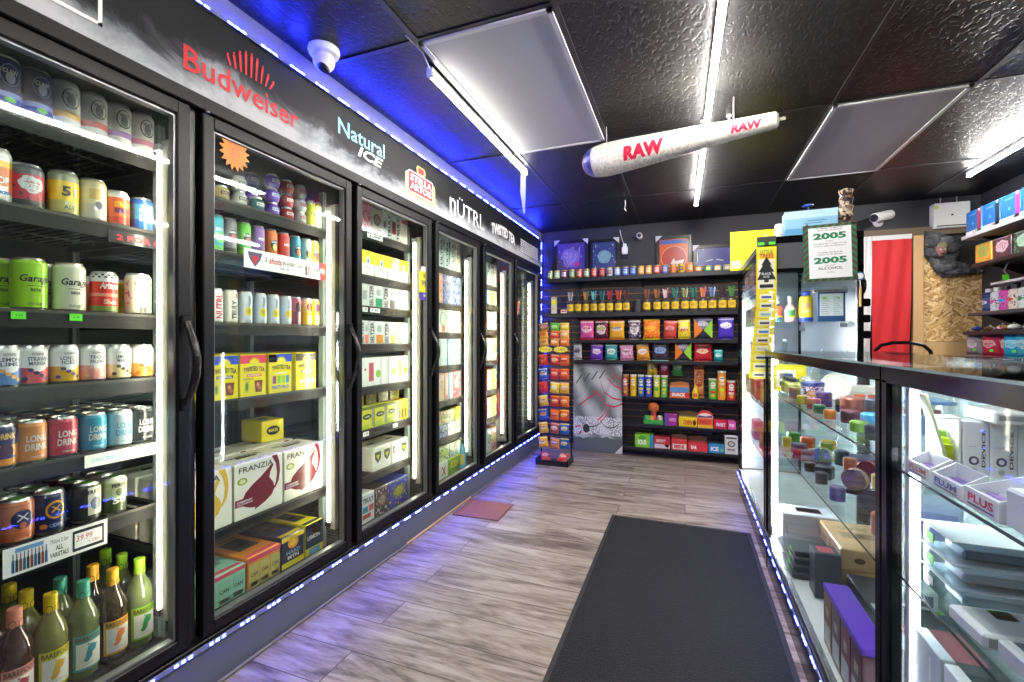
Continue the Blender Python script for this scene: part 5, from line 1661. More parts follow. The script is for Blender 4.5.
hang(620, 634, 346, 361.5, PK_('#d890b8', '#e8dce4', '#8a3a70', 8, busy=.45), 'light pink candy bag ' + LO, z=ZL, tilt=-.04, logo=('SWEET', .6, .6, .14, C('#8a2a6a')))
hang(637, 650, 346, 362, PK_('#d8952a', '#e8dcc8', '#c8602a', 3, busy=.4), 'orange candy bag leaning ' + LO, z=ZL + .006, tilt=-.08, logo=('PEACH', .62, .6, .13, CW))
hang(652, 669, 339.5, 359, PK_('#2f2a3a', '#7aa0c8', '#5a2a3a', 5, busy=.45), 'black candy bag with a pale blue blob ' + LO, z=ZL, crimp=C('#8fc8c0'))
tri(674.6, 692, 341, 361.5, 'black candy bag with orange and green corners ' + LO, ZL, 9)
hang(693.5, 712, 340.5, 361.5, PK_('#b81f2a', '#d8d0a8', '#d83a3a', 7, busy=.4, eh=.12, cy=.5), 'large red candy bag ' + LO, z=ZL, logo=('GUSHER', .72, .7, .1, INK))
hang(713.8, 723, 342, 354, PK_('#1f9a9a', '#8fd0cc', '#1a7a7c', 3, busy=.3), 'small teal pouch near the counter end ' + LO, z=ZL, logo=('GUM', .5, .6, .16, CW))
for u0, u1, c, c2, d, tx in ((647, 657.6, '#dfc42a', '#e8dc8a', 'yellow', 'LEMON'), (659, 669.7, '#8f2a3f', '#c88a98', 'dark red', 'CHERRY'), (672, 683.2, '#2a8a42', '#9ac88a', 'green', 'APPLE')):
    o = hang(u0, u1, 360.5, 376, PK_(c, c2, c, 4, busy=.2), '%s gummy pouch hanging on a peg above the chip canisters' % d, y=5.545, logo=(tx, .55, .6, .12, CW))
    part('peg_hook', MB().tube([(0, .068, .19), (0, -.004, .19), (0, -.01, .196)], .003, CHROME, 6), o)

# canisters --------------------------------------------------------------
def canister(c, c2, r, h, lid, t='CHIPS', name='chip_canister'):
    b = MB().lathe([(r * .98, 0), (r, .003), (r, h * .93)], C(c, .3), 18)
    pr = MB().disc(r * .62, r * .68, h * .72, r, C('#e8dcc8'), cx=0).patch(r * 1.2, h * .3, h * .42, r, C(c2)).text('CRISP', r * 1.3, h * .09, (0, 0, h * .55), CW, wrap=r + .001, bold=.04).disc(r * .5, r * .4, h * .2, r, C('#d8b04a'))
    pr.patch(r * .8, h * .735, h * .765, r, INK, n=4, off=.0014)
    return Kind(name, 'canister', b, [('lid', MB().lathe([(r * 1.03, h * .93), (r * 1.04, h), (r * .98, h + .002), (0, h + .001)], lid, 18)), ('label', pr)])


LIDW = C('#d8d4cc')
for i, (u, c, c2, d) in enumerate(((625.4, '#a3482f', '#c88a3a', 'red-brown'), (633.4, '#e0b820', '#c8963a', 'yellow'), (641, '#2f6fb0', '#d8c04a', 'medium blue'), (648.7, '#3a48b8', '#d8c04a', 'violet-blue'), (656.6, '#b8c42a', '#4a9a3a', 'yellow-green'), (664.2, '#5fa83f', '#d8c84a', 'leaf green'))):
    canister(c, c2, .037, .245, C('#a98a5a') if u < 630 else LIDW).put('%s chip canister, %s from the poster in the canister row' % (d, ORD[i]), (X_(u, 5.45), 5.45, ZP + .001))
for u, v, c, c2, d, h in ((712.7, 381, '#5fae3f', '#c8302f', 'short green', .225), (721.6, 373.4, '#e0902a', '#c8e02a', 'tall orange', .31), (731, 384, '#c82a2f', '#e8d8c8', 'short red', .205)):
    canister(c, c2, .043, h, mat('clear_lid', '#c8c4b8', .2)).put('%s canister at the counter end of the canister row' % d, (X_(u, 5.45), 5.45, ZP + .001))
bx = lambda u0, u1, y=SHF + .07: (X_(u0, y - .06), X_(u1, y - .06))


def shelf_box(u0, u1, hpx, z, m, label, prints=(), d=.13, name='candy_box', cat='box', tray=None):
    yf = SHF + .008
    x0, x1 = X_(u0, yf), X_(u1, yf)
    zc = -((x0 + x1) / 2) * _s + yf * _c
    h = hpx * zc / F
    k = carton_kind((x1 - x0) * .985, d, h, m, prints=prints, handle=False, name=name, cat=cat)
    o = k.put(label, ((x0 + x1) / 2, yf + d / 2, z + .001))
    if tray:
        w = x1 - x0
        p = MB().prism([(-w * .48, d / 2 - .004, h), (w * .48, d / 2 - .004, h), (w * .48, d / 2 - .004, h * tray[0]), (w * .1, d / 2 - .004, h * (tray[0] + .15)), (-w * .48, d / 2 - .004, h * tray[0])], (0, .003, 0), C(tray[1]))
        part('raised_back', p, o)
    return o


shelf_box(669.5, 689.5, 11.5, ZP, C('#d8703a'), 'orange and blue snack box beside the green canister', [('r', -.48, .48, .5, .95, C('#4f86b8')), ('t', 'SNACK', -.05, .3, .7, .3, CW, .04), ('e', .38, .3, .1, .25, C('#c8302f'))], tray=(1.25, '#a8764a'))
hang(693.8, 704.2, 367.7, 399.5, PK_('#d8823a', '#8a3a2a', '#e8b07a', 5, busy=.5, cy=.6, eh=.3), 'tall orange and brown snack bag standing among the canisters', z=ZP, y=SHF + .12)
b = MB().lathe([(.03, 0), (.034, .004), (.034, .06), (.028, .09), (.014, .12), (.012, .135)], C('#e3c62a'), 14)
single('yellow_bottle', b, 'small yellow squeeze bottle in front of the tall snack bag', 'bottle', (X_(695.3, 5.44), 5.44, ZP + .001), parts=[('nozzle', MB().lathe([(.013, .135), (.006, .158), (0, .16)], C('#d8a82a'), 12)), ('label', MB().patch(.045, .02, .06, .034, C('#c8602a')))])
# candy displays
o = single('candy_display', MB().box(-.11, .11, -.05, .05, 0, .05, C('#3f9a4a'), .006), 'green candy display with a fuzzy orange ball on top', 'display', (X_(653.5, 5.44), 5.47, ZD + .001))
part('fuzzy_ball', MB().ell((.0, .0, .19), (.062, .05, .062), pack('#c9682a', '#b84a2a', '#d88a3a', 3, rough=.8, busy=.6), 18, 12), o, 'fuzzy orange ball')
part('post', MB().lathe([(.035, .05), (.028, .09), (.03, .14)], C('#c8483a'), 14), o)
for x, c in ((-.075, '#4fb86a'), (.07, '#d8d0c8'), (-.02, '#d8a83a')):
    part('sweet_tub', MB().lathe([(.026, .05), (.03, .055), (.028, .095), (.0, .1)], C(c), 12), o, loc=(x, -.01, 0))
shelf_box(664.5, 677.5, 11.5, ZD, C('#9a2f8a'), 'magenta candy box beside the green candy display', [('r', -.5, -.22, 0, 1, C('#6a4a9a')), ('t', 'NERD', .12, .55, .55, .3, C('#e8a8d8'), .03)])
shelf_box(678.5, 697.2, 9, ZD, C('#e3c820'), 'yellow open candy box with a raised back, candy shelf', [('t', 'CHEW', 0, .5, .5, .5, C('#c83a2a'), .04), ('e', .36, .5, .1, .3, C('#5a2a20'))], tray=(1.5, '#6a5a3a'))
o = shelf_box(697.6, 713.3, 9.5, ZD, C('#d8622a'), 'orange candy box with a round red, white and blue card', [('r', -.5, .5, 0, .3, C('#e0b82a')), ('t', 'HOT', 0, .65, .7, .4, C('#c8201f'), .04)])
w_ = .21
p = MB().prism([(.085 * math.cos(PI * i / 12), .02, .1 + .085 * math.sin(PI * i / 12)) for i in range(13)], (0, .003, 0), C('#d0443a'))
p.prism([(.083 * math.cos(a), .0195, .1 + .05 * math.sin(a)) for a in [PI * i / 12 for i in range(13)]], (0, -.0008, 0), CW).prism([(-.08, .0185, .1), (.08, .0185, .1), (.07, .0185, .125), (0, .0185, .115), (-.07, .0185, .125)], (0, -.0006, 0), C('#2f4a9a'))
part('round_card', p, o, 'round red, white and blue card')
shelf_box(714, 727.3, 8.5, ZD, C('#c81f3a'), 'red candy box beside the pink one on the candy shelf', [('t', 'SWEET', 0, .5, .7, .4, CW, .03)])
shelf_box(728, 736, 8.2, ZD, C('#d85aa8'), 'small pink candy box at the counter end of the candy shelf', [('t', 'POP', 0, .5, .6, .4, CW, .03)])
shelf_box(634.7, 653.6, 13, ZBt, C('#7fc42f'), 'lime green and blue candy box at the poster end of the lowest shelf', [('r', .3, .5, 0, 1, C('#2f86b0')), ('t', 'SOUR', -.1, .4, .5, .4, CW, .04), ('e', -.1, .75, .2, .16, C('#4a9a2a'))])
shelf_box(654, 670.3, 12, ZBt, C('#a8283a'), 'dark red candy box with pale print on the lowest shelf', [('r', -.48, .48, .05, .4, C('#d8c8c8')), ('e', .3, .4, .15, .25, C('#c8302f')), ('t', 'BERRY', -.05, .68, .6, .25, C('#e8b8b8'), .03)])
shelf_box(671, 687.3, 10.5, ZBt, C('#c8302f'), 'red open candy box with white print on the lowest shelf', [('r', -.4, .45, .1, .6, C('#dccfc8')), ('t', 'MINI', 0, .36, .6, .36, C('#c8202a'), .04)], tray=(1.25, '#8a6a4a'))
shelf_box(688, 707.8, 8.5, ZBt, C('#cc2a34'), 'red low tray with a brown back on the lowest shelf', [('t', 'BAR', -.2, .5, .3, .4, CW, .03)], tray=(1.5, '#7a5638'))
shelf_box(708.4, 724.3, 8.5, ZBt, C('#2f86b8'), 'blue candy box on the lowest shelf near the counter', [('t', 'ICE', -.1, .5, .5, .5, CW, .04), ('e', .36, .4, .1, .2, C('#6fc0a0'))])
shelf_box(724.8, 738, 19, ZBt, C('#d8d8d8'), 'tall white and black box at the counter end of the lowest shelf', [('e', 0, .55, .3, .16, C('#5a5a5e')), ('e', 0, .55, .2, .1, C('#c8c8cc'), .0006), ('r', -.4, .4, .82, .9, C('#4a4a4e')), ('t', 'MASK', 0, .25, .6, .12, INK, .03)])

# framed posters above the top shelf
def poster(label, u0, u1, v0, v1, art, corners, extra=None):
    y = YB - .045
    x0, _, zt = onY(u0, v0, y); x1 = onY(u1, v0, y)[0]
    z0 = ZJ + .001
    w, h = x1 - x0, zt - z0
    o = empty('framed_poster', label, 'poster', ((x0 + x1) / 2, y, z0))
    fw = .04
    f = MB()
    for a in ((-w / 2, w / 2, 0, fw), (-w / 2, w / 2, h - fw, h), (-w / 2, -w / 2 + fw, fw, h - fw), (w / 2 - fw, w / 2, fw, h - fw)):
        f.box(a[0], a[1], -.014, .014, a[2], a[3], paint('#121215', .3), .003)
    part('frame', f, o)
    part('print', MB().box(-w / 2 + fw, w / 2 - fw, -.004, .004, fw, h - fw, art), o)
    for c in corners:
        sx, sz = (-1 if 'l' in c else 1), 1
        part('corner_guard', MB().prism([(sx * (w / 2 + .004), -.018, h + .004), (sx * (w / 2 - .07), -.018, h + .004), (sx * (w / 2 + .004), -.018, h - .07)], (0, .003, 0), paint('#c8c8cc', .4)), o, 'pale grey corner guard')
    if extra:
        extra(o, w, h)


def art1():
    return pack('#4a3a78', '#7a6aa8', '#a89ac8', 3, busy=.42, eh=.3, ew=.36, stripe=False)


poster('framed purple poster with swirling lilac print, at the cooler end', 555, 588, 241.5, 268, art1(), ['l', 'r'],
       lambda o, w, h: part('spot', MB().prism([(.07 + .035 * math.cos(a * PI / 6), -.0046, h * .38 + .03 * math.sin(a * PI / 6)) for a in range(12)], (0, -.0004, 0), C('#b02a5a')), o))
poster('framed teal and navy poster beside the purple one', 590, 619, 240, 268, pack('#2a3a68', '#6f9a9c', '#8fb0b8', 6, busy=.4, eh=.2, ew=.3, stripe=False), ['r'])


def p3(o, w, h):
    p = MB().prism([(-w * .38, -.0046, h * .79), (w * .38, -.0046, h * .79), (w * .36, -.0046, h * .89), (-w * .36, -.0046, h * .89)], (0, -.0004, 0), C('#2f5aa8'))
    for r, c, k in ((.36, '#d8906a', 0), (.335, '#a8281f', 1)):
        p.prism([(w * r * math.cos(a * PI / 12), -.0048 - .0006 * k, h * .42 + w * r * math.sin(a * PI / 12)) for a in range(24)], (0, -.0004, 0), C(c))
    p.prism([(-w * .15, -.0062, h * .2), (w * .22, -.0062, h * .2), (w * .3, -.0062, h * .38), (w * .05, -.0062, h * .34), (0, -.0062, h * .42)], (0, -.0004, 0), C('#d8c8b8'))
    part('round_print', p, o)


poster('framed orange poster with a big dark red circle', 656, 692, 237, 268, pack('#c8541f', '#d8742a', '#8a2018', 4, busy=.35, stripe=False), ['l'], p3)


def p4(o, w, h):
    p = MB().prism([(-w * .3, -.0046, h * .14), (w * .3, -.0046, h * .14), (w * .36, -.0046, h * .5), (w * .16, -.0046, h * .8), (-w * .16, -.0046, h * .8), (-w * .36, -.0046, h * .5)], (0, -.0004, 0), C('#343a78'))
    for s in (-1, 1):
        p.prism([(s * w * .43 + w * .04 * math.cos(a * PI / 6), -.0046, h * .55 + h * .3 * math.sin(a * PI / 6)) for a in range(12)], (0, -.0004, 0), C('#c8ccdc'))
        p.prism([(s * w * .04, -.0054, h * .45), (s * w * .2, -.0054, h * .4), (s * w * .2, -.0054, h * .43), (s * w * .04, -.0054, h * .49)], (0, -.0004, 0), C('#a8b0d0'))
    part('pale_shapes', p, o)


poster('framed navy and white poster of plain shapes beside the counter', 693, 737, 246, 268, pack('#3a4080', '#5a62a0', '#b8c0dc', 5, busy=.35, stripe=False), ['l'], p4)

# bullet camera, adapter and flap on the wall
cx, _, cz = onY(640, 237, YB - .01)
b = MB().lathe([(.03, 0), (.03, -.012)], WHITE, 16, axis='y')
o = single('bullet_camera', b, 'small white camera on the back wall between the framed posters', 'camera', (cx, YB - .006, cz))
part('barrel', MB().lathe([(.024, -.012), (.03, -.03), (.034, -.09), (.028, -.098)], WHITE, 18, axis='y'), o)
part('lens', MB().lathe([(.024, -.0985), (.016, -.1), (0, -.101)], DARK, 16, axis='y'), o)
px_, _, pz_ = onY(625, 252, YB - .01)
b = MB().box(-.035, .035, -.04, 0, -.05, .04, WHITE, .008).box(-.02, .02, -.05, -.001, .04, .075, WHITE, .006)
o = single('power_adapter', b, 'white plug-in adapter on the back wall beside the teal poster', 'adapter', (px_, YB - .006, pz_ + .02))
part('cord', MB().tube([(-.01, -.02, .075), (-.03, -.015, .12), (-.05, -.012, .2), (-.06, -.004, .25)], .004, WHITE, 6), o)
part('socket', MB().box(-.045, .045, -.012, 0, -.1, -.051, BLACK, .003), o)

# big grey poster standing at the foot of the wall
def grey_art():
    t = NT('grey_print')
    co = t.coords('Generated')
    n = t.noise(co, 2.4, 4, .55, 1.8)
    w = t.n('TexWave'); w.bands_direction = 'DIAGONAL'; w.inputs['Scale'].default_value = 1.1; w.inputs['Distortion'].default_value = 5; w.inputs['Detail'].default_value = 1
    t.l(co, w.inputs['Vector'])
    m = t.math('ADD', t.math('MULTIPLY', n, .6), t.math('MULTIPLY', w.outputs[0], .4))
    c = t.ramp(m, [(.3, '#6f7678'), (.5, '#a3abac'), (.7, '#c3c9ca')])
    sp = t.n('SeparateXYZ'); t.l(co, sp.inputs[0])
    lace = t.noise(t.coords('Generated', (1, 1, 1.6)), 38, 2)
    band = t.math('MULTIPLY', t.math('LESS_THAN', t.math('ABSOLUTE', t.math('SUBTRACT', sp.outputs[2], t.math('ADD', .24, t.math('MULTIPLY', n, .12)))), .1), t.math('GREATER_THAN', lace, .48))
    c = t.mix(band, c, lin('#e6e8e8'))
    low = t.math('LESS_THAN', sp.outputs[2], t.math('ADD', .1, t.math('MULTIPLY', n, .12)))
    c = t.mix(low, c, lin('#5f686a'))
    t.l(c, t.p.inputs['Base Color']); t.p.inputs['Roughness'].default_value = .35
    return t.m


px0, px1 = X_(574, 5.5), X_(622.5, 5.5)
W_, HH = px1 - px0, 1.06
o = single('floor_poster', MB().box(-W_ / 2, W_ / 2, -.006, .006, 0, HH, grey_art()), 'large grey poster with thin red straps standing on the floor', 'poster', ((px0 + px1) / 2, 5.48, .004))
o.rotation_euler = (-.0, 0, 0)
pm = paint('#d02a4a', .4)
st = MB()


def strap(pts, r=.009):
    v = []
    for k in (-1, 1):
        for x, z in (pts if k < 0 else pts[::-1]):
            v.append((x * W_ - W_ / 2, -.0068, z * HH + k * r))
    st.prism(v, (0, -.0008, 0), pm)


strap([(.12, .52), (.3, .6), (.5, .68)]); strap([(.42, .7), (.55, .64), (.68, .54), (.84, .52), (1.0, .56)]); strap([(.56, .8), (.64, .68), (.8, .62), (.98, .6)])
strap([(.66, .98), (.7, .84), (.84, .76), (.99, .72)]); strap([(.78, .98), (.84, .88), (.98, .82)]); strap([(.5, .36), (.62, .42), (.7, .53)]); strap([(.56, .34), (.68, .42), (.76, .53)])
part('red_straps', st, o, 'thin red straps')
dk = MB()
for cxx, czz, rx, rz in ((.36, .48, .3, .19), (.76, .42, .22, .13)):
    v = [(cxx + rx * math.cos(a * PI / 14), czz + rz * math.sin(a * PI / 14)) for a in range(14, 30)]
    v2 = [(x, z - .014 * math.sin(PI * i / 15)) for i, (x, z) in enumerate(v)]
    dk.prism([(x * W_ - W_ / 2, -.0066, z * HH) for x, z in v + v2[::-1]], (0, -.0006, 0), C('#4a5254'))
for k in range(4):
    x0 = .05 + .16 * k
    dk.prism([(x * W_ - W_ / 2, -.0066, z * HH) for x, z in ((x0, .78 + .02 * k), (x0 + .12, .88 + .02 * k), (x0 + .14, .87 + .02 * k), (x0 + .02, .77 + .02 * k))], (0, -.0006, 0), C('#4f5759'))
part('dark_lines', dk, o, 'dark curved lines')
fl = MB()
for a, bb in (((.02, .26), (.14, .3)), ((.1, .18), (.16, .24))):
    fl.prism([(x * W_ - W_ / 2, -.0072, z * HH) for x, z in ((a[0], a[1]), (bb[0], a[1] + .02), (bb[0] + .02, bb[1]), (a[0] + .03, bb[1] - .02))], (0, -.0006, 0), pm)
fl.prism([((.27 + .07 * math.cos(a * PI / 6)) * W_ - W_ / 2, -.0072, (.26 + .05 * math.sin(a * PI / 6)) * HH) for a in range(12)], (0, -.0006, 0), C('#3a4042'))
part('ribbon', fl, o)
for sx, z0 in ((1, 0), (1, 1)):
    zz = z0 * HH
    part('corner_guard', MB().prism([(W_ / 2 + .003, -.012, zz), (W_ / 2 - .09, -.012, zz), (W_ / 2 + .003, -.012, zz + (.1 if not z0 else -.1))], (0, .004, 0), paint('#d0d2d2', .4)), o, 'pale corner guard')

# ------------------------------------------------------------------ rack of chip bags
RX, RY = -1.335, 4.83
o = empty('chip_rack', 'narrow black floor rack holding small chip bags beside the coolers', 'rack', (RX, RY, 0))
part('base_tray', MB().box(-.18, .18, -.13, .13, .001, .02, BLACK, .004).box(-.18, -.172, -.13, .13, .02, .075, BLACK).box(.172, .18, -.13, .13, .02, .075, BLACK).box(-.18, .18, -.13, -.122, .02, .06, BLACK), o)
for x in (-.17, .17):
    part('upright', MB().tube([(x, .06, .02), (x, .06, 1.5)], .008, BLACK, 8), o)
RV = [331, 338.5, 346, 365, 379, 392.5, 406, 419.5, 433, 447.5]
for v in RV:
    z = onY(555, v, RY)[2]
    part('hanging_bar', MB().tube([(-.17, .06, z + .1), (.17, .06, z + .1)], .005, BLACK, 6).tube([(-.115, .06, z + .1), (-.115, .01, z + .1)], .003, BLACK, 5).tube([(0, .06, z + .1), (0, .01, z + .1)], .003, BLACK, 5).tube([(.115, .06, z + .1), (.115, .01, z + .1)], .003, BLACK, 5), o)
CH = [[('#8a5a3a', '#e0d8d0', 'brown and white'), ('#4fa83a', '#8fd05a', 'green'), ('#d8b82a', '#e8d88a', 'yellow')],
      [('#dfa63a', '#c8502a', 'amber'), ('#c8402a', '#e09a3a', 'red'), ('#e0a04a', '#e8d8b8', 'pale orange')],
      [('#e0b050', '#a86a3a', 'tan'), ('#d88a3a', '#e8d0a8', 'orange'), ('#d8702f', '#e0a86a', 'rust orange')],
      [('#c8261f', '#e0703a', 'bright red'), ('#c83a24', '#e8c89a', 'red and cream'), ('#d8602a', '#b82a20', 'dark orange')],
      [('#3a5ab8', '#e0dcd8', 'blue and white'), ('#b82a2a', '#d87a5a', 'crimson'), ('#cc4a24', '#e0863a', 'red-orange')],
      [('#c42a24', '#d8482a', 'scarlet'), ('#e0c02a', '#e8e0c8', 'lemon yellow'), ('#e2b82a', '#d8a8a0', 'golden')],
      [('#dcb82a', '#e8e0b8', 'mustard yellow'), ('#c8361f', '#e0982a', 'flame red'), ('#d8661f', '#e8a84a', 'tangerine')],
      [('#1f5a9a', '#d8b04a', 'navy blue'), ('#d8701f', '#c82a20', 'burnt orange'), ('#d85a1f', '#e8c84a', 'vivid orange')],
      [('#d8ac2a', '#e8dcb8', 'honey yellow'), ('#9a4a3a', '#d8b8a0', 'brown-red'), ('#2a66a8', '#e0c84a', 'mid blue')],
      [('#e0b02a', '#f0e0a8', 'sunny yellow'), ('#d8863a', '#5a6ab0', 'orange and blue'), ('#1f5a9a', '#e0c04a', 'deep blue')]]
for r_, v in enumerate(RV):
    z = onY(555, v, RY)[2]
    for c_ in range(3):
        a, b2, d = CH[r_][c_]
        k = bag_kind(.106, .108 if r_ > 2 else .08, PK_(a, b2, C and a, r_ * 3 + c_, busy=.3), .018, 'chip_bag', 'chip bag', logo=('CHIPS', .62, .6, .14, C('#f0e8d8') if c_ != 0 else C('#a8201f')))
        rr = ((r_ * 7 + c_ * 5) % 7 - 3) * .05
        k.put('%s chip bag, %s row from the top of the rack' % (d, ORD[r_]), (RX - .115 + .115 * c_, RY - .02 - .006 * (r_ % 2), z + .003), rot=(0, rr, 0))
b = MB()
for k in (-1, 1):
    pts = []
    for i in range(28):
        r0 = 1.0 if i % 2 else .86
        a = 2 * PI * i / 28
        pts.append((.086 * k + .084 * r0 * math.cos(a), 0, .034 * r0 * math.sin(a)))
    b.prism(pts, (0, .002, 0), C('#e8dc4a'))
zc_ = onY(555, 349.5, RY - .08)[2]
p = MB().text('2 FOR $1', .12, .028, (-.086, -.001, 0), C('#b88a2a'), bold=.02).text('CHIPS', .1, .028, (.086, -.001, 0), C('#b88a2a'), bold=.02)
single('price_burst', b, 'twin yellow starburst price card across the chip rack', 'card', (RX, RY - .075, zc_), parts=[('lettering', p)])
for x, a, b2, d, rr in ((-.08, '#a82a3a', '#d8a8a8', 'dark red snack bag lying at the cooler side of the rack tray', .5), (.08, '#c82a24', '#e8d0b8', 'red snack bag lying at the poster side of the rack tray', -.3)):
    bag_kind(.11, .11, PK_(a, b2, a, 3), .018, 'chip_bag', 'chip bag').put(d, (RX + x, RY - .05, .042), rot=(-1.0, 0, rr))
# ================================================================== glass display counters
BLK = mat('counter_black', '#0c0c0e', .16, spec=.3)
CLED = led('cold_white_case_light', '#f2f6ff', 11.0)
CLED_B = led('cold_white_glassware_light', '#f4f6ff', 48.0)
SGL = glass('shelf_glass', (.92, .96, .95), k=.5)
CGL = glass('counter_glass', (.96, .985, .98), k=.35)
CX0 = .44
CHIP_C = led('led_chip_counter', '#2836ff', 100.0)


def display_case(label, y0, y1, x1, zt, shelves, deck, lights, header=0.0, name='display_case', backm=None, endm=None, added_top_led=True, CLED=CLED):
    """glass case; front on the aisle at x = CX0"""
    o = empty(name, label, 'display case', (CX0, y0, 0))
    O = Vector((CX0, y0, 0))

    def pt(n, b, lab=None):
        q = part(n, b, o, lab); q.location = -O
        return q
    x0 = CX0
    pt('plinth', MB().box(x0 + .012, x1 - .02, y0 + .004, y1 - .004, 0, .2, BLK))
    pt('base_rail', MB().box(x0 - .002, x0 + .03, y0, y1, .2, .222, mat('satin_steel', '#8f9398', .25, .9)).box(x0 - .004, x0 + .006, y0, y1, .236, .248, mat('satin_steel', '#8f9398', .25, .9)), 'satin steel rail')
    pt('deck', MB().box(x0 + .006, x1, y0 + .006, y1 - .006, .201, deck, paint('#c2c6c8', .35)))
    w = .03
    for x, y in ((x0, y0), (x0, y1 - w), (x1 - w, y0), (x1 - w, y1 - w)):
        pt('post', MB().box(x, x + w, y, y + w, .2, zt - .035, BLK, .002))
    t = MB()
    zr = .042
    for a in ((x0, x1, y0, y0 + w), (x0, x1, y1 - w, y1), (x0, x0 + w, y0 + w, y1 - w), (x1 - w, x1, y0 + w, y1 - w)):
        t.box(*a, zt - zr, zt - .006 if not header else zt, BLK)
    pt('top_rail', t)
    if header:
        h = MB()
        h.box(x0 + w, x1 - w, y0 + .001, y0 + .02, zt - header, zt - zr, paint('#4a4b4f', .35))
        h.box(x0, x1, y0 - .0, y0 + .024, zt - header - .022, zt - header, BLK)
        h.box(x0 + .02, x1 - .02, y0 + .02, y1 - .02, zt - .02, zt - .004, BLK)
        pt('header_panel', h, 'dark grey header panel')
    else:
        pt('glass_top', MB().box(x0, x1, y0, y1, zt - .0055, zt, SGL).box(x0 - .0012, x0, y0, y1, zt - .0055, zt, EDGE))
    ztop = zt - max(zr, header) - .004
    pt('front_glass', MB().box(x0 + .006, x0 + .01, y0 + w, y1 - w, .222, zt - zr - .002, CGL))
    pt('side_glass', MB().box(x0 + w, x1 - w, y0 + .006, y0 + .01, .222, ztop, CGL))
    pt('side_glass', MB().box(x0 + w, x1 - w, y1 - .01, y1 - .006, .222, ztop, endm or GLASS))
    if added_top_led:  # bar hidden behind the rail, an added light to brighten the contents
        l = pt('added_light_bar', MB().box(x0 + .034, x0 + .054, y0 + .08, y1 - .08, zt - .03, zt - .012, paint('#e8eaee', .4)))
        part('diodes', MB().box(x0 + .037, x0 + .051, y0 + .085, y1 - .085, zt - .0325, zt - .03, CLED), l)
    pt('back_door', MB().box(x1 - .012, x1 - .006, y0 + w, y1 - w, .222, ztop, backm or glass('back_glass', (.75, .8, .8))))
    for z in shelves:
        s = pt('glass_shelf', MB().box(x0 + .018, x1 - .04, y0 + .014, y1 - .014, z - .006, z, SGL))
        part('polished_edge', MB().box(x0 + .0165, x0 + .0178, y0 + .014, y1 - .014, z - .006, z, paint('#3f4a48', .2)), s, 'dark polished edge')
        part('bracket', MB().box(x1 - .06, x1 - .02, y0 + .2, y0 + .206, z - .03, z - .0065, ALU), s)
        part('bracket', MB().box(x1 - .06, x1 - .02, y1 - .206, y1 - .2, z - .03, z - .0065, ALU), s)
    for y, zz in lights:
        l = pt('light_strip', MB().box(x0 + .032, x0 + .05, y - .009, y + .009, .23, zz, paint('#e8eaee', .4)))
        part('diodes', MB().box(x0 + .05, x0 + .053, y - .007, y + .007, .24, zz - .01, CLED).box(x0 + .034, x0 + .048, y - .0115, y - .009, .24, zz - .01, CLED), l)
    return o


BY0, BY1, CY0, CY1 = 1.345, 3.03, -.3, 1.335
AY0, AY1 = 3.06, 4.5
display_case('black framed glass counter with glassware beside the black mat', BY0, BY1, .95, 1.292, (1.057, .786), .21, [(BY1 - .055, 1.245), (BY0 + .045, 1.245)], backm=paint('#b4babd', .2), CLED=CLED_B)
display_case('black framed glass counter full of white boxes, end of the row', CY0, CY1, .95, 1.292, (1.057, .817), .21, [(CY1 - .05, 1.245)])
display_case('tall glass tower case at the far end of the counters', AY0, AY1, .93, 1.96, (1.745, 1.66, 1.457, 1.2, .93, .62), .21, [(AY1 - .05, 1.7), (AY0 + .05, 1.7)], header=.19, name='display_tower', backm=paint('#aab0b4', .25), endm=paint('#b9bec2', .3), CLED=CLED_B, added_top_led=False)
for lab, y0, y1 in (('blue LED strip under the tall tower case', AY0 + .01, AY1 - .01), ('blue LED strip under the glass counter with glassware', BY0 + .01, BY1 - .01)):
    led_strip(lab, [(CX0 - .0045, y0, .188), (CX0 - .0045, y1, .188)], (-1, 0, -.1), CHIP_C, step=.05, groups=3, size=.005)

ZA, ZB_, ZD_ = 1.058, .787, .211
GL = glass('jar_clear', (.86, .9, .9), haze=.02)


def at(u, v, z):
    p = onZ(u, v, z)
    return (p[0], p[1], z + .001)


def ax(u, X):
    return onX(u, 340, X)[1]


# --- glassware counter, top shelf
o = single('round_dish', MB().lathe([(.0, 0), (.045, .002), (.062, .01), (.064, .018), (.05, .012), (0, .006)], C('#e0e2d2', .3), 28), 'round cream dish propped upright against a white box', 'dish', (.68, 2.6, ZA + .068))
o.rotation_euler = (math.radians(80), 0, math.radians(-30))
carton_kind(.2, .07, .07, '#e4e5dc', prints=[('r', -.3, .3, .3, .6, C('#c9cbc0'))], handle=False, name='white_box', cat='box').put('long low white box behind the round cream dish', (.79, 2.68, ZA + .001), math.radians(-20))
b = MB().lathe([(.04, 0), (.046, .004), (.046, .07), (.044, .075)], pack('#5a3a4a', '#b0703a', '#c8b8d0', 4, busy=.6, stripe=False), 20)
single('patterned_jar', b, 'jar with a purple and orange pattern and a dark blue lid on the top shelf', 'jar', (.56, 2.5, ZA + .001), parts=[('lid', MB().lathe([(.047, .075), (.048, .09), (.046, .094), (0, .094)], C('#2a3a7a'), 20))])
b = MB().lathe([(.035, 0), (.037, .003), (.037, .13), (.03, .14), (.03, .15), (0, .151)], GL, 18)
single('clear_jar', b, 'tall clear jar standing behind the purple patterned jar', 'jar', (.63, 2.68, ZA + .001), parts=[('lid', MB().lathe([(.032, .151), (.033, .165), (0, .166)], C('#c8ccd4'), 18))])
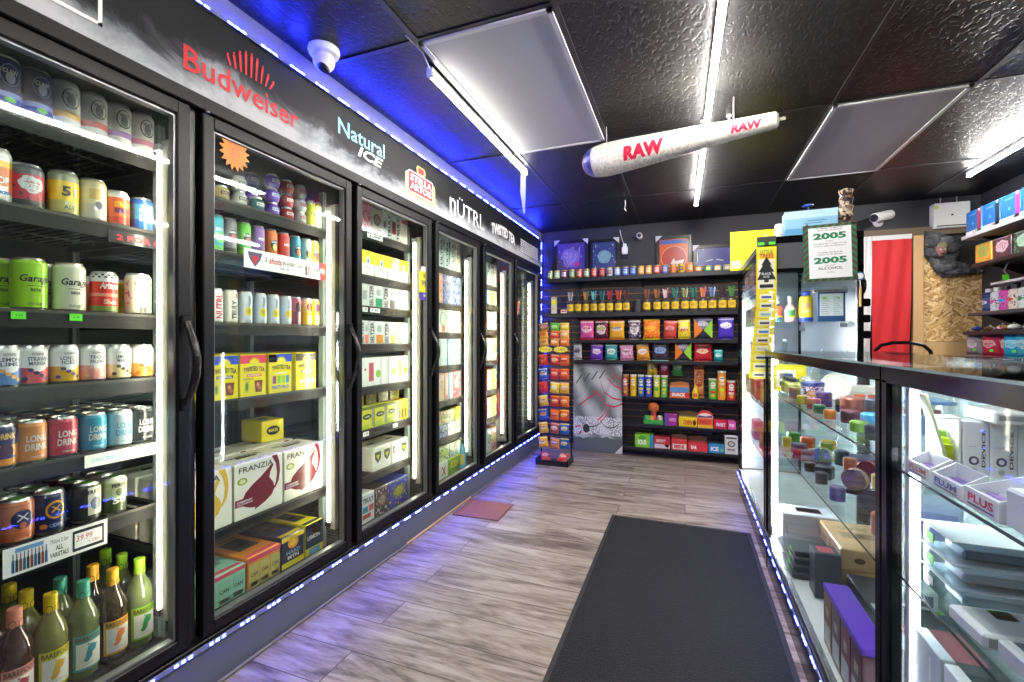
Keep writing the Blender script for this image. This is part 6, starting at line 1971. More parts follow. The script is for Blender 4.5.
def tin(c, r, h, label, loc, lid=None, name='grinder_tin', m=None):
    b = MB().lathe([(r * .97, 0), (r, .002), (r, h * .62), (r * .97, h * .63), (r, h * .66), (r, h * .97), (r * .96, h)], m or mat('tin_' + c, c, .3, .6), 22)
    return single(name, b, label, 'tin', loc, parts=[('lid_top', MB().lathe([(r * .9, h + .0002), (r * .86, h + .003), (0, h + .003)], lid or mat('tin_' + c, c, .3, .6), 22))])


tin('#9a5f52', .037, .075, 'copper-red metal grinder on the top shelf of the glassware counter', (.58, 2.03, ZA + .001))
tin('#3f9ac8', .035, .045, 'bright blue metal grinder on the top shelf beside the counter post', (.585, 1.84, ZA + .001))
tin('#6a4a52', .03, .04, 'dark plum grinder on the top shelf between the copper and blue ones', (.545, 1.925, ZA + .001))
tin('#3f4248', .028, .05, 'dark grey grinder on the top shelf behind the copper one', (.6, 2.2, ZA + .001))
tin('#7fae3a', .026, .03, 'small lime green grinder on the top shelf in front of the blue one', (.52, 1.75, ZA + .001))
b = MB().box(-.09, .09, -.07, .07, 0, .06, GL, .003)
single('clear_display_box', b, 'clear acrylic box with a blue lid holding small grinders', 'box', (.79, 2.1, ZA + .001), parts=[('lid', MB().box(-.095, .095, -.075, .075, .061, .075, C('#5a86c0'), .003))] + [('small_grinder', MB().lathe([(.014, .004), (.015, .04), (0, .041)], C(c), 12, (x, y, 0))) for x, y, c in ((-.05, -.035, '#a83a3a'), (0, -.035, '#3a3a40'), (.05, -.035, '#a84a5a'), (-.05, .03, '#4a4a50'), (0, .03, '#8a3a3a'))])
b = MB().box(-.07, .07, -.045, .045, 0, .03, C('#b87a4a'), .003)
single('cup_tray', b, 'tray of small orange and red cups behind the copper grinder', 'tray', (.72, 2.27, ZA + .001), parts=[('cup', MB().lathe([(.016, .031), (.02, .065), (.018, .065), (.014, .034)], C(c), 12, (x, 0, 0))) for x, c in ((-.045, '#d0703a'), (0, '#c05040'), (.045, '#c8a060'))])
random.seed(11)
GREENS = ['#8a9a3a', '#5f8a3f', '#a8b04a', '#4a7a4a', '#b8b86a', '#6a7a3a']
for i in range(6):
    x, y = .53 + .09 * (i % 2), 2.9 - .085 * (i // 2)
    b = MB().lathe([(.026, 0), (.029, .003), (.029, .06), (.022, .068), (.022, .075)], C(GREENS[i]), 14)
    single('small_jar', b, '%s small jar, %s from the tower end of the top shelf, %s row' % (['olive', 'mid green', 'pale lime', 'dark green', 'straw', 'moss'][i], ORD[i // 2], 'front' if i % 2 == 0 else 'back'), 'jar', (x, y, ZA + .001), parts=[('lid', MB().lathe([(.024, .075), (.024, .09), (0, .09)], C('#c8ccc8' if i % 2 else '#3a3f3a'), 14))])
# --- second shelf
def stand_disc(c, label, loc, r=.036):
    b = MB().box(-.03, .03, -.02, .02, 0, .012, BLK, .003)
    o = single('metal_grinder', b, label, 'grinder', loc, math.radians(-35))
    q = MB().lathe([(r * .96, -.015), (r, -.012), (r, .012), (r * .96, .015), (r * .8, .015), (r * .78, .012), (0, .012)], mat('tin_' + c, c, .25, .8), 24, axis='y')
    part('body', q, o, loc=(0, 0, r + .013), rot=(0, 0, PI))
    return o


stand_disc('#b0907a', 'copper disc grinder on a black stand, second shelf near the counter post', (.58, 2.0, ZB_ + .001), .04)
stand_disc('#a8a890', 'brass disc grinder on a black stand, second shelf middle', (.56, 2.33, ZB_ + .001), .04)
stand_disc('#5a5e64', 'dark grey disc grinder on a black stand beside the counter post', (.56, 1.74, ZB_ + .001), .04)
stand_disc('#a83a3a', 'red disc grinder on a black stand, second shelf behind the copper one', (.68, 2.2, ZB_ + .001), .034)
for x, y, c, lab in ((.53, 2.62, '#3a4058', 'small slate box on the second shelf near the tower'), (.53, 2.18, '#2a2c30', 'small black box on the second shelf between brass and copper grinders'), (.54, 2.46, '#4a3a3a', 'small dark brown box on the second shelf behind the brass grinder'), (.62, 1.86, '#303338', 'small charcoal box on the second shelf behind the dark grinder')):
    carton_kind(.06, .05, .05, c, prints=[('r', -.4, .4, .3, .6, C('#6a6e74'))], handle=False, name='small_box', cat='box').put(lab, (x, y, ZB_ + .001), -.5)
for x, y, c, lab in ((.6, 2.78, '#c86a3a', 'orange'), (.56, 2.9, '#4a9a4a', 'green'), (.68, 2.72, '#d0a83a', 'amber')):
    tin(c, .032, .05, '%s grinder near the tower on the second shelf of the glassware counter' % lab, (x, y, ZB_ + .001))
carton_kind(.24, .12, .03, '#3a3a5a', prints=[('r', -.48, .48, .2, .7, C('#6a5a9a'))], handle=False, name='flat_box', cat='box').put('flat dark blue box at the back of the second shelf', (.77, 2.5, ZB_ + .001), -.05)

# more small glass and metal pieces crowding both shelves
for i, (x, y, r, h, c, lab) in enumerate(((.51, 2.62, .026, .05, '#7a5a3a', 'brown metal'), (.5, 2.41, .022, .035, '#b8a03a', 'brass'), (.57, 2.35, .03, .06, '#5a3f6a', 'violet'), (.51, 2.26, .026, .04, '#a8505a', 'rose red'), (.64, 2.32, .028, .055, '#c8c4b4', 'ivory'),
                                    (.5, 2.13, .022, .03, '#3f7a5a', 'sea green'), (.66, 2.06, .03, .07, '#4a4f58', 'steel grey'), (.5, 1.99, .02, .03, '#c87a3a', 'orange brown'), (.66, 1.92, .03, .06, '#8a3a44', 'wine red'), (.67, 1.78, .03, .055, '#5f86b0', 'pale blue'), (.52, 1.62, .026, .04, '#3a3a40', 'near-black'))):
    tin(c, r, h, 'small %s grinder in the crowd on the top shelf of the glassware counter' % lab, (x, y, ZA + .001))
for i, (x, y, r, h, c, lab) in enumerate(((.5, 2.75, .022, .05, '#c8b83a', 'yellow'), (.64, 2.6, .028, .06, '#8f9a4a', 'olive'), (.5, 2.5, .022, .04, '#a83a3a', 'red'), (.66, 2.45, .03, .06, '#3f4a5a', 'slate'), (.5, 2.28, .022, .035, '#5a4a3a', 'umber'),
                                    (.66, 2.33, .026, .055, '#b06a4a', 'terracotta'), (.5, 2.1, .022, .04, '#3a3a3e', 'black'), (.68, 2.06, .03, .06, '#c8a868', 'sand'), (.5, 1.9, .024, .045, '#4a3f7a', 'indigo'), (.68, 1.9, .03, .06, '#a8623a', 'bronze'))):
    tin(c, r, h, 'small %s grinder in the crowd on the second shelf of the glassware counter' % lab, (x, y, ZB_ + .001))
for i, (x, y, lab) in enumerate(((.76, 2.86, 'nearest the tower'), (.78, 1.7, 'nearest the post'), (.82, 1.9, 'beside the acrylic box'))):
    b = MB().lathe([(.034, 0), (.036, .004), (.03, .03), (.014, .06), (.014, .12), (.02, .13)], GL, 16)
    single('glass_piece', b, 'clear glass piece with a narrow neck on the top counter shelf %s' % lab, 'glassware', (x, y, ZA + .001), parts=[('base_ring', MB().lathe([(.0365, .003), (.038, .006), (.0365, .009)], C(('#3f86b0', '#a83f5a', '#3f9a5a')[i], .1), 16, caps=False))])
for i, (x, y, lab) in enumerate(((.78, 2.85, 'nearest the tower'), (.8, 2.2, 'behind the copper disc'), (.8, 1.95, 'behind the sand-coloured grinder'), (.8, 1.7, 'nearest the post'))):
    b = MB().lathe([(.03, 0), (.04, .01), (.042, .03), (.03, .055), (.013, .075), (.013, .13), (.017, .14)], GL, 16)
    single('glass_piece', b, 'round-bellied clear glass piece on the second counter shelf, %s' % lab, 'glassware', (x, y, ZB_ + .001), parts=[('mouth_ring', MB().lathe([(.0172, .138), (.02, .141), (.0172, .145)], C(('#3f9a86', '#b0603a', '#5a5ab0', '#a8a03a')[i], .1), 16, caps=False))])
carton_kind(.16, .12, .07, '#dfe2e4', topprints=[('r', -.4, -.1, -.3, .3, C('#4a5058')), ('r', .0, .4, -.3, .3, C('#a8b8c8'))], prints=[('r', -.4, .4, .2, .8, C('#5a6a80'))], handle=False, name='white_box', cat='box').put('white box with dark printed squares standing on the long slate box', (.82, 2.25, ZD_ + .103))
for i, (y, lab) in enumerate(((2.42, 'behind the charcoal box'), (2.28, 'second from the charcoal box'))):
    b = MB().box(-.07, .07, -.06, .06, 0, .06, C('#1f2226'), .004)
    single('black_case', b, 'plain black case on the deck of the glassware counter, %s' % lab, 'case', (.555 if i else .54, y - (.02 if not i else .04), ZD_ + .001), parts=[('latch', MB().box(-.0725, -.0702, -.015, .015, .02, .04, ALU))]) if False else None

# --- lower level: boxes on the deck
carton_kind(.24, .36, .095, '#c09a68', prints=[('e', -.2, .5, .09, .14, C('#5a4426')), ('e', .28, .5, .06, .12, C('#5a4426'))], topprints=[('r', -.3, .3, -.1, .1, C('#8a6a42')), ('t', 'GLASS', 0, .25, .5, .1, C('#6a4f2c'))], handle=False, name='cardboard_box', cat='cardboard box').put('tan cardboard box, lower of two stacked in the glassware counter', (.78, 2.64, ZD_ + .001))
carton_kind(.24, .36, .095, '#c8a272', prints=[('e', -.2, .5, .09, .14, C('#5a4426')), ('e', .28, .5, .06, .12, C('#5a4426'))], topprints=[('r', -.3, .3, -.1, .1, C('#8a6a42')), ('t', 'GLASS', 0, .25, .5, .1, C('#6a4f2c'))], handle=False, name='cardboard_box', cat='cardboard box').put('tan cardboard box, upper of two stacked in the glassware counter', (.78, 2.64, ZD_ + .098))
for i in (0, 1):
    bx_ = [x for x in COL.objects if x.name.startswith('cardboard_box') and x.parent is None][i]
    p = MB()
    for k in range(2):
        p.prism([(-.1205, -.12 + .16 * k, .03), (-.1205, -.05 + .16 * k, .03), (-.1205, -.05 + .16 * k, .06), (-.1205, -.12 + .16 * k, .06)], (-.0004, 0, 0), C('#7a4a3a'))
        p.prism([(-.1205, -.03 + .16 * k, .02), (-.1205, .0 + .16 * k, .02), (-.1205, .0 + .16 * k, .075), (-.1205, -.03 + .16 * k, .075)], (-.0004, 0, 0), C('#6a4f32'))
    part('printed_side', p, bx_)
carton_kind(.26, .6, .1, '#2f343c', topprints=[('r', -.3, .4, -.4, -.1, C('#a84a5a')), ('r', -.45, -.3, -.45, .1, C('#c8ccd0')), ('r', .3, .45, .1, .2, C('#6fc03a'))], prints=[('t', 'VAPE', 0, .5, .5, .3, CW)], handle=False, name='flat_box', cat='box').put('long dark slate box in front of the cardboard boxes on the deck', (.8, 2.12, ZD_ + .001))
o = empty('vape_display', 'brown and maroon display of vape packs with a purple top, behind the front glass', 'display', (.5, 1.83, ZD_ + .001))
part('purple_top', MB().box(-.012, .07, -.2, .2, .2, .222, C('#5a2fb0'), .003), o, 'purple top strip')
for i, c in enumerate(('#8a5a2a', '#5a3f38', '#7a2a3a', '#5a2f38')):
    k = part('vape_pack', MB().box(-.01, .065, .1 - .1 * i + .003, .2 - .1 * i - .003, .0, .199, C(c), .003), o)
    part('label', MB().box(-.0108, -.0102, .115 - .1 * i, .185 - .1 * i, .02, .09, C('#c8c8c4')).box(-.0108, -.0102, .13 - .1 * i, .165 - .1 * i, .12, .15, C('#c0a890')), k)
for i in range(4):
    b = MB().box(-.08, .08, -.11, .11, 0, .022, C('#2a2d30'), .004)
    single('black_tray', b, 'flat black tray, %s of four stacked by the tower end' % ['lowest', 'second up', 'third up', 'topmost'][i], 'tray', (.56 + .006 * i, 2.62 + .012 * i, ZD_ + .001 + .03 * i), parts=[('rim', MB().box(-.084, .084, -.114, .114, .0222, .028, C('#4a4f54'), .001)), ('price_tag', MB().box(-.0865, -.0845, -.06, -.02, .01, .022, GRN))])
carton_kind(.26, .17, .2, '#aeb4b8', topprints=[('r', -.42, .42, -.42, .42, C('#c8ccd8')), ('r', -.2, .25, -.2, .25, C('#c08a90'))], prints=[('r', -.4, .4, .3, .7, C('#c8ccd0'))], handle=False, name='pale_box', cat='box').put('large pale grey box with a pink-printed lid near the tower on the deck', (.625, 2.91, ZD_ + .001))
carton_kind(.1, .1, .2, '#40444c', topprints=[('r', -.3, .3, -.3, .3, C('#b84a5a'))], handle=False, name='tall_box', cat='box').put('tall charcoal box with a pink patch beside the pale grey box', (.585, 2.4, ZD_ + .001))
carton_kind(.12, .12, .1, '#7a86a0', prints=[('r', -.4, .4, .2, .8, C('#5a5f8a'))], handle=False, name='tin_box', cat='box').put('blue and copper box standing at the post end of the second shelf', (.66, 1.66, ZB_ + .001), -.2)
tin('#a8603a', .036, .06, 'copper tin at the post end of the second shelf', (.54, 1.6, ZB_ + .001))

# --- white counter: top shelf
def vapebox(label, loc, c='#dfe2e6', rz=0.0):
    k = carton_kind(.043, .05, .118, c, prints=[('t', 'DEVICE', .26, .52, .14, .66, C('#3f434c'), .02, 'v'), ('e', -.1, .3, .2, .08, C('#4a4470')), ('e', -.1, .3, .11, .045, C('#dfe2e6'), .0006), ('e', -.1, .12, .14, .05, C('#b0b4bc')), ('r', -.3, .0, .55, .56, C('#9a9ea6'))], handle=False, name='device_box', cat='box', b=.0015)
    return k.put(label, loc, rz)


for i in range(6):
    vapebox('upright white device box with a violet ring, %s from the lime packs' % ORD[i], (.5765 + .0445 * i, 1.275, ZA + .001))
o = empty('open_dispenser', 'white open-sided dispenser holding lime green packs on the top shelf', 'dispenser', (.531, 1.275, ZA + .001))
part('shell', MB().box(-.02, .02, -.025, .025, 0, .004, WHITE).box(-.02, .02, .021, .025, .004, .12, WHITE).box(.016, .02, -.025, .021, .004, .12, WHITE).box(-.02, .02, -.025, .025, .12, .124, WHITE), o)
for i, c in enumerate(('#b5c81f', '#c2d42a', '#7fae2a')):
    part('lime_pack', MB().box(-.014 + .003 * i, .01, -.023 + .0145 * i, -.0095 + .0145 * i, .005, .066 + .012 * i, C(c, .2), .002), o)
for i in range(4):
    carton_kind(.07, .11, .026, '#d8dbdf', prints=[('r', -.4, .4, .3, .7, C('#8a9098')), ('r', .3, .45, .1, .3, C('#7fc04a'))], handle=False, name='flat_box', cat='box').put('flat white box, %s in the row lying on the upright device boxes' % ORD[i], (.62 + .073 * i, 1.262, ZA + .121))
for i in range(4):
    carton_kind(.06, .06, .07, '#c8ccd2', prints=[('r', -.4, .4, .6, .8, C('#8a9098'))], handle=False, name='white_box', cat='box').put('pale box, %s in the back row behind the upright device boxes' % ORD[i], (.6 + .075 * i, 1.15 if False else .0 + 1.31 - .012 if False else 1.1, ZA + .001)) if False else None
# slanted cream board at the case end
b = MB().box(-.003, .003, -.015, .015, -.085, .085, C('#d3d8a8', .4), .001)
o = single('slanted_board', b, 'slanted cream board leaning at the end of the white-lit counter', 'board', (.5, 1.232, ZA + .094))
o.rotation_euler = (0, math.radians(-14), 0)
part('foot', MB().box(-.01, .01, -.014, .014, -.09, -.0855, C('#8a9080')), o)
# open white trays along the front edge
def tray(y0, y1, txt, c, label, h=.045, dx=.04):
    w = y1 - y0
    o = empty('display_tray', label, 'tray', (.463, (y0 + y1) / 2, ZA + .001))
    m = C('#dcdee2', .4)
    f = MB().box(0, .003, -w / 2, w / 2, 0, h * .62, m).box(dx - .003, dx, -w / 2, w / 2, 0, h * 1.1, m).box(.003, dx - .003, -w / 2, w / 2, 0, .003, m)
    for s in (-1, 1):
        y = s * (w / 2 - .003)
        f.prism([(.003, y, .003), (dx - .003, y, .003), (dx - .003, y, h * 1.1), (.003, y, h * .62)], (0, .003 * -s, 0), m)
    part('tray_body', f, o)
    part('lettering', MB().text(txt, w * .74, h * .26, (-.0006, 0, h * .36), C(c), right=(0, -1, 0), bold=.03).prism([(-.0004, -w * .38, h * .12), (-.0004, w * .38, h * .12), (-.0004, w * .38, h * .17), (-.0004, -w * .38, h * .17)], (-.0003, 0, 0), C('#4a4a50')), o)
    for k in range(3):
        part('pack', MB().box(.006 + .017 * k, .021 + .017 * k, -w * .4, w * .4, .004, h * .5, C(('#d0d2da', '#8a6ab0', '#c8ccd4')[k]), .002), o)


tray(1.165, 1.262, 'FLUM', '#c8603a', 'small white tray with orange lettering at the front edge of the top shelf')
tray(1.05, 1.155, 'FLUM', '#4a5a9a', 'small white tray with blue lettering at the front edge of the top shelf')
tray(.945, 1.04, 'PLUS', '#c82a4a', 'white tray with red lettering at the front edge of the top shelf', .055, .09)
b = MB().box(.0, .16, -.075, .075, 0, .062, C('#d3d6da', .4), .004)
single('white_carton', b, 'large plain white carton with purple packs on top, front edge of top shelf', 'carton', (.468, .865, ZA + .001), parts=[('pack', MB().box(.06, .15, -.05 + .034 * k, -.02 + .034 * k, .0622, .08, C(c), .002)) for k, c in enumerate(('#6a4a9a', '#4a3a7a', '#8a6ab0'))])
b = MB().box(0, .14, -.06, .06, 0, .07, C('#d8dbdf', .4), .004)
single('white_carton', b, 'plain white carton beyond the one with purple packs, top shelf', 'carton', (.47, .71, ZA + .001), parts=[('label', MB().box(-.0008, -.0002, -.04, .04, .02, .05, C('#a8acb4')))])

# --- white counter: second shelf
ZC2 = .818
ACR = glass('acrylic', (.84, .9, .92), haze=.05)
for i in range(3):
    b = MB().box(-.085, .085, -.06, .06, 0, .042, ACR, .004)
    single('acrylic_box', b, 'clear acrylic box, %s of the stack at the far end of the second shelf' % ['bottom', 'middle', 'top'][i], 'box', (.575, 1.2, ZC2 + .001 + .046 * i),
           parts=[('lid', MB().box(-.088, .088, -.063, .063, .0422, .0445, C('#c8d0d8'), .001)), ('contents', MB().box(-.06, .06, -.04, .03, .004, .022, C(('#9aa4ac', '#b8c4cc', '#7f9ab0')[i]), .004)), ('price_tag', MB().box(-.0868, -.0856, .01, .04, .012, .03, GRN if i else C('#3a3f46')))])


def vape_flat(w, d, h, c, top, label, loc, rz=0.0, tagx=-.15, front='#3a3d44'):
    k = carton_kind(w, d, h, c, topprints=[('r', -.4, .4, -.4, .4, C(top)), ('r', tagx, tagx + .22, .1, .42, GRN)], prints=[('e', -.15, .5, .06, .3, C(front)), ('r', .0, .4, .35, .6, C('#8a8e96')), ('r', -.45, -.28, .2, .8, C('#9a9ea4'))], handle=False, name='vape_box', cat='box')
    return k.put(label, loc, rz)


vape_flat(.15, .1, .026, '#dcdfe2', '#b9bec4', 'white boxed kit with a grey window lying at the far end, second shelf', (.55, 1.07, ZC2 + .001), .05)
vape_flat(.16, .1, .034, '#c3c6ca', '#5a5f72', 'grey boxed kit with a dark violet window on the second shelf', (.57, .955, ZC2 + .001), .06)
vape_flat(.16, .1, .03, '#4a4d52', '#3a4048', 'black boxed kit stacked behind the white one on the second shelf', (.74, 1.13, ZC2 + .001), .0, front='#c8ccd0')
vape_flat(.16, .09, .03, '#cfd2d4', '#54585c', 'white boxed kit with a charcoal window at the back of the second shelf', (.76, 1.015, ZC2 + .001), .03)
vape_flat(.16, .1, .03, '#26282c', '#33363c', 'flat black box under a green tag at the front of the second shelf', (.575, .845, ZC2 + .001), .04)
vape_flat(.15, .09, .036, '#d8d2d0', '#c8502f', 'white boxed kit with a red-orange window, second shelf', (.57, .735, ZC2 + .001), .03, front='#3a5aa0')
vape_flat(.16, .09, .03, '#3a3f44', '#2e3238', 'dark boxed kit behind the red-orange one, second shelf', (.76, .9, ZC2 + .001), .03)
# --- white counter: deck, cards standing behind the glass
def card(label, y, w, h, c, x=.5, prints=None):
    b = MB().box(-.012, .012, -w / 2, w / 2, 0, h, C(c, .35), .002)
    o = single('blister_card', b, label, 'card', (x - .01, y, ZD_ + .001))
    p = MB()
    for q in prints or ():
        if q[0] == 'r':
            p.prism([(-.0126, -w * q[1], h * q[3]), (-.0126, -w * q[2], h * q[3]), (-.0126, -w * q[2], h * q[4]), (-.0126, -w * q[1], h * q[4])], (-.0003, 0, 0), q[5])
        elif q[0] == 't':
            p.text(q[1], w * q[4], h * q[5], (-.0132, -w * q[2], h * q[3]), q[6], right=(0, -1, 0), bold=.03)
        else:
            p.prism([(-.0128, -w * (q[1] + q[3] * math.cos(a * PI / 8)), h * (q[2] + q[4] * math.sin(a * PI / 8))) for a in range(16)], (-.0003, 0, 0), q[5])
    part('printing', p, o)


barc = [('r', -.42, -.3, .1 + .08 * k, .14 + .08 * k, C('#7a7e84')) for k in range(10)]
card('tall pale card with a red SWEET band behind the counter glass', 1.212, .115, .5, '#c9d6dc', prints=[('r', -.5, .5, .36, .56, C('#d8344e')), ('t', 'SWEET', .05, .46, .7, .1, CW), ('r', -.5, .5, .0, .2, C('#a9b48a')), ('r', .1, .16, .5, .95, CW)])
card('white card with a row of dashes beside the red SWEET card', 1.1, .09, .5, '#e4e6ea', prints=barc + [('r', -.2, .4, .1, .9, C('#d3d7dc'))])
card('white card with a dark oval and yellow bottom behind the counter glass', .99, .11, .45, '#d3d6da', prints=barc + [('e', .1, .55, .34, .34, C('#3f444a')), ('r', -.1, .3, .2, .42, C('#c8c42a')), ('r', .0, .2, .62, .78, GRN)])
card('pale blue card with a green tag behind the counter glass', .865, .12, .42, '#c3ccd8', prints=[('r', -.4, .4, .2, .8, C('#aab8c8')), ('r', -.1, .2, .5, .64, GRN)])
b = MB().lathe([(.012, 0), (.014, .003), (.014, .09), (.009, .1), (.009, .14), (0, .141)], C('#d05a4a', .2), 12)
single('red_tube', b, 'slim red tube standing behind the acrylic boxes', 'tube', (.72, 1.26, ZC2 + .001), parts=[('cap', MB().lathe([(.0105, .141), (.0105, .165), (0, .166)], C('#d8d8d8'), 12))])
for i, (x, c) in enumerate(((.62, '#dfe4e8'), (.66, '#c8d0d4'), (.7, '#c8a85a'))):
    b = MB().lathe([(.01, 0), (.011, .002), (.011, .1), (0, .101)], C(c, .15), 12)
    single('glass_tube', b, '%s slim tube in the row of three behind the acrylic boxes' % ['white', 'pale grey', 'gold'][i], 'tube', (.66 + .05 * i, 1.02 + .05, ZC2 + .033 if False else ZC2 + .001) if False else (.73 + .04 * i, 1.2, ZC2 + .001), parts=[('tip', MB().lathe([(.006, .101), (.006, .12), (0, .121)], C('#8a8e94'), 10))])

# --- on and in the tower
TT = 1.961
carton_kind(.27, .1, .16, '#8fc0dc', prints=[('r', -.5, .5, .0, .35, C('#5f9cc4')), ('r', -.5, .5, .72, 1, C('#b8dcea')), ('r', -.12, .22, .5, .53, C('#5f8fb4')), ('r', -.06, .3, .58, .62, C('#5f8fb4')), ('e', .05, .2, .2, .16, CW)], handle=False, name='blue_box', cat='box').put('pale blue box on top of the tall tower case', (onY(809, 300, 3.2)[0], 3.2, TT), -.05)
b = MB().lathe([(.026, 0), (.028, .004), (.028, .13), (.02, .16), (.012, .17), (.012, .185)], C('#e0e4ea'), 16)
single('pump_bottle', b, 'white pump bottle with a blue spout behind the pale blue box', 'bottle', (onY(808, 300, 3.32)[0], 3.32, TT), parts=[('pump', MB().lathe([(.013, .185), (.013, .2), (.006, .202), (.006, .22), (.03, .225), (.03, .232), (0, .236)], C('#2f4f9a'), 14))])
def woven():
    t = NT('mottled_brown_weave')
    v = t.n('TexVoronoi'); v.inputs['Scale'].default_value = 60; t.l(t.coords('Object', (1, 1, .8)), v.inputs['Vector'])
    s2 = t.n('SeparateColor'); t.l(v.outputs['Color'], s2.inputs[0])
    t.l(t.ramp(s2.outputs[0], [(.2, '#2f2018'), (.5, '#6a4f3c'), (.8, '#b8a48c')]), t.p.inputs['Base Color'])
    t.bump(v.outputs['Distance'], .8, .01); t.p.inputs['Roughness'].default_value = .8
    return t.m


b = MB()
prof = [(.0, 0)] + [(.033 + .005 * math.sin(i * 2.1), .004 + .0165 * i) for i in range(17)] + [(.024, .275), (0, .285)]
b.lathe(prof, woven(), 18)
single('woven_totem', b, 'mottled brown woven column standing on top of the tower case', 'ornament', (onY(846, 300, 3.2)[0], 3.2, TT), parts=[('foot', MB().lathe([(.04, .0005), (.04, .008), (.034, .012)], C('#4a382c', .8), 16, caps=False))])
b = MB().lathe([(.022, 0), (.024, .004), (.024, .09), (.018, .1), (0, .101)], WHITE, 14)
single('white_cup', b, 'small white cylinder beside the pale blue box on the tower top', 'cup', (onY(779, 300, 3.2)[0], 3.2, TT), parts=[('stripe', MB().lathe([(.0243, .03), (.0243, .035)], C('#9a9ea4'), 14, caps=False))])
b = MB().box(-.02, .02, -.03, 0, -.02, .02, WHITE, .004)
cx_, _, cz_ = onY(877, 216, 5.45)
o = single('bullet_camera', MB().lathe([(.045, 0), (.045, -.018), (.03, -.022)], WHITE, 18, axis='y'), 'white bullet camera on the back wall to the side of the tower', 'camera', (cx_ + .06, YB - .006, cz_ - .03))
part('arm', MB().tube([(0, -.02, 0), (0, -.08, 0), (-.02, -.12, .02)], .014, WHITE, 8), o)
part('barrel', MB().tube([(.07, -.09, .05), (-.1, -.22, .0)], .045, WHITE, 16), o)
part('lens', MB().tube([(-.1, -.22, .0), (-.108, -.226, -.003)], .036, DARK, 16), o)
# row of dark printed boxes along the aisle edge of the tower top
for i, (c, c2, lab) in enumerate((('#2a2a30', '#6a7ab0', 'dark box with blue print on the top level inside the tower, near end'), ('#4a2a26', '#b84a3a', 'dark box with red print on the top level inside the tower'), ('#7a5a48', '#a88a78', 'brown box on the top tower level behind the red-printed one'), ('#8a6a58', '#c0a898', 'pale brown box on the top tower level, far end'))):
    y = 3.245 + .29 * i
    k = carton_kind(.26, .06, .148, C(c), front=pack(c, c2, '#c8b8a8', i + 2, busy=.45), handle=False, name='printed_box', cat='box')
    k.put(lab, (CX0 + .055, y, 1.746), -R90)
# yellow sheet beyond
y0 = 4.42
a_, _, z1 = onY(733, 231, y0); b2_ = onY(771, 231, y0)[0]
b = MB().box(-.175, .175, -.002, .002, 0, .34, mat('yellow_sheet', '#f2e61a', .6))
o = single('yellow_sheet', b, 'bright yellow sheet standing at the far end of the tower top', 'sheet', ((a_ + b2_) / 2 + .01, y0 + .03, TT + .001))
part('pale_print', MB().prism([(-.17, -.0025, .02), (-.08, -.0025, .02), (-.1, -.0025, .09), (-.17, -.0025, .08)], (0, -.0004, 0), C('#d8d8b0')), o)
# age sign with striped border on the tower side
SYN = AY0 - .004
x0, _, zt = onY(804, 226, SYN); x1 = onY(857.5, 226, SYN)[0]; zb = onY(808, 282, SYN)[2]
w, h = x1 - x0, zt - zb
b = MB().box(-w / 2, w / 2, -.003, .003, 0, h, C('#2f7a4f', .4))
o = single('age_sign', b, 'white sign reading 2005 twice with a green and brown striped border', 'sign', ((x0 + x1) / 2, SYN - .006, zb))
o.rotation_euler = (0, math.radians(-1.5), 0)
p = MB()
for k in range(9):
    z = h * (k + .1) / 9
    for s in (-1, 1):
        p.prism([(s * w / 2, -.0034, z), (s * w * .4, -.0034, z + .025), (s * w * .4, -.0034, z + .045), (s * w / 2, -.0034, z + .02)], (0, -.0003, 0), C('#4f3f36'))
for k in range(7):
    x = -w / 2 + w * (k + .2) / 7
    for z0 in (0, h - .016):
        p.prism([(x, -.0034, z0), (x + .022, -.0034, z0), (x + .034, -.0034, z0 + .016), (x + .012, -.0034, z0 + .016)], (0, -.0003, 0), C('#4f3f36'))
part('striped_border', p, o)
part('paper', MB().box(-w * .4, w * .4, -.0052, -.004, .018, h - .018, C('#e6e8e6', .6)), o)
G_ = C('#1f7a50', .5)
p = MB()
for t_, zf, ww, hh, m in (('TO SMOKE YOU MUST BE', .925, .5, .022, INK), ('BORN ON OR BEFORE', .89, .44, .018, INK), ('2005', .79, .62, .115, G_), ('TODAY', .7, .16, .018, INK), ('YOU MUST BE 21 YEARS OF AGE', .655, .62, .02, INK), ('TO BUY TOBACCO PRODUCTS', .615, .6, .02, INK),
                       ('TO DRINK YOU MUST BE', .5, .46, .022, INK), ('BORN ON OR BEFORE', .465, .44, .018, INK), ('2005', .365, .62, .115, G_), ('TO BUY', .275, .2, .018, INK), ('ALCOHOL', .225, .46, .05, INK), ('NO SALE', .155, .14, .02, INK)):
    p.text(t_, w * ww, h * hh, (0, -.0056, h * zf), m, bold=.05 if '2005' in t_ else .01)
part('lettering', p, o)
# things on the tower shelves, seen through its side
zs = 1.458
def on_tower(u, y, z=zs):
    return (onY(u, 340, y)[0], y, z)


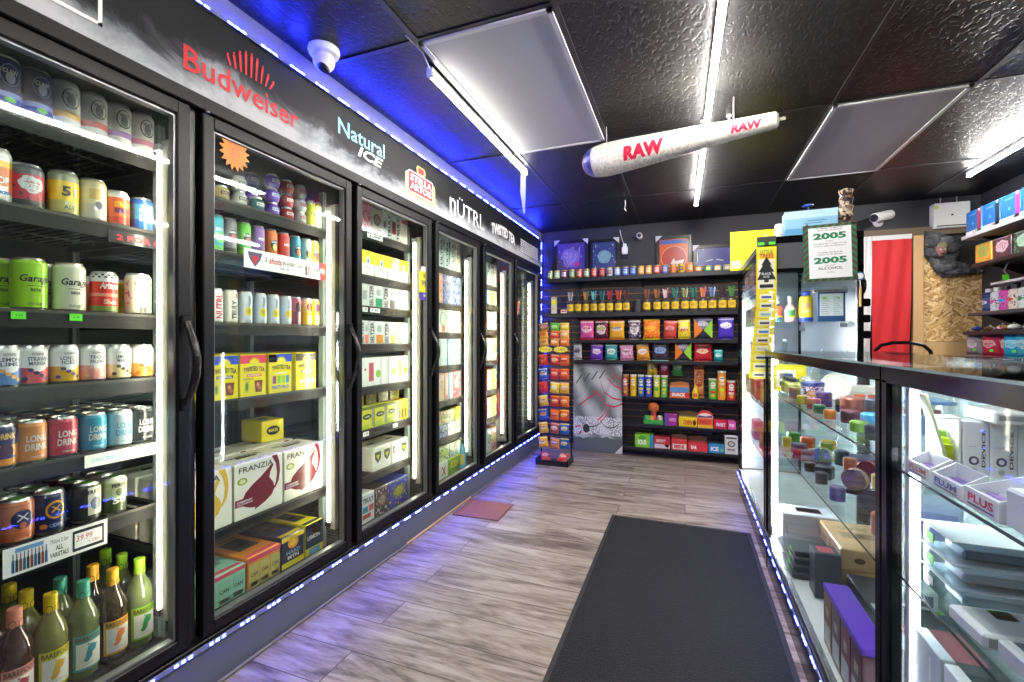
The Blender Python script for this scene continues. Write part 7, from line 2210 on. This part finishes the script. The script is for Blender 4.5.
b = MB().lathe([(.03, 0), (.036, .004), (.037, .03), (.037, .12), (.033, .15), (.024, .158)], C('#e3c524', .3), 20)
o = single('sunscreen_bottle', b, 'yellow sunscreen bottle with blue cap and base inside the tower case', 'bottle', on_tower(806, 3.2))
part('cap', MB().lathe([(.024, .158), (.0245, .18), (.022, .185), (0, .186)], C('#2a48b0'), 18), o, 'blue cap')
part('label', MB().lathe([(.0365, .002), (.0376, .028)], C('#2a48b0'), 20, caps=False).disc(.016, .016, .1, .037, C('#e0a88a'), off=.001).patch(.04, .055, .075, .037, C('#e8dc9a'), n=6), o)
for u, c, c2, lab in ((777, '#4f7a7c', '#d05a3a', 'grey-green spray bottle with an orange label at the aisle end inside the tower'), (790, '#d8b0b4', '#4a8a5a', 'pale pink bottle with a green label inside the tower')):
    b = MB().lathe([(.03, 0), (.034, .004), (.034, .07), (.02, .1), (.012, .11), (.012, .12)], C(c, .15), 16)
    single('care_bottle', b, lab, 'bottle', on_tower(u, 3.22), parts=[('label', MB().patch(.05, .04, .1 if u < 780 else .075, .0345, C(c2)).patch(.05, .03, .04, .0345, C('#d8c83a'))), ('cap', MB().lathe([(.0135, .12), (.0135, .16), (.0, .162)], C('#c8ccc8'), 12))])
x0, _, z1 = onY(817, 288, 3.16); x1 = onY(845, 288, 3.16)[0]
w = x1 - x0
o = single('framed_notice', MB().box(-w / 2, w / 2, 0, .012, 0, .172, C('#2a5078', .4), .002), 'white notice in a dark blue frame standing inside the tower', 'notice', ((x0 + x1) / 2, 3.15, zs))
part('paper', MB().box(-w * .42, w * .42, -.0012, -.0002, .034, .164, C('#dde2e2', .6)), o)
p = MB()
for k in range(9):
    for s in (-1, 1):
        p.prism([(s * w * .21 - w * .15, -.0016, .044 + .0122 * k), (s * w * .21 + w * (.15 - .05 * (k % 3)), -.0016, .044 + .0122 * k), (s * w * .21 + w * (.15 - .05 * (k % 3)), -.0016, .048 + .0122 * k), (s * w * .21 - w * .15, -.0016, .048 + .0122 * k)], (0, -.0002, 0), C('#a8b4b4'))
    if k == 7:
        for s in (-1, 1):
            p.prism([(s * w * .25 - w * .06, -.002, .132), (s * w * .25 + w * .06, -.002, .132), (s * w * .25 + w * .06, -.002, .144), (s * w * .25 - w * .06, -.002, .144)], (0, -.0002, 0), C('#8fd86a'))
part('lettering', p, o)
carton_kind(.14, .03, .019, '#b8b4b0', prints=[('t', 'NOTICE', -.05, .5, .8, .6, C('#8a6a6a'))], handle=False, name='small_plaque', cat='plaque').put('small grey plaque lying on top of the framed notice', ((x0 + x1) / 2 - .02, 3.166, zs + .1725))
for u, lab in ((822, 'small orange cone with a white tip on the lower tower shelf'), (845, 'orange cone beside the tower post on its lower shelf')):
    b = MB().lathe([(.03, 0), (.03, .006), (.012, .04)], C('#e0946a'), 14)
    single('orange_cone', b, lab, 'cone', on_tower(u, 3.2, 1.201), parts=[('tip', MB().lathe([(.012, .04), (.006, .09), (0, .1)], WHITE, 12))])
b = MB().lathe([(.022, 0), (.03, .01), (.02, .03), (.012, .07), (.015, .12), (.01, .14)], GL, 14)
single('glass_pipe', b, 'clear glass pipe leaning on the lower shelf of the tower', 'pipe', on_tower(785, 3.24, 1.201), parts=[('mouthpiece', MB().lathe([(.011, .14), (.013, .152), (.009, .153)], C('#c8e0d8', .15), 12))])
b = MB().box(-.07, .07, -.004, .004, 0, .18, C('#6a6f74'), .002)
for i, (y, zz, c, c2, lab) in enumerate(((3.5, 1.458, '#8a3a3a', '#d8b04a', 'red and gold pack hanging by the tower front on the third level'), (3.8, 1.458, '#c8a04a', '#6a4a2a', 'tan pack further back by the tower front, third level'), (3.35, .931, '#d8962a', '#e8c83a', 'orange bottle-shaped pack by the tower front'),
                                        (3.55, 1.201, '#9a4a4a', '#c8c0b0', 'dark red pack by the tower front, fourth level'), (3.85, 1.201, '#7a8a6a', '#d8d0b8', 'grey-green pack by the tower front, fourth level'), (3.65, .931, '#c82f3a', '#e8b84a', 'red pack by the tower front, fifth level'), (3.95, .931, '#d87a3a', '#e8d8a8', 'orange pack by the tower front, fifth level'),
                                        (3.4, .621, '#c84a3a', '#e0c83a', 'red and yellow pack on the low shelf of the tower'), (3.8, .621, '#d86a8a', '#e8d8d8', 'pink pack on the low shelf of the tower'), (4.2, 1.458, '#8a8a90', '#c8c0b8', 'grey pack at the far end of the tower, third level'), (4.2, .931, '#c8a83a', '#8a5a3a', 'gold pack at the far end of the tower, fifth level'))):
    k = carton_kind(.16, .06, .14, C(c), front=pack(c, c2, '#3a2f2a', i + 1, busy=.45), handle=False, name='printed_pack', cat='pack')
    k.put(lab, (.5, y, zz + .0005), -R90)

# strip of air freshener cards hanging at the tower corner
o = empty('freshener_strip', 'hanging strip of yellow air freshener cards at the tower corner', 'card strip', (CX0 + .008, AY0 - .02, 1.9))
YC, YW = C('#e3d42a', .45), C('#e0dfc8', .45)
zt = 0.0
H1 = .27
w = .105


def fcard(z0, z1, x, first=False, img='#3a3a40'):
    c = MB().box(x - w / 2, x + w / 2, -.003, .0, z0, z1, YC)
    q = part('card', c, o)
    s = MB()
    if first:
        s.box(x - w * .4, x + w * .4, -.0038, -.0031, z0 + .02, z1 - .075, YW)
        cx2, cb = x, z0 + .045
        tri_ = [(.0, .165), (.028, .115), (.018, .115), (.042, .075), (.028, .075), (.05, .03), (.012, .03), (.012, .015), (-.012, .015), (-.012, .03), (-.05, .03), (-.028, .075), (-.042, .075), (-.018, .115), (-.028, .115)]
        s.prism([(cx2 + a, -.0042, cb + c2) for a, c2 in tri_], (0, -.0006, 0), C('#2a2d30'))
        s.box(x - w * .33, x + w * .33, -.0046, -.004, z0 + .028, z0 + .048, C('#2a2d30'))
        s.text('LITTLE', w * .6, .02, (x, -.0042, z1 - .03), C('#3a8a3a'), bold=.02).text('TREES', w * .7, .026, (x, -.0042, z1 - .055), C('#c8402a'), bold=.03)
        s.text('BLACK', .05, .014, (x, -.0052, cb + .065), C('#d8d8d8'), bold=.02).text('ICE', .03, .012, (x, -.0052, cb + .047), C('#d8d8d8'), bold=.02)
    else:
        s.box(x - w * .32, x + w * .32, -.0038, -.0031, z0 + .01, z1 - .008, YW)
        s.box(x - w * .24, x + w * .24, -.0044, -.0038, z0 + .016, z1 - .02, C(img))
    part('printing', s, q)


fcard(zt - H1, zt, 0, True)
zz = zt - H1
for k, img in enumerate(('#3a4a9a', '#4a4a50', '#7fb0b4', '#5a4a50', '#3f6fb8', '#4a4038', '#c8c4a8', '#3a3f48', '#4a4a4e', '#5a5a5e')):
    fcard(zz - .05, zz - .001, -.008 * max(0, k - 1) * .6, img=img)
    zz -= .051
part('clip', MB().box(-.05, .05, -.006, .006, .005, .06, C('#3a3f3a'), .003).box(-.045, -.012, -.008, -.0065, .01, .026, GRN).box(.012, .045, -.008, -.0065, .01, .026, GRN), o)
part('hook', MB().tube([(0, 0, .06), (0, .005, .075), (0, .025, .078)], .003, CHROME, 6), o)
# second, shorter strip inside the glassware counter
o2 = empty('freshener_card', 'yellow air freshener cards inside the glass counter below the strip', 'card strip', (.53, 2.945, 1.062))
part('card', MB().box(-.06, .1, 0, .003, .0, .15, YC), o2)
part('printing', MB().box(-.045, .05, -.001, -.0002, .02, .12, YW).box(-.03, .035, -.0016, -.001, .07, .1, C('#3a4a8a')).box(-.03, .035, -.0016, -.001, .03, .055, C('#4a4a50')), o2)
# badge reel and pen on the tower post
x_, _, z_ = onY(860.5, 276, SYN)
o = single('badge_reel', MB().lathe([(.022, 0), (.024, -.004), (.022, -.01), (0, -.0105)], C('#3f5f9a'), 18, axis='y'), 'round blue and white badge reel hanging on the tower post', 'badge reel', (x_ - .004, AY0 - .0015, z_))
part('face', MB().lathe([(.016, -.0106), (.015, -.012), (0, -.0122)], CW, 16, axis='y'), o)
part('cord', MB().tube([(0, -.006, -.022), (.002, -.006, -.06)], .002, WHITE, 6), o)
part('pen', MB().lathe([(.006, -.17), (.0065, -.07), (.004, -.055), (0, -.054)], C('#c8a86a'), 10), o, loc=(.002, -.006, 0))
TOW = [x for x in COL.objects if x.name == 'display_tower'][0]
TOFF = -Vector((CX0, AY0, 0))
part('round_bumper', MB().lathe([(.05, .0), (.052, .008), (.048, .016), (0, .017)], BLK, 20, (.9305, AY0 + .06, 1.66), axis='x'), TOW, 'large round black rubber disc').location = TOFF
for zz_ in (1.56, 1.47, 1.38):
    part('rubber_bumper', MB().box(.9305, .9655, AY0 + .01, AY0 + .05, zz_ - .022, zz_ + .022, BLK, .006), TOW).location = TOFF
# ================================================================== behind the counter
# red flag with a white hoist band hung over the opening
FY = YB - .075
x0, _, zt = onY(862, 237, FY); x1 = onY(912, 234, FY)[0]
def flag_mesh(x0, x1, z0, z1, m, ph=0.0):
    b = MB(); nx, nz = 14, 16; vs = []
    for j in range(nz + 1):
        for i in range(nx + 1):
            fx, fz = i / nx, j / nz
            d = .012 * math.sin(6 * fx + 5 * fz + ph) * (1.1 - fz) + .007 * math.sin(15 * fx - 7 * fz)
            vs.append((x0 + (x1 - x0) * fx - (.02 * fx * (1 - fz)), d, z0 + (z1 - z0) * fz))
    n = len(vs)
    vs += [(x, y + .002, z) for x, y, z in vs]
    fs = [(j * (nx + 1) + i, j * (nx + 1) + i + 1, (j + 1) * (nx + 1) + i + 1, (j + 1) * (nx + 1) + i) for j in range(nz) for i in range(nx)]
    b.add(vs, fs + [tuple(n + q for q in f[::-1]) for f in fs], m, True)
    return b


def cloth(col):
    t = NT('flag_cloth'); t.p.inputs['Base Color'].default_value = lin(col); t.p.inputs['Roughness'].default_value = .65
    t.p.inputs['Sheen Weight'].default_value = .3
    return t.m


wf = x1 - x0
RF, WF = cloth('#d01c24'), cloth('#e4e2e0')
b = flag_mesh(.085, wf, -1.45, -.045, RF)
o = single('hanging_flag', b, 'red flag with a white hoist band hanging behind the counter', 'flag', (x0, FY, zt))
part('hoist_band', flag_mesh(0, .086, -1.45, -.0, WF, .4), o, 'white band')
part('top_hem', MB().box(.086, wf, -.001, .003, -.045, -.0, WF), o, 'white hem')
part('fold_line', MB().box(.09, wf - .02, -.0165, -.0155, -.31, -.308, cloth('#b0181f')), o) if False else None

# timber frame and board over the opening
xa, xb = onY(910.5, 300, YO)[0], onY(921, 300, YO)[0]
o = single('timber_stud', MB().box(xa, xb, YO - .06, YO - .008, .001, 2.37, PINE, .003), 'pale timber stud between the red flag and the chipboard', 'timber')
part('nail', MB().lathe([(.005, 0), (.005, -.002), (0, -.002)], ALU, 8, axis='y'), o, loc=((xa + xb) / 2, YO - .0605, 2.3))
zt_ = lambda u, v: onY(u, v, YO - .03)
q1, q2, q3 = zt_(923, 255), zt_(934, 268), zt_(968, 273)
b = MB().prism([(xb + .004, YO - .03, 1.334), (XR - .005, YO - .03, 1.334), (XR - .005, YO - .03, q3[2]), (q2[0], YO - .03, q2[2]), (q1[0], YO - .03, q1[2]), (xb + .004, YO - .03, q1[2] + .06)], (0, .022, 0), OSB)
o = single('chipboard_panel', b, 'chipboard panel of coarse strands covering the opening behind the counter', 'panel')
part('timber_rail', MB().box(xb + .004, XR - .005, YO - .055, YO - .031, 1.2, 1.33, PINE, .003), o, 'pale timber rail along the bottom')
# grey sculpted foam mass with a face in it
def foam():
    t = NT('grey_sculpted_foam')
    n = t.noise(t.coords('Object'), 24, 5, .6)
    t.l(t.ramp(n, [(.3, '#2f3134'), (.55, '#54575a'), (.75, '#7d8083')]), t.p.inputs['Base Color'])
    t.p.inputs['Roughness'].default_value = .85; t.bump(n, .9, .02)
    return t.m


FM = foam()
rnd = random.Random(4)
sx, _, szz = onY(944, 262, YO - .05)


def lump(c, r, seed):
    rr = random.Random(seed)
    n, k = 20, 12
    b = MB().ell(c, r, FM, n, k)
    b.v = [tuple(c[q] + (v[q] - c[q]) * (1 + .0 * rr.random() + .13 * math.sin(7 * v[0] / r[0] * .4 + seed) * math.cos(6 * v[2] / r[2] * .5 + seed * 2)) for q in range(3)) for v in b.v]
    return b


b = MB()
pl = []
P0 = [(921 + (u - 926) * .86, 232 + (v - 238) * .65) for u, v in [(929, 238), (948, 240), (962, 250), (969, 262), (966, 274), (961, 284), (972, 286), (984, 292), (996, 299), (980, 303), (962, 306), (950, 308), (942, 300), (938, 290), (934, 278), (929, 274), (929, 270)]]
for u, v in P0:
    p = onY(u, v, YO - .035); pl.append((p[0], YO - .034, p[2]))
b.prism(pl, (0, -.05, 0), FM)
o = single('foam_relief', b, 'dark grey carved foam relief with a small face above the chipboard', 'relief')
for i, (u, v, ru, rv) in enumerate([(921 + (a - 926) * .86, 232 + (b_ - 238) * .65, c_ * .86, d_ * .68) for a, b_, c_, d_ in ((939, 252, .075, .1), (952, 256, .1, .11), (962, 262, .07, .07), (944, 272, .06, .06), (954, 294, .1, .07), (975, 298, .11, .045), (965, 300, .1, .05))]):
    p = onY(u, v, YO - .08)
    part('foam_lump', lump((p[0], YO - .092, p[2]), (ru, .045, rv), i), o)
p = onY(941, 251, YO - .12)
fc = MB().ell((p[0], YO - .118, p[2]), (.042, .04, .058), C('#8f6a60', .7), 16, 12)
fo = part('face', fc, o, 'small reddish face')
part('nose', MB().ell((p[0], YO - .16, p[2] - .005), (.012, .018, .02), C('#9a7064', .7), 10, 6), fo)
for s in (-1, 1):
    part('eye', MB().ell((p[0] + s * .016, YO - .154, p[2] + .012), (.009, .006, .006), C('#e0d8d0'), 8, 6), fo)
part('mouth', MB().ell((p[0], YO - .15, p[2] - .03), (.018, .008, .007), C('#4a2a2a'), 10, 6), fo)
part('cap', MB().ell((p[0] + .01, YO - .11, p[2] + .048), (.044, .044, .04), C('#7a7a5a', .8), 14, 8), fo, 'olive cap')
# white wall box
x0, _, z1 = onY(934, 203.5, YB - .1); x1, _, z0 = onY(971, 226, YB - .1)
o = single('wall_box', MB().box(x0, x1, YB - .1, YB - .0045, z0, z1, C('#d4d6d4', .5), .008), 'white metal box mounted high on the wall beside the foam relief', 'box')
part('vent_slots', MB().prism([(x0 + .02, YB - .1005, z0 + .015), (x1 - .02, YB - .1005, z0 + .015), (x1 - .02, YB - .1005, z0 + .025), (x0 + .02, YB - .1005, z0 + .025)], (0, -.001, 0), DARK), o)
part('sticker', MB().prism([(x0 + .015 + .02 * math.cos(a * PI / 6), YB - .1005, z1 - .04 + .02 * math.sin(a * PI / 6)) for a in range(12)], (0, -.001, 0), C('#c8cc6a')), o)
part('label', MB().box((x0 + x1) / 2 - .008, (x0 + x1) / 2 + .008, YB - .102, YB - .1005, (z0 + z1) / 2 - .008, (z0 + z1) / 2 + .008, DARK), o)
for dx in (.25, .7):
    part('cable', MB().tube([(x0 + (x1 - x0) * dx, YB - .05, z1), (x0 + (x1 - x0) * dx, YB - .05, ZC - .004)], .005, C('#8a8c8e'), 6), o)
# chair back behind the counter
p0 = onX(880, 352, 1.35)
b = MB()
cxx, cy = onY(902, 340, 4.2)[0], 4.2
pts = [(-.17, 0, .72), (-.17, 0, 1.2), (-.155, 0, 1.27), (-.12, 0, 1.31), (-.05, 0, 1.33), (.05, 0, 1.33), (.12, 0, 1.31), (.155, 0, 1.27), (.17, 0, 1.2), (.17, 0, .72)]
o = empty('counter_stool', 'black stool with a round-topped tubular back behind the counter', 'stool', (cxx, cy, 0), math.radians(-20))
part('back_frame', MB().tube(pts, .013, BLK, 10), o)
part('back_pad', MB().box(-.14, .14, -.012, .018, .98, 1.2, paint('#26262a', .6), .01), o)
part('seat', MB().lathe([(.17, .7), (.19, .71), (.19, .745), (.16, .765), (0, .77)], paint('#202024', .6), 24), o)
for x, y in ((-.14, -.14), (.14, -.14), (-.14, .14), (.14, .14)):
    part('leg', MB().tube([(x * .8, y * .8, .7), (x * 1.2, y * 1.2, 0.002)], .012, BLK, 8), o)
part('foot_ring', MB().tube([(.185 * math.cos(i * PI / 12), .185 * math.sin(i * PI / 12), .3) for i in range(25)], .008, CHROME, 6), o)

# shelves along the side wall
def side_shelf(label, z, y0, y1, x0=2.25, m=None, t=.03):
    o = single('wall_shelf', MB().box(x0, XR - .002, y0, y1, z - t, z, m or paint('#1b1c1f', .4), .003), label, 'shelf')
    for y in (y0 + .15, y1 - .15):
        part('bracket', MB().prism([(XR - .003, y, z - t - .001), (x0 + .06, y, z - t - .001), (XR - .003, y, z - t - .14)], (0, .012, 0), BLACK), o)
    return o


WS = paint('#c8cacc', .4)
side_shelf('white side-wall shelf holding the row of blue cartons', 2.245, 3.0, 5.1, m=WS)
side_shelf('black side-wall shelf holding the printed hemp-wrap boxes', 1.985, 3.0, 4.95)
side_shelf('narrow white side-wall shelf under a lamp bracket', 1.81, 3.0, 4.8, 2.3, WS, .02)
side_shelf('side-wall shelf holding the spray bottles', 1.58, 3.0, 5.0, m=paint('#3a3c40', .4))
side_shelf('dark side-wall shelf covered with small trinkets', 1.425, 3.0, 5.08, m=paint('#26272a', .4))
side_shelf('low side-wall shelf behind the counter carrying shiny bags', 1.215, 3.0, 5.1)
for i, (c2, lab) in enumerate((('#a83a5a', 'crimson'), ('#1f2a3a', 'black'), ('#b83a9a', 'magenta'), ('#2a8a6a', 'green'), ('#8a3a3a', 'brick red'))):
    y = 4.97 - .232 * i
    k = carton_kind(.222, .18, .2, C('#2468b4'), prints=[('r', .24, .45, .02, .98, C(c2)), ('e', .35, .93, .05, .05, CW, .0006), ('t', 'PAPERS', -.06, .82, .4, .06, C('#9fc4e8')), ('e', -.05, .45, .06, .06, C('#6fb0e0')), ('r', -.5, .5, 0, .16, C('#d8dadc')), ('t', '2.99', .1, .08, .3, .1, INK)], handle=False, name='blue_carton', cat='carton')
    k.put('blue carton with a %s stripe on the top side-wall shelf' % lab, (2.365, y, 2.246), -R90)
for i, (a, b2, c2, lab) in enumerate((('#d8a83a', '#7fae5a', '#d8583a', 'yellow and green'), ('#3a2a2e', '#c8b0b8', '#8a4a5a', 'black and pink'), ('#26302a', '#a8c0b0', '#5a9a6a', 'black and green'), ('#3f7a3a', '#8fd03a', '#d8d84a', 'bright green'), ('#4a3a5a', '#c8a8c8', '#8a6ab0', 'violet'))):
    y = 4.83 - .235 * i
    carton_kind(.215, .14, .155, C(a), front=pack(a, b2, c2, i + 3, busy=.5, eh=.28), handle=False, name='wrap_box', cat='box').put('%s printed wrap box on the second side-wall shelf' % lab, (2.34, y, 1.986), -R90)
SPR = [('#2a3a6a', '#c8ccd4', 'navy'), ('#c8ccd0', '#d84a9a', 'silver and pink'), ('#c84a9a', '#3f9ad8', 'pink and blue'), ('#d8c8b8', '#c8502a', 'cream with orange print'), ('#c8ccc8', '#3a8a4a', 'white with green print'), ('#e0dcd4', '#2a2a2e', 'white with black print'), ('#8a9aa8', '#d8b03a', 'grey and gold')]
for i, (c, c2, lab) in enumerate(SPR):
    y = 4.9 - .108 * i
    b = MB().lathe([(.038, 0), (.04, .004), (.04, .14), (.03, .155), (.016, .16), (.016, .168)], C(c, .25), 16)
    k = Kind('spray_can', 'can', b, [('cap', MB().lathe([(.022, .161), (.022, .19), (0, .192)], C('#2a2a2e' if i > 1 else '#d8d8d8'), 14)), ('label', MB().lathe([(.0404, .03), (.0404, .115)], pack(c, c2, '#3a3a3e', i + 2, busy=.5, stripe=False), 16, caps=False))])
    k.put('%s spray can in the row on the side-wall shelf' % lab, (2.34, y, 1.581), -R90)
rnd = random.Random(9)
TC = ['#3a4a8a', '#c8ccd4', '#8a5a3a', '#b8a03a', '#c87a8a', '#2f6fb0', '#d8d8d8', '#5a3a6a', '#9a9a9e', '#3f86c8', '#c8a89a', '#4a5a5a']
TN = ['navy', 'silver', 'brown', 'gold', 'rose', 'royal blue', 'white', 'plum', 'grey', 'sky blue', 'beige', 'slate']
for i in range(12):
    r = rnd.uniform(.022, .034)
    b = MB().ell((0, 0, r * .7), (r * 1.25, r, r * .7), C(TC[i], .25), 12, 8)
    single('trinket', b, 'small rounded %s trinket on the dark side-wall shelf' % TN[i], 'trinket', (2.3 + .05 * (i % 2), 4.98 - .078 * i, 1.4255), parts=[('knob', MB().ell((0, 0, r * 1.55), (r * .3, r * .3, r * .3), C(TC[(i + 5) % 12], .25), 8, 6))])
for u, c, c2, lab in ((973, '#8a7f86', '#c8c0c4', 'silver-grey'), (990, '#a82a44', '#d8a0a8', 'crimson'), (1001, '#b0303f', '#c8b0a0', 'dark red'), (1012, '#2a93b8', '#8fd0e0', 'turquoise'), (1025, '#3f9ab8', '#a8c8d0', 'pale teal')):
    y = onX(u, 340, 2.3)[1]
    k = bag_kind(.155 if u not in (1001,) else .11, .17, pack(c, c2, c, int(u) % 7, busy=.35, rough=.2), .024, 'shiny_bag', 'bag', logo=('VAPE', .66, .6, .14, C(c2)))
    o = k.put('shiny %s bag standing on the low side-wall shelf' % lab, (2.31 + (.03 if u == 1001 else 0), y, 1.226), -R90 + .25)
    part('price_tag', MB().box(.02, .05, -.031, -.0295, .03, .05, GRN), o)
# lamp bracket under the second shelf
b = MB().tube([(0, 0, 0), (-.02, 0, -.03), (-.02, .03, -.07), (0, .03, -.1)], .006, ALU, 8)
single('wire_hook', b, 'bent metal hook hanging under the second side-wall shelf', 'hook', (2.32, 4.6, 1.953), parts=[('tag', MB().box(-.03, .01, .028, .032, -.14, -.1, GRN))])

# repeats carry a shared group
GROUPS = {'beverage_can': 'drink cans in the cooler', 'slim_drink_tube': 'slim drink tubes in the cooler', 'wine_bottle': 'wine bottles on the bottom cooler shelf', 'round_cocktail_bottle': 'ball-shaped cocktail bottles in the cooler',
          'drink_carton': 'drink cartons in the cooler', 'wine_box': 'wine boxes in the cooler', 'candle_jar': 'candle jars on the top wall shelf', 'incense_jar': 'jars of incense sticks', 'candy_bag': 'candy bags on the back wall',
          'chip_bag': 'chip bags on the rack', 'chip_canister': 'chip canisters on the back wall', 'candy_box': 'candy boxes on the wall shelves', 'device_box': 'upright device boxes in the counter', 'vape_box': 'boxed kits in the counter',
          'blue_carton': 'blue cartons on the side wall', 'wrap_box': 'wrap boxes on the side wall', 'spray_can': 'spray cans on the side wall', 'shiny_bag': 'shiny bags on the side wall', 'printed_pack': 'packs inside the tower case',
          'printed_box': 'boxes on the top tower level', 'grinder_tin': 'grinders in the glass counter', 'metal_grinder': 'disc grinders on stands', 'small_jar': 'small jars in the glass counter', 'glass_piece': 'clear glassware in the counter',
          'black_tray': 'black trays in the counter', 'acrylic_box': 'acrylic boxes in the counter', 'blister_card': 'cards behind the counter glass', 'trinket': 'trinkets on the side wall', 'price_tag': 'price tags on the shelf rails',
          'shelf_strip': 'printed strips on the cooler shelves', 'wall_shelf': 'wall shelves', 'framed_poster': 'framed posters above the jars', 'led_strip': 'blue LED strips', 'display_tray': 'white trays in the counter',
          'flat_box': 'flat boxes in the counters', 'small_box': 'small boxes', 'cardboard_box': 'stacked cardboard boxes', 'display_case': 'glass display counters', 'care_bottle': 'bottles inside the tower', 'orange_cone': 'orange cones in the tower',
          'glass_tube': 'slim tubes in the counter', 'white_carton': 'white cartons in the counter', 'bullet_camera': 'security cameras'}
for o in COL.objects:
    if o.parent is None and o.get('label') and not o.get('group'):
        g = GROUPS.get(o.name.split('.')[0])
        if g:
            o['group'] = g

# ================================================================== light and picture settings
w = bpy.data.worlds.new('dim_room_air'); SC.world = w; w.use_nodes = True
w.node_tree.nodes['Background'].inputs[0].default_value = (.9, .93, 1, 1)
w.node_tree.nodes['Background'].inputs[1].default_value = .05
SC.view_settings.view_transform = 'Standard'
SC.view_settings.look = 'None'
SC.view_settings.gamma = 1
SC.view_settings.use_curve_mapping = False
SC.view_settings.exposure = 0.85
SC.cycles.max_bounces = 8
SC.cycles.transparent_max_bounces = 24
SC.cycles.diffuse_bounces = 4
SC.cycles.glossy_bounces = 4
SC.cycles.sample_clamp_indirect = 6
SC.cycles.caustics_reflective = False
SC.cycles.caustics_refractive = False
SC.cycles.use_denoising = True
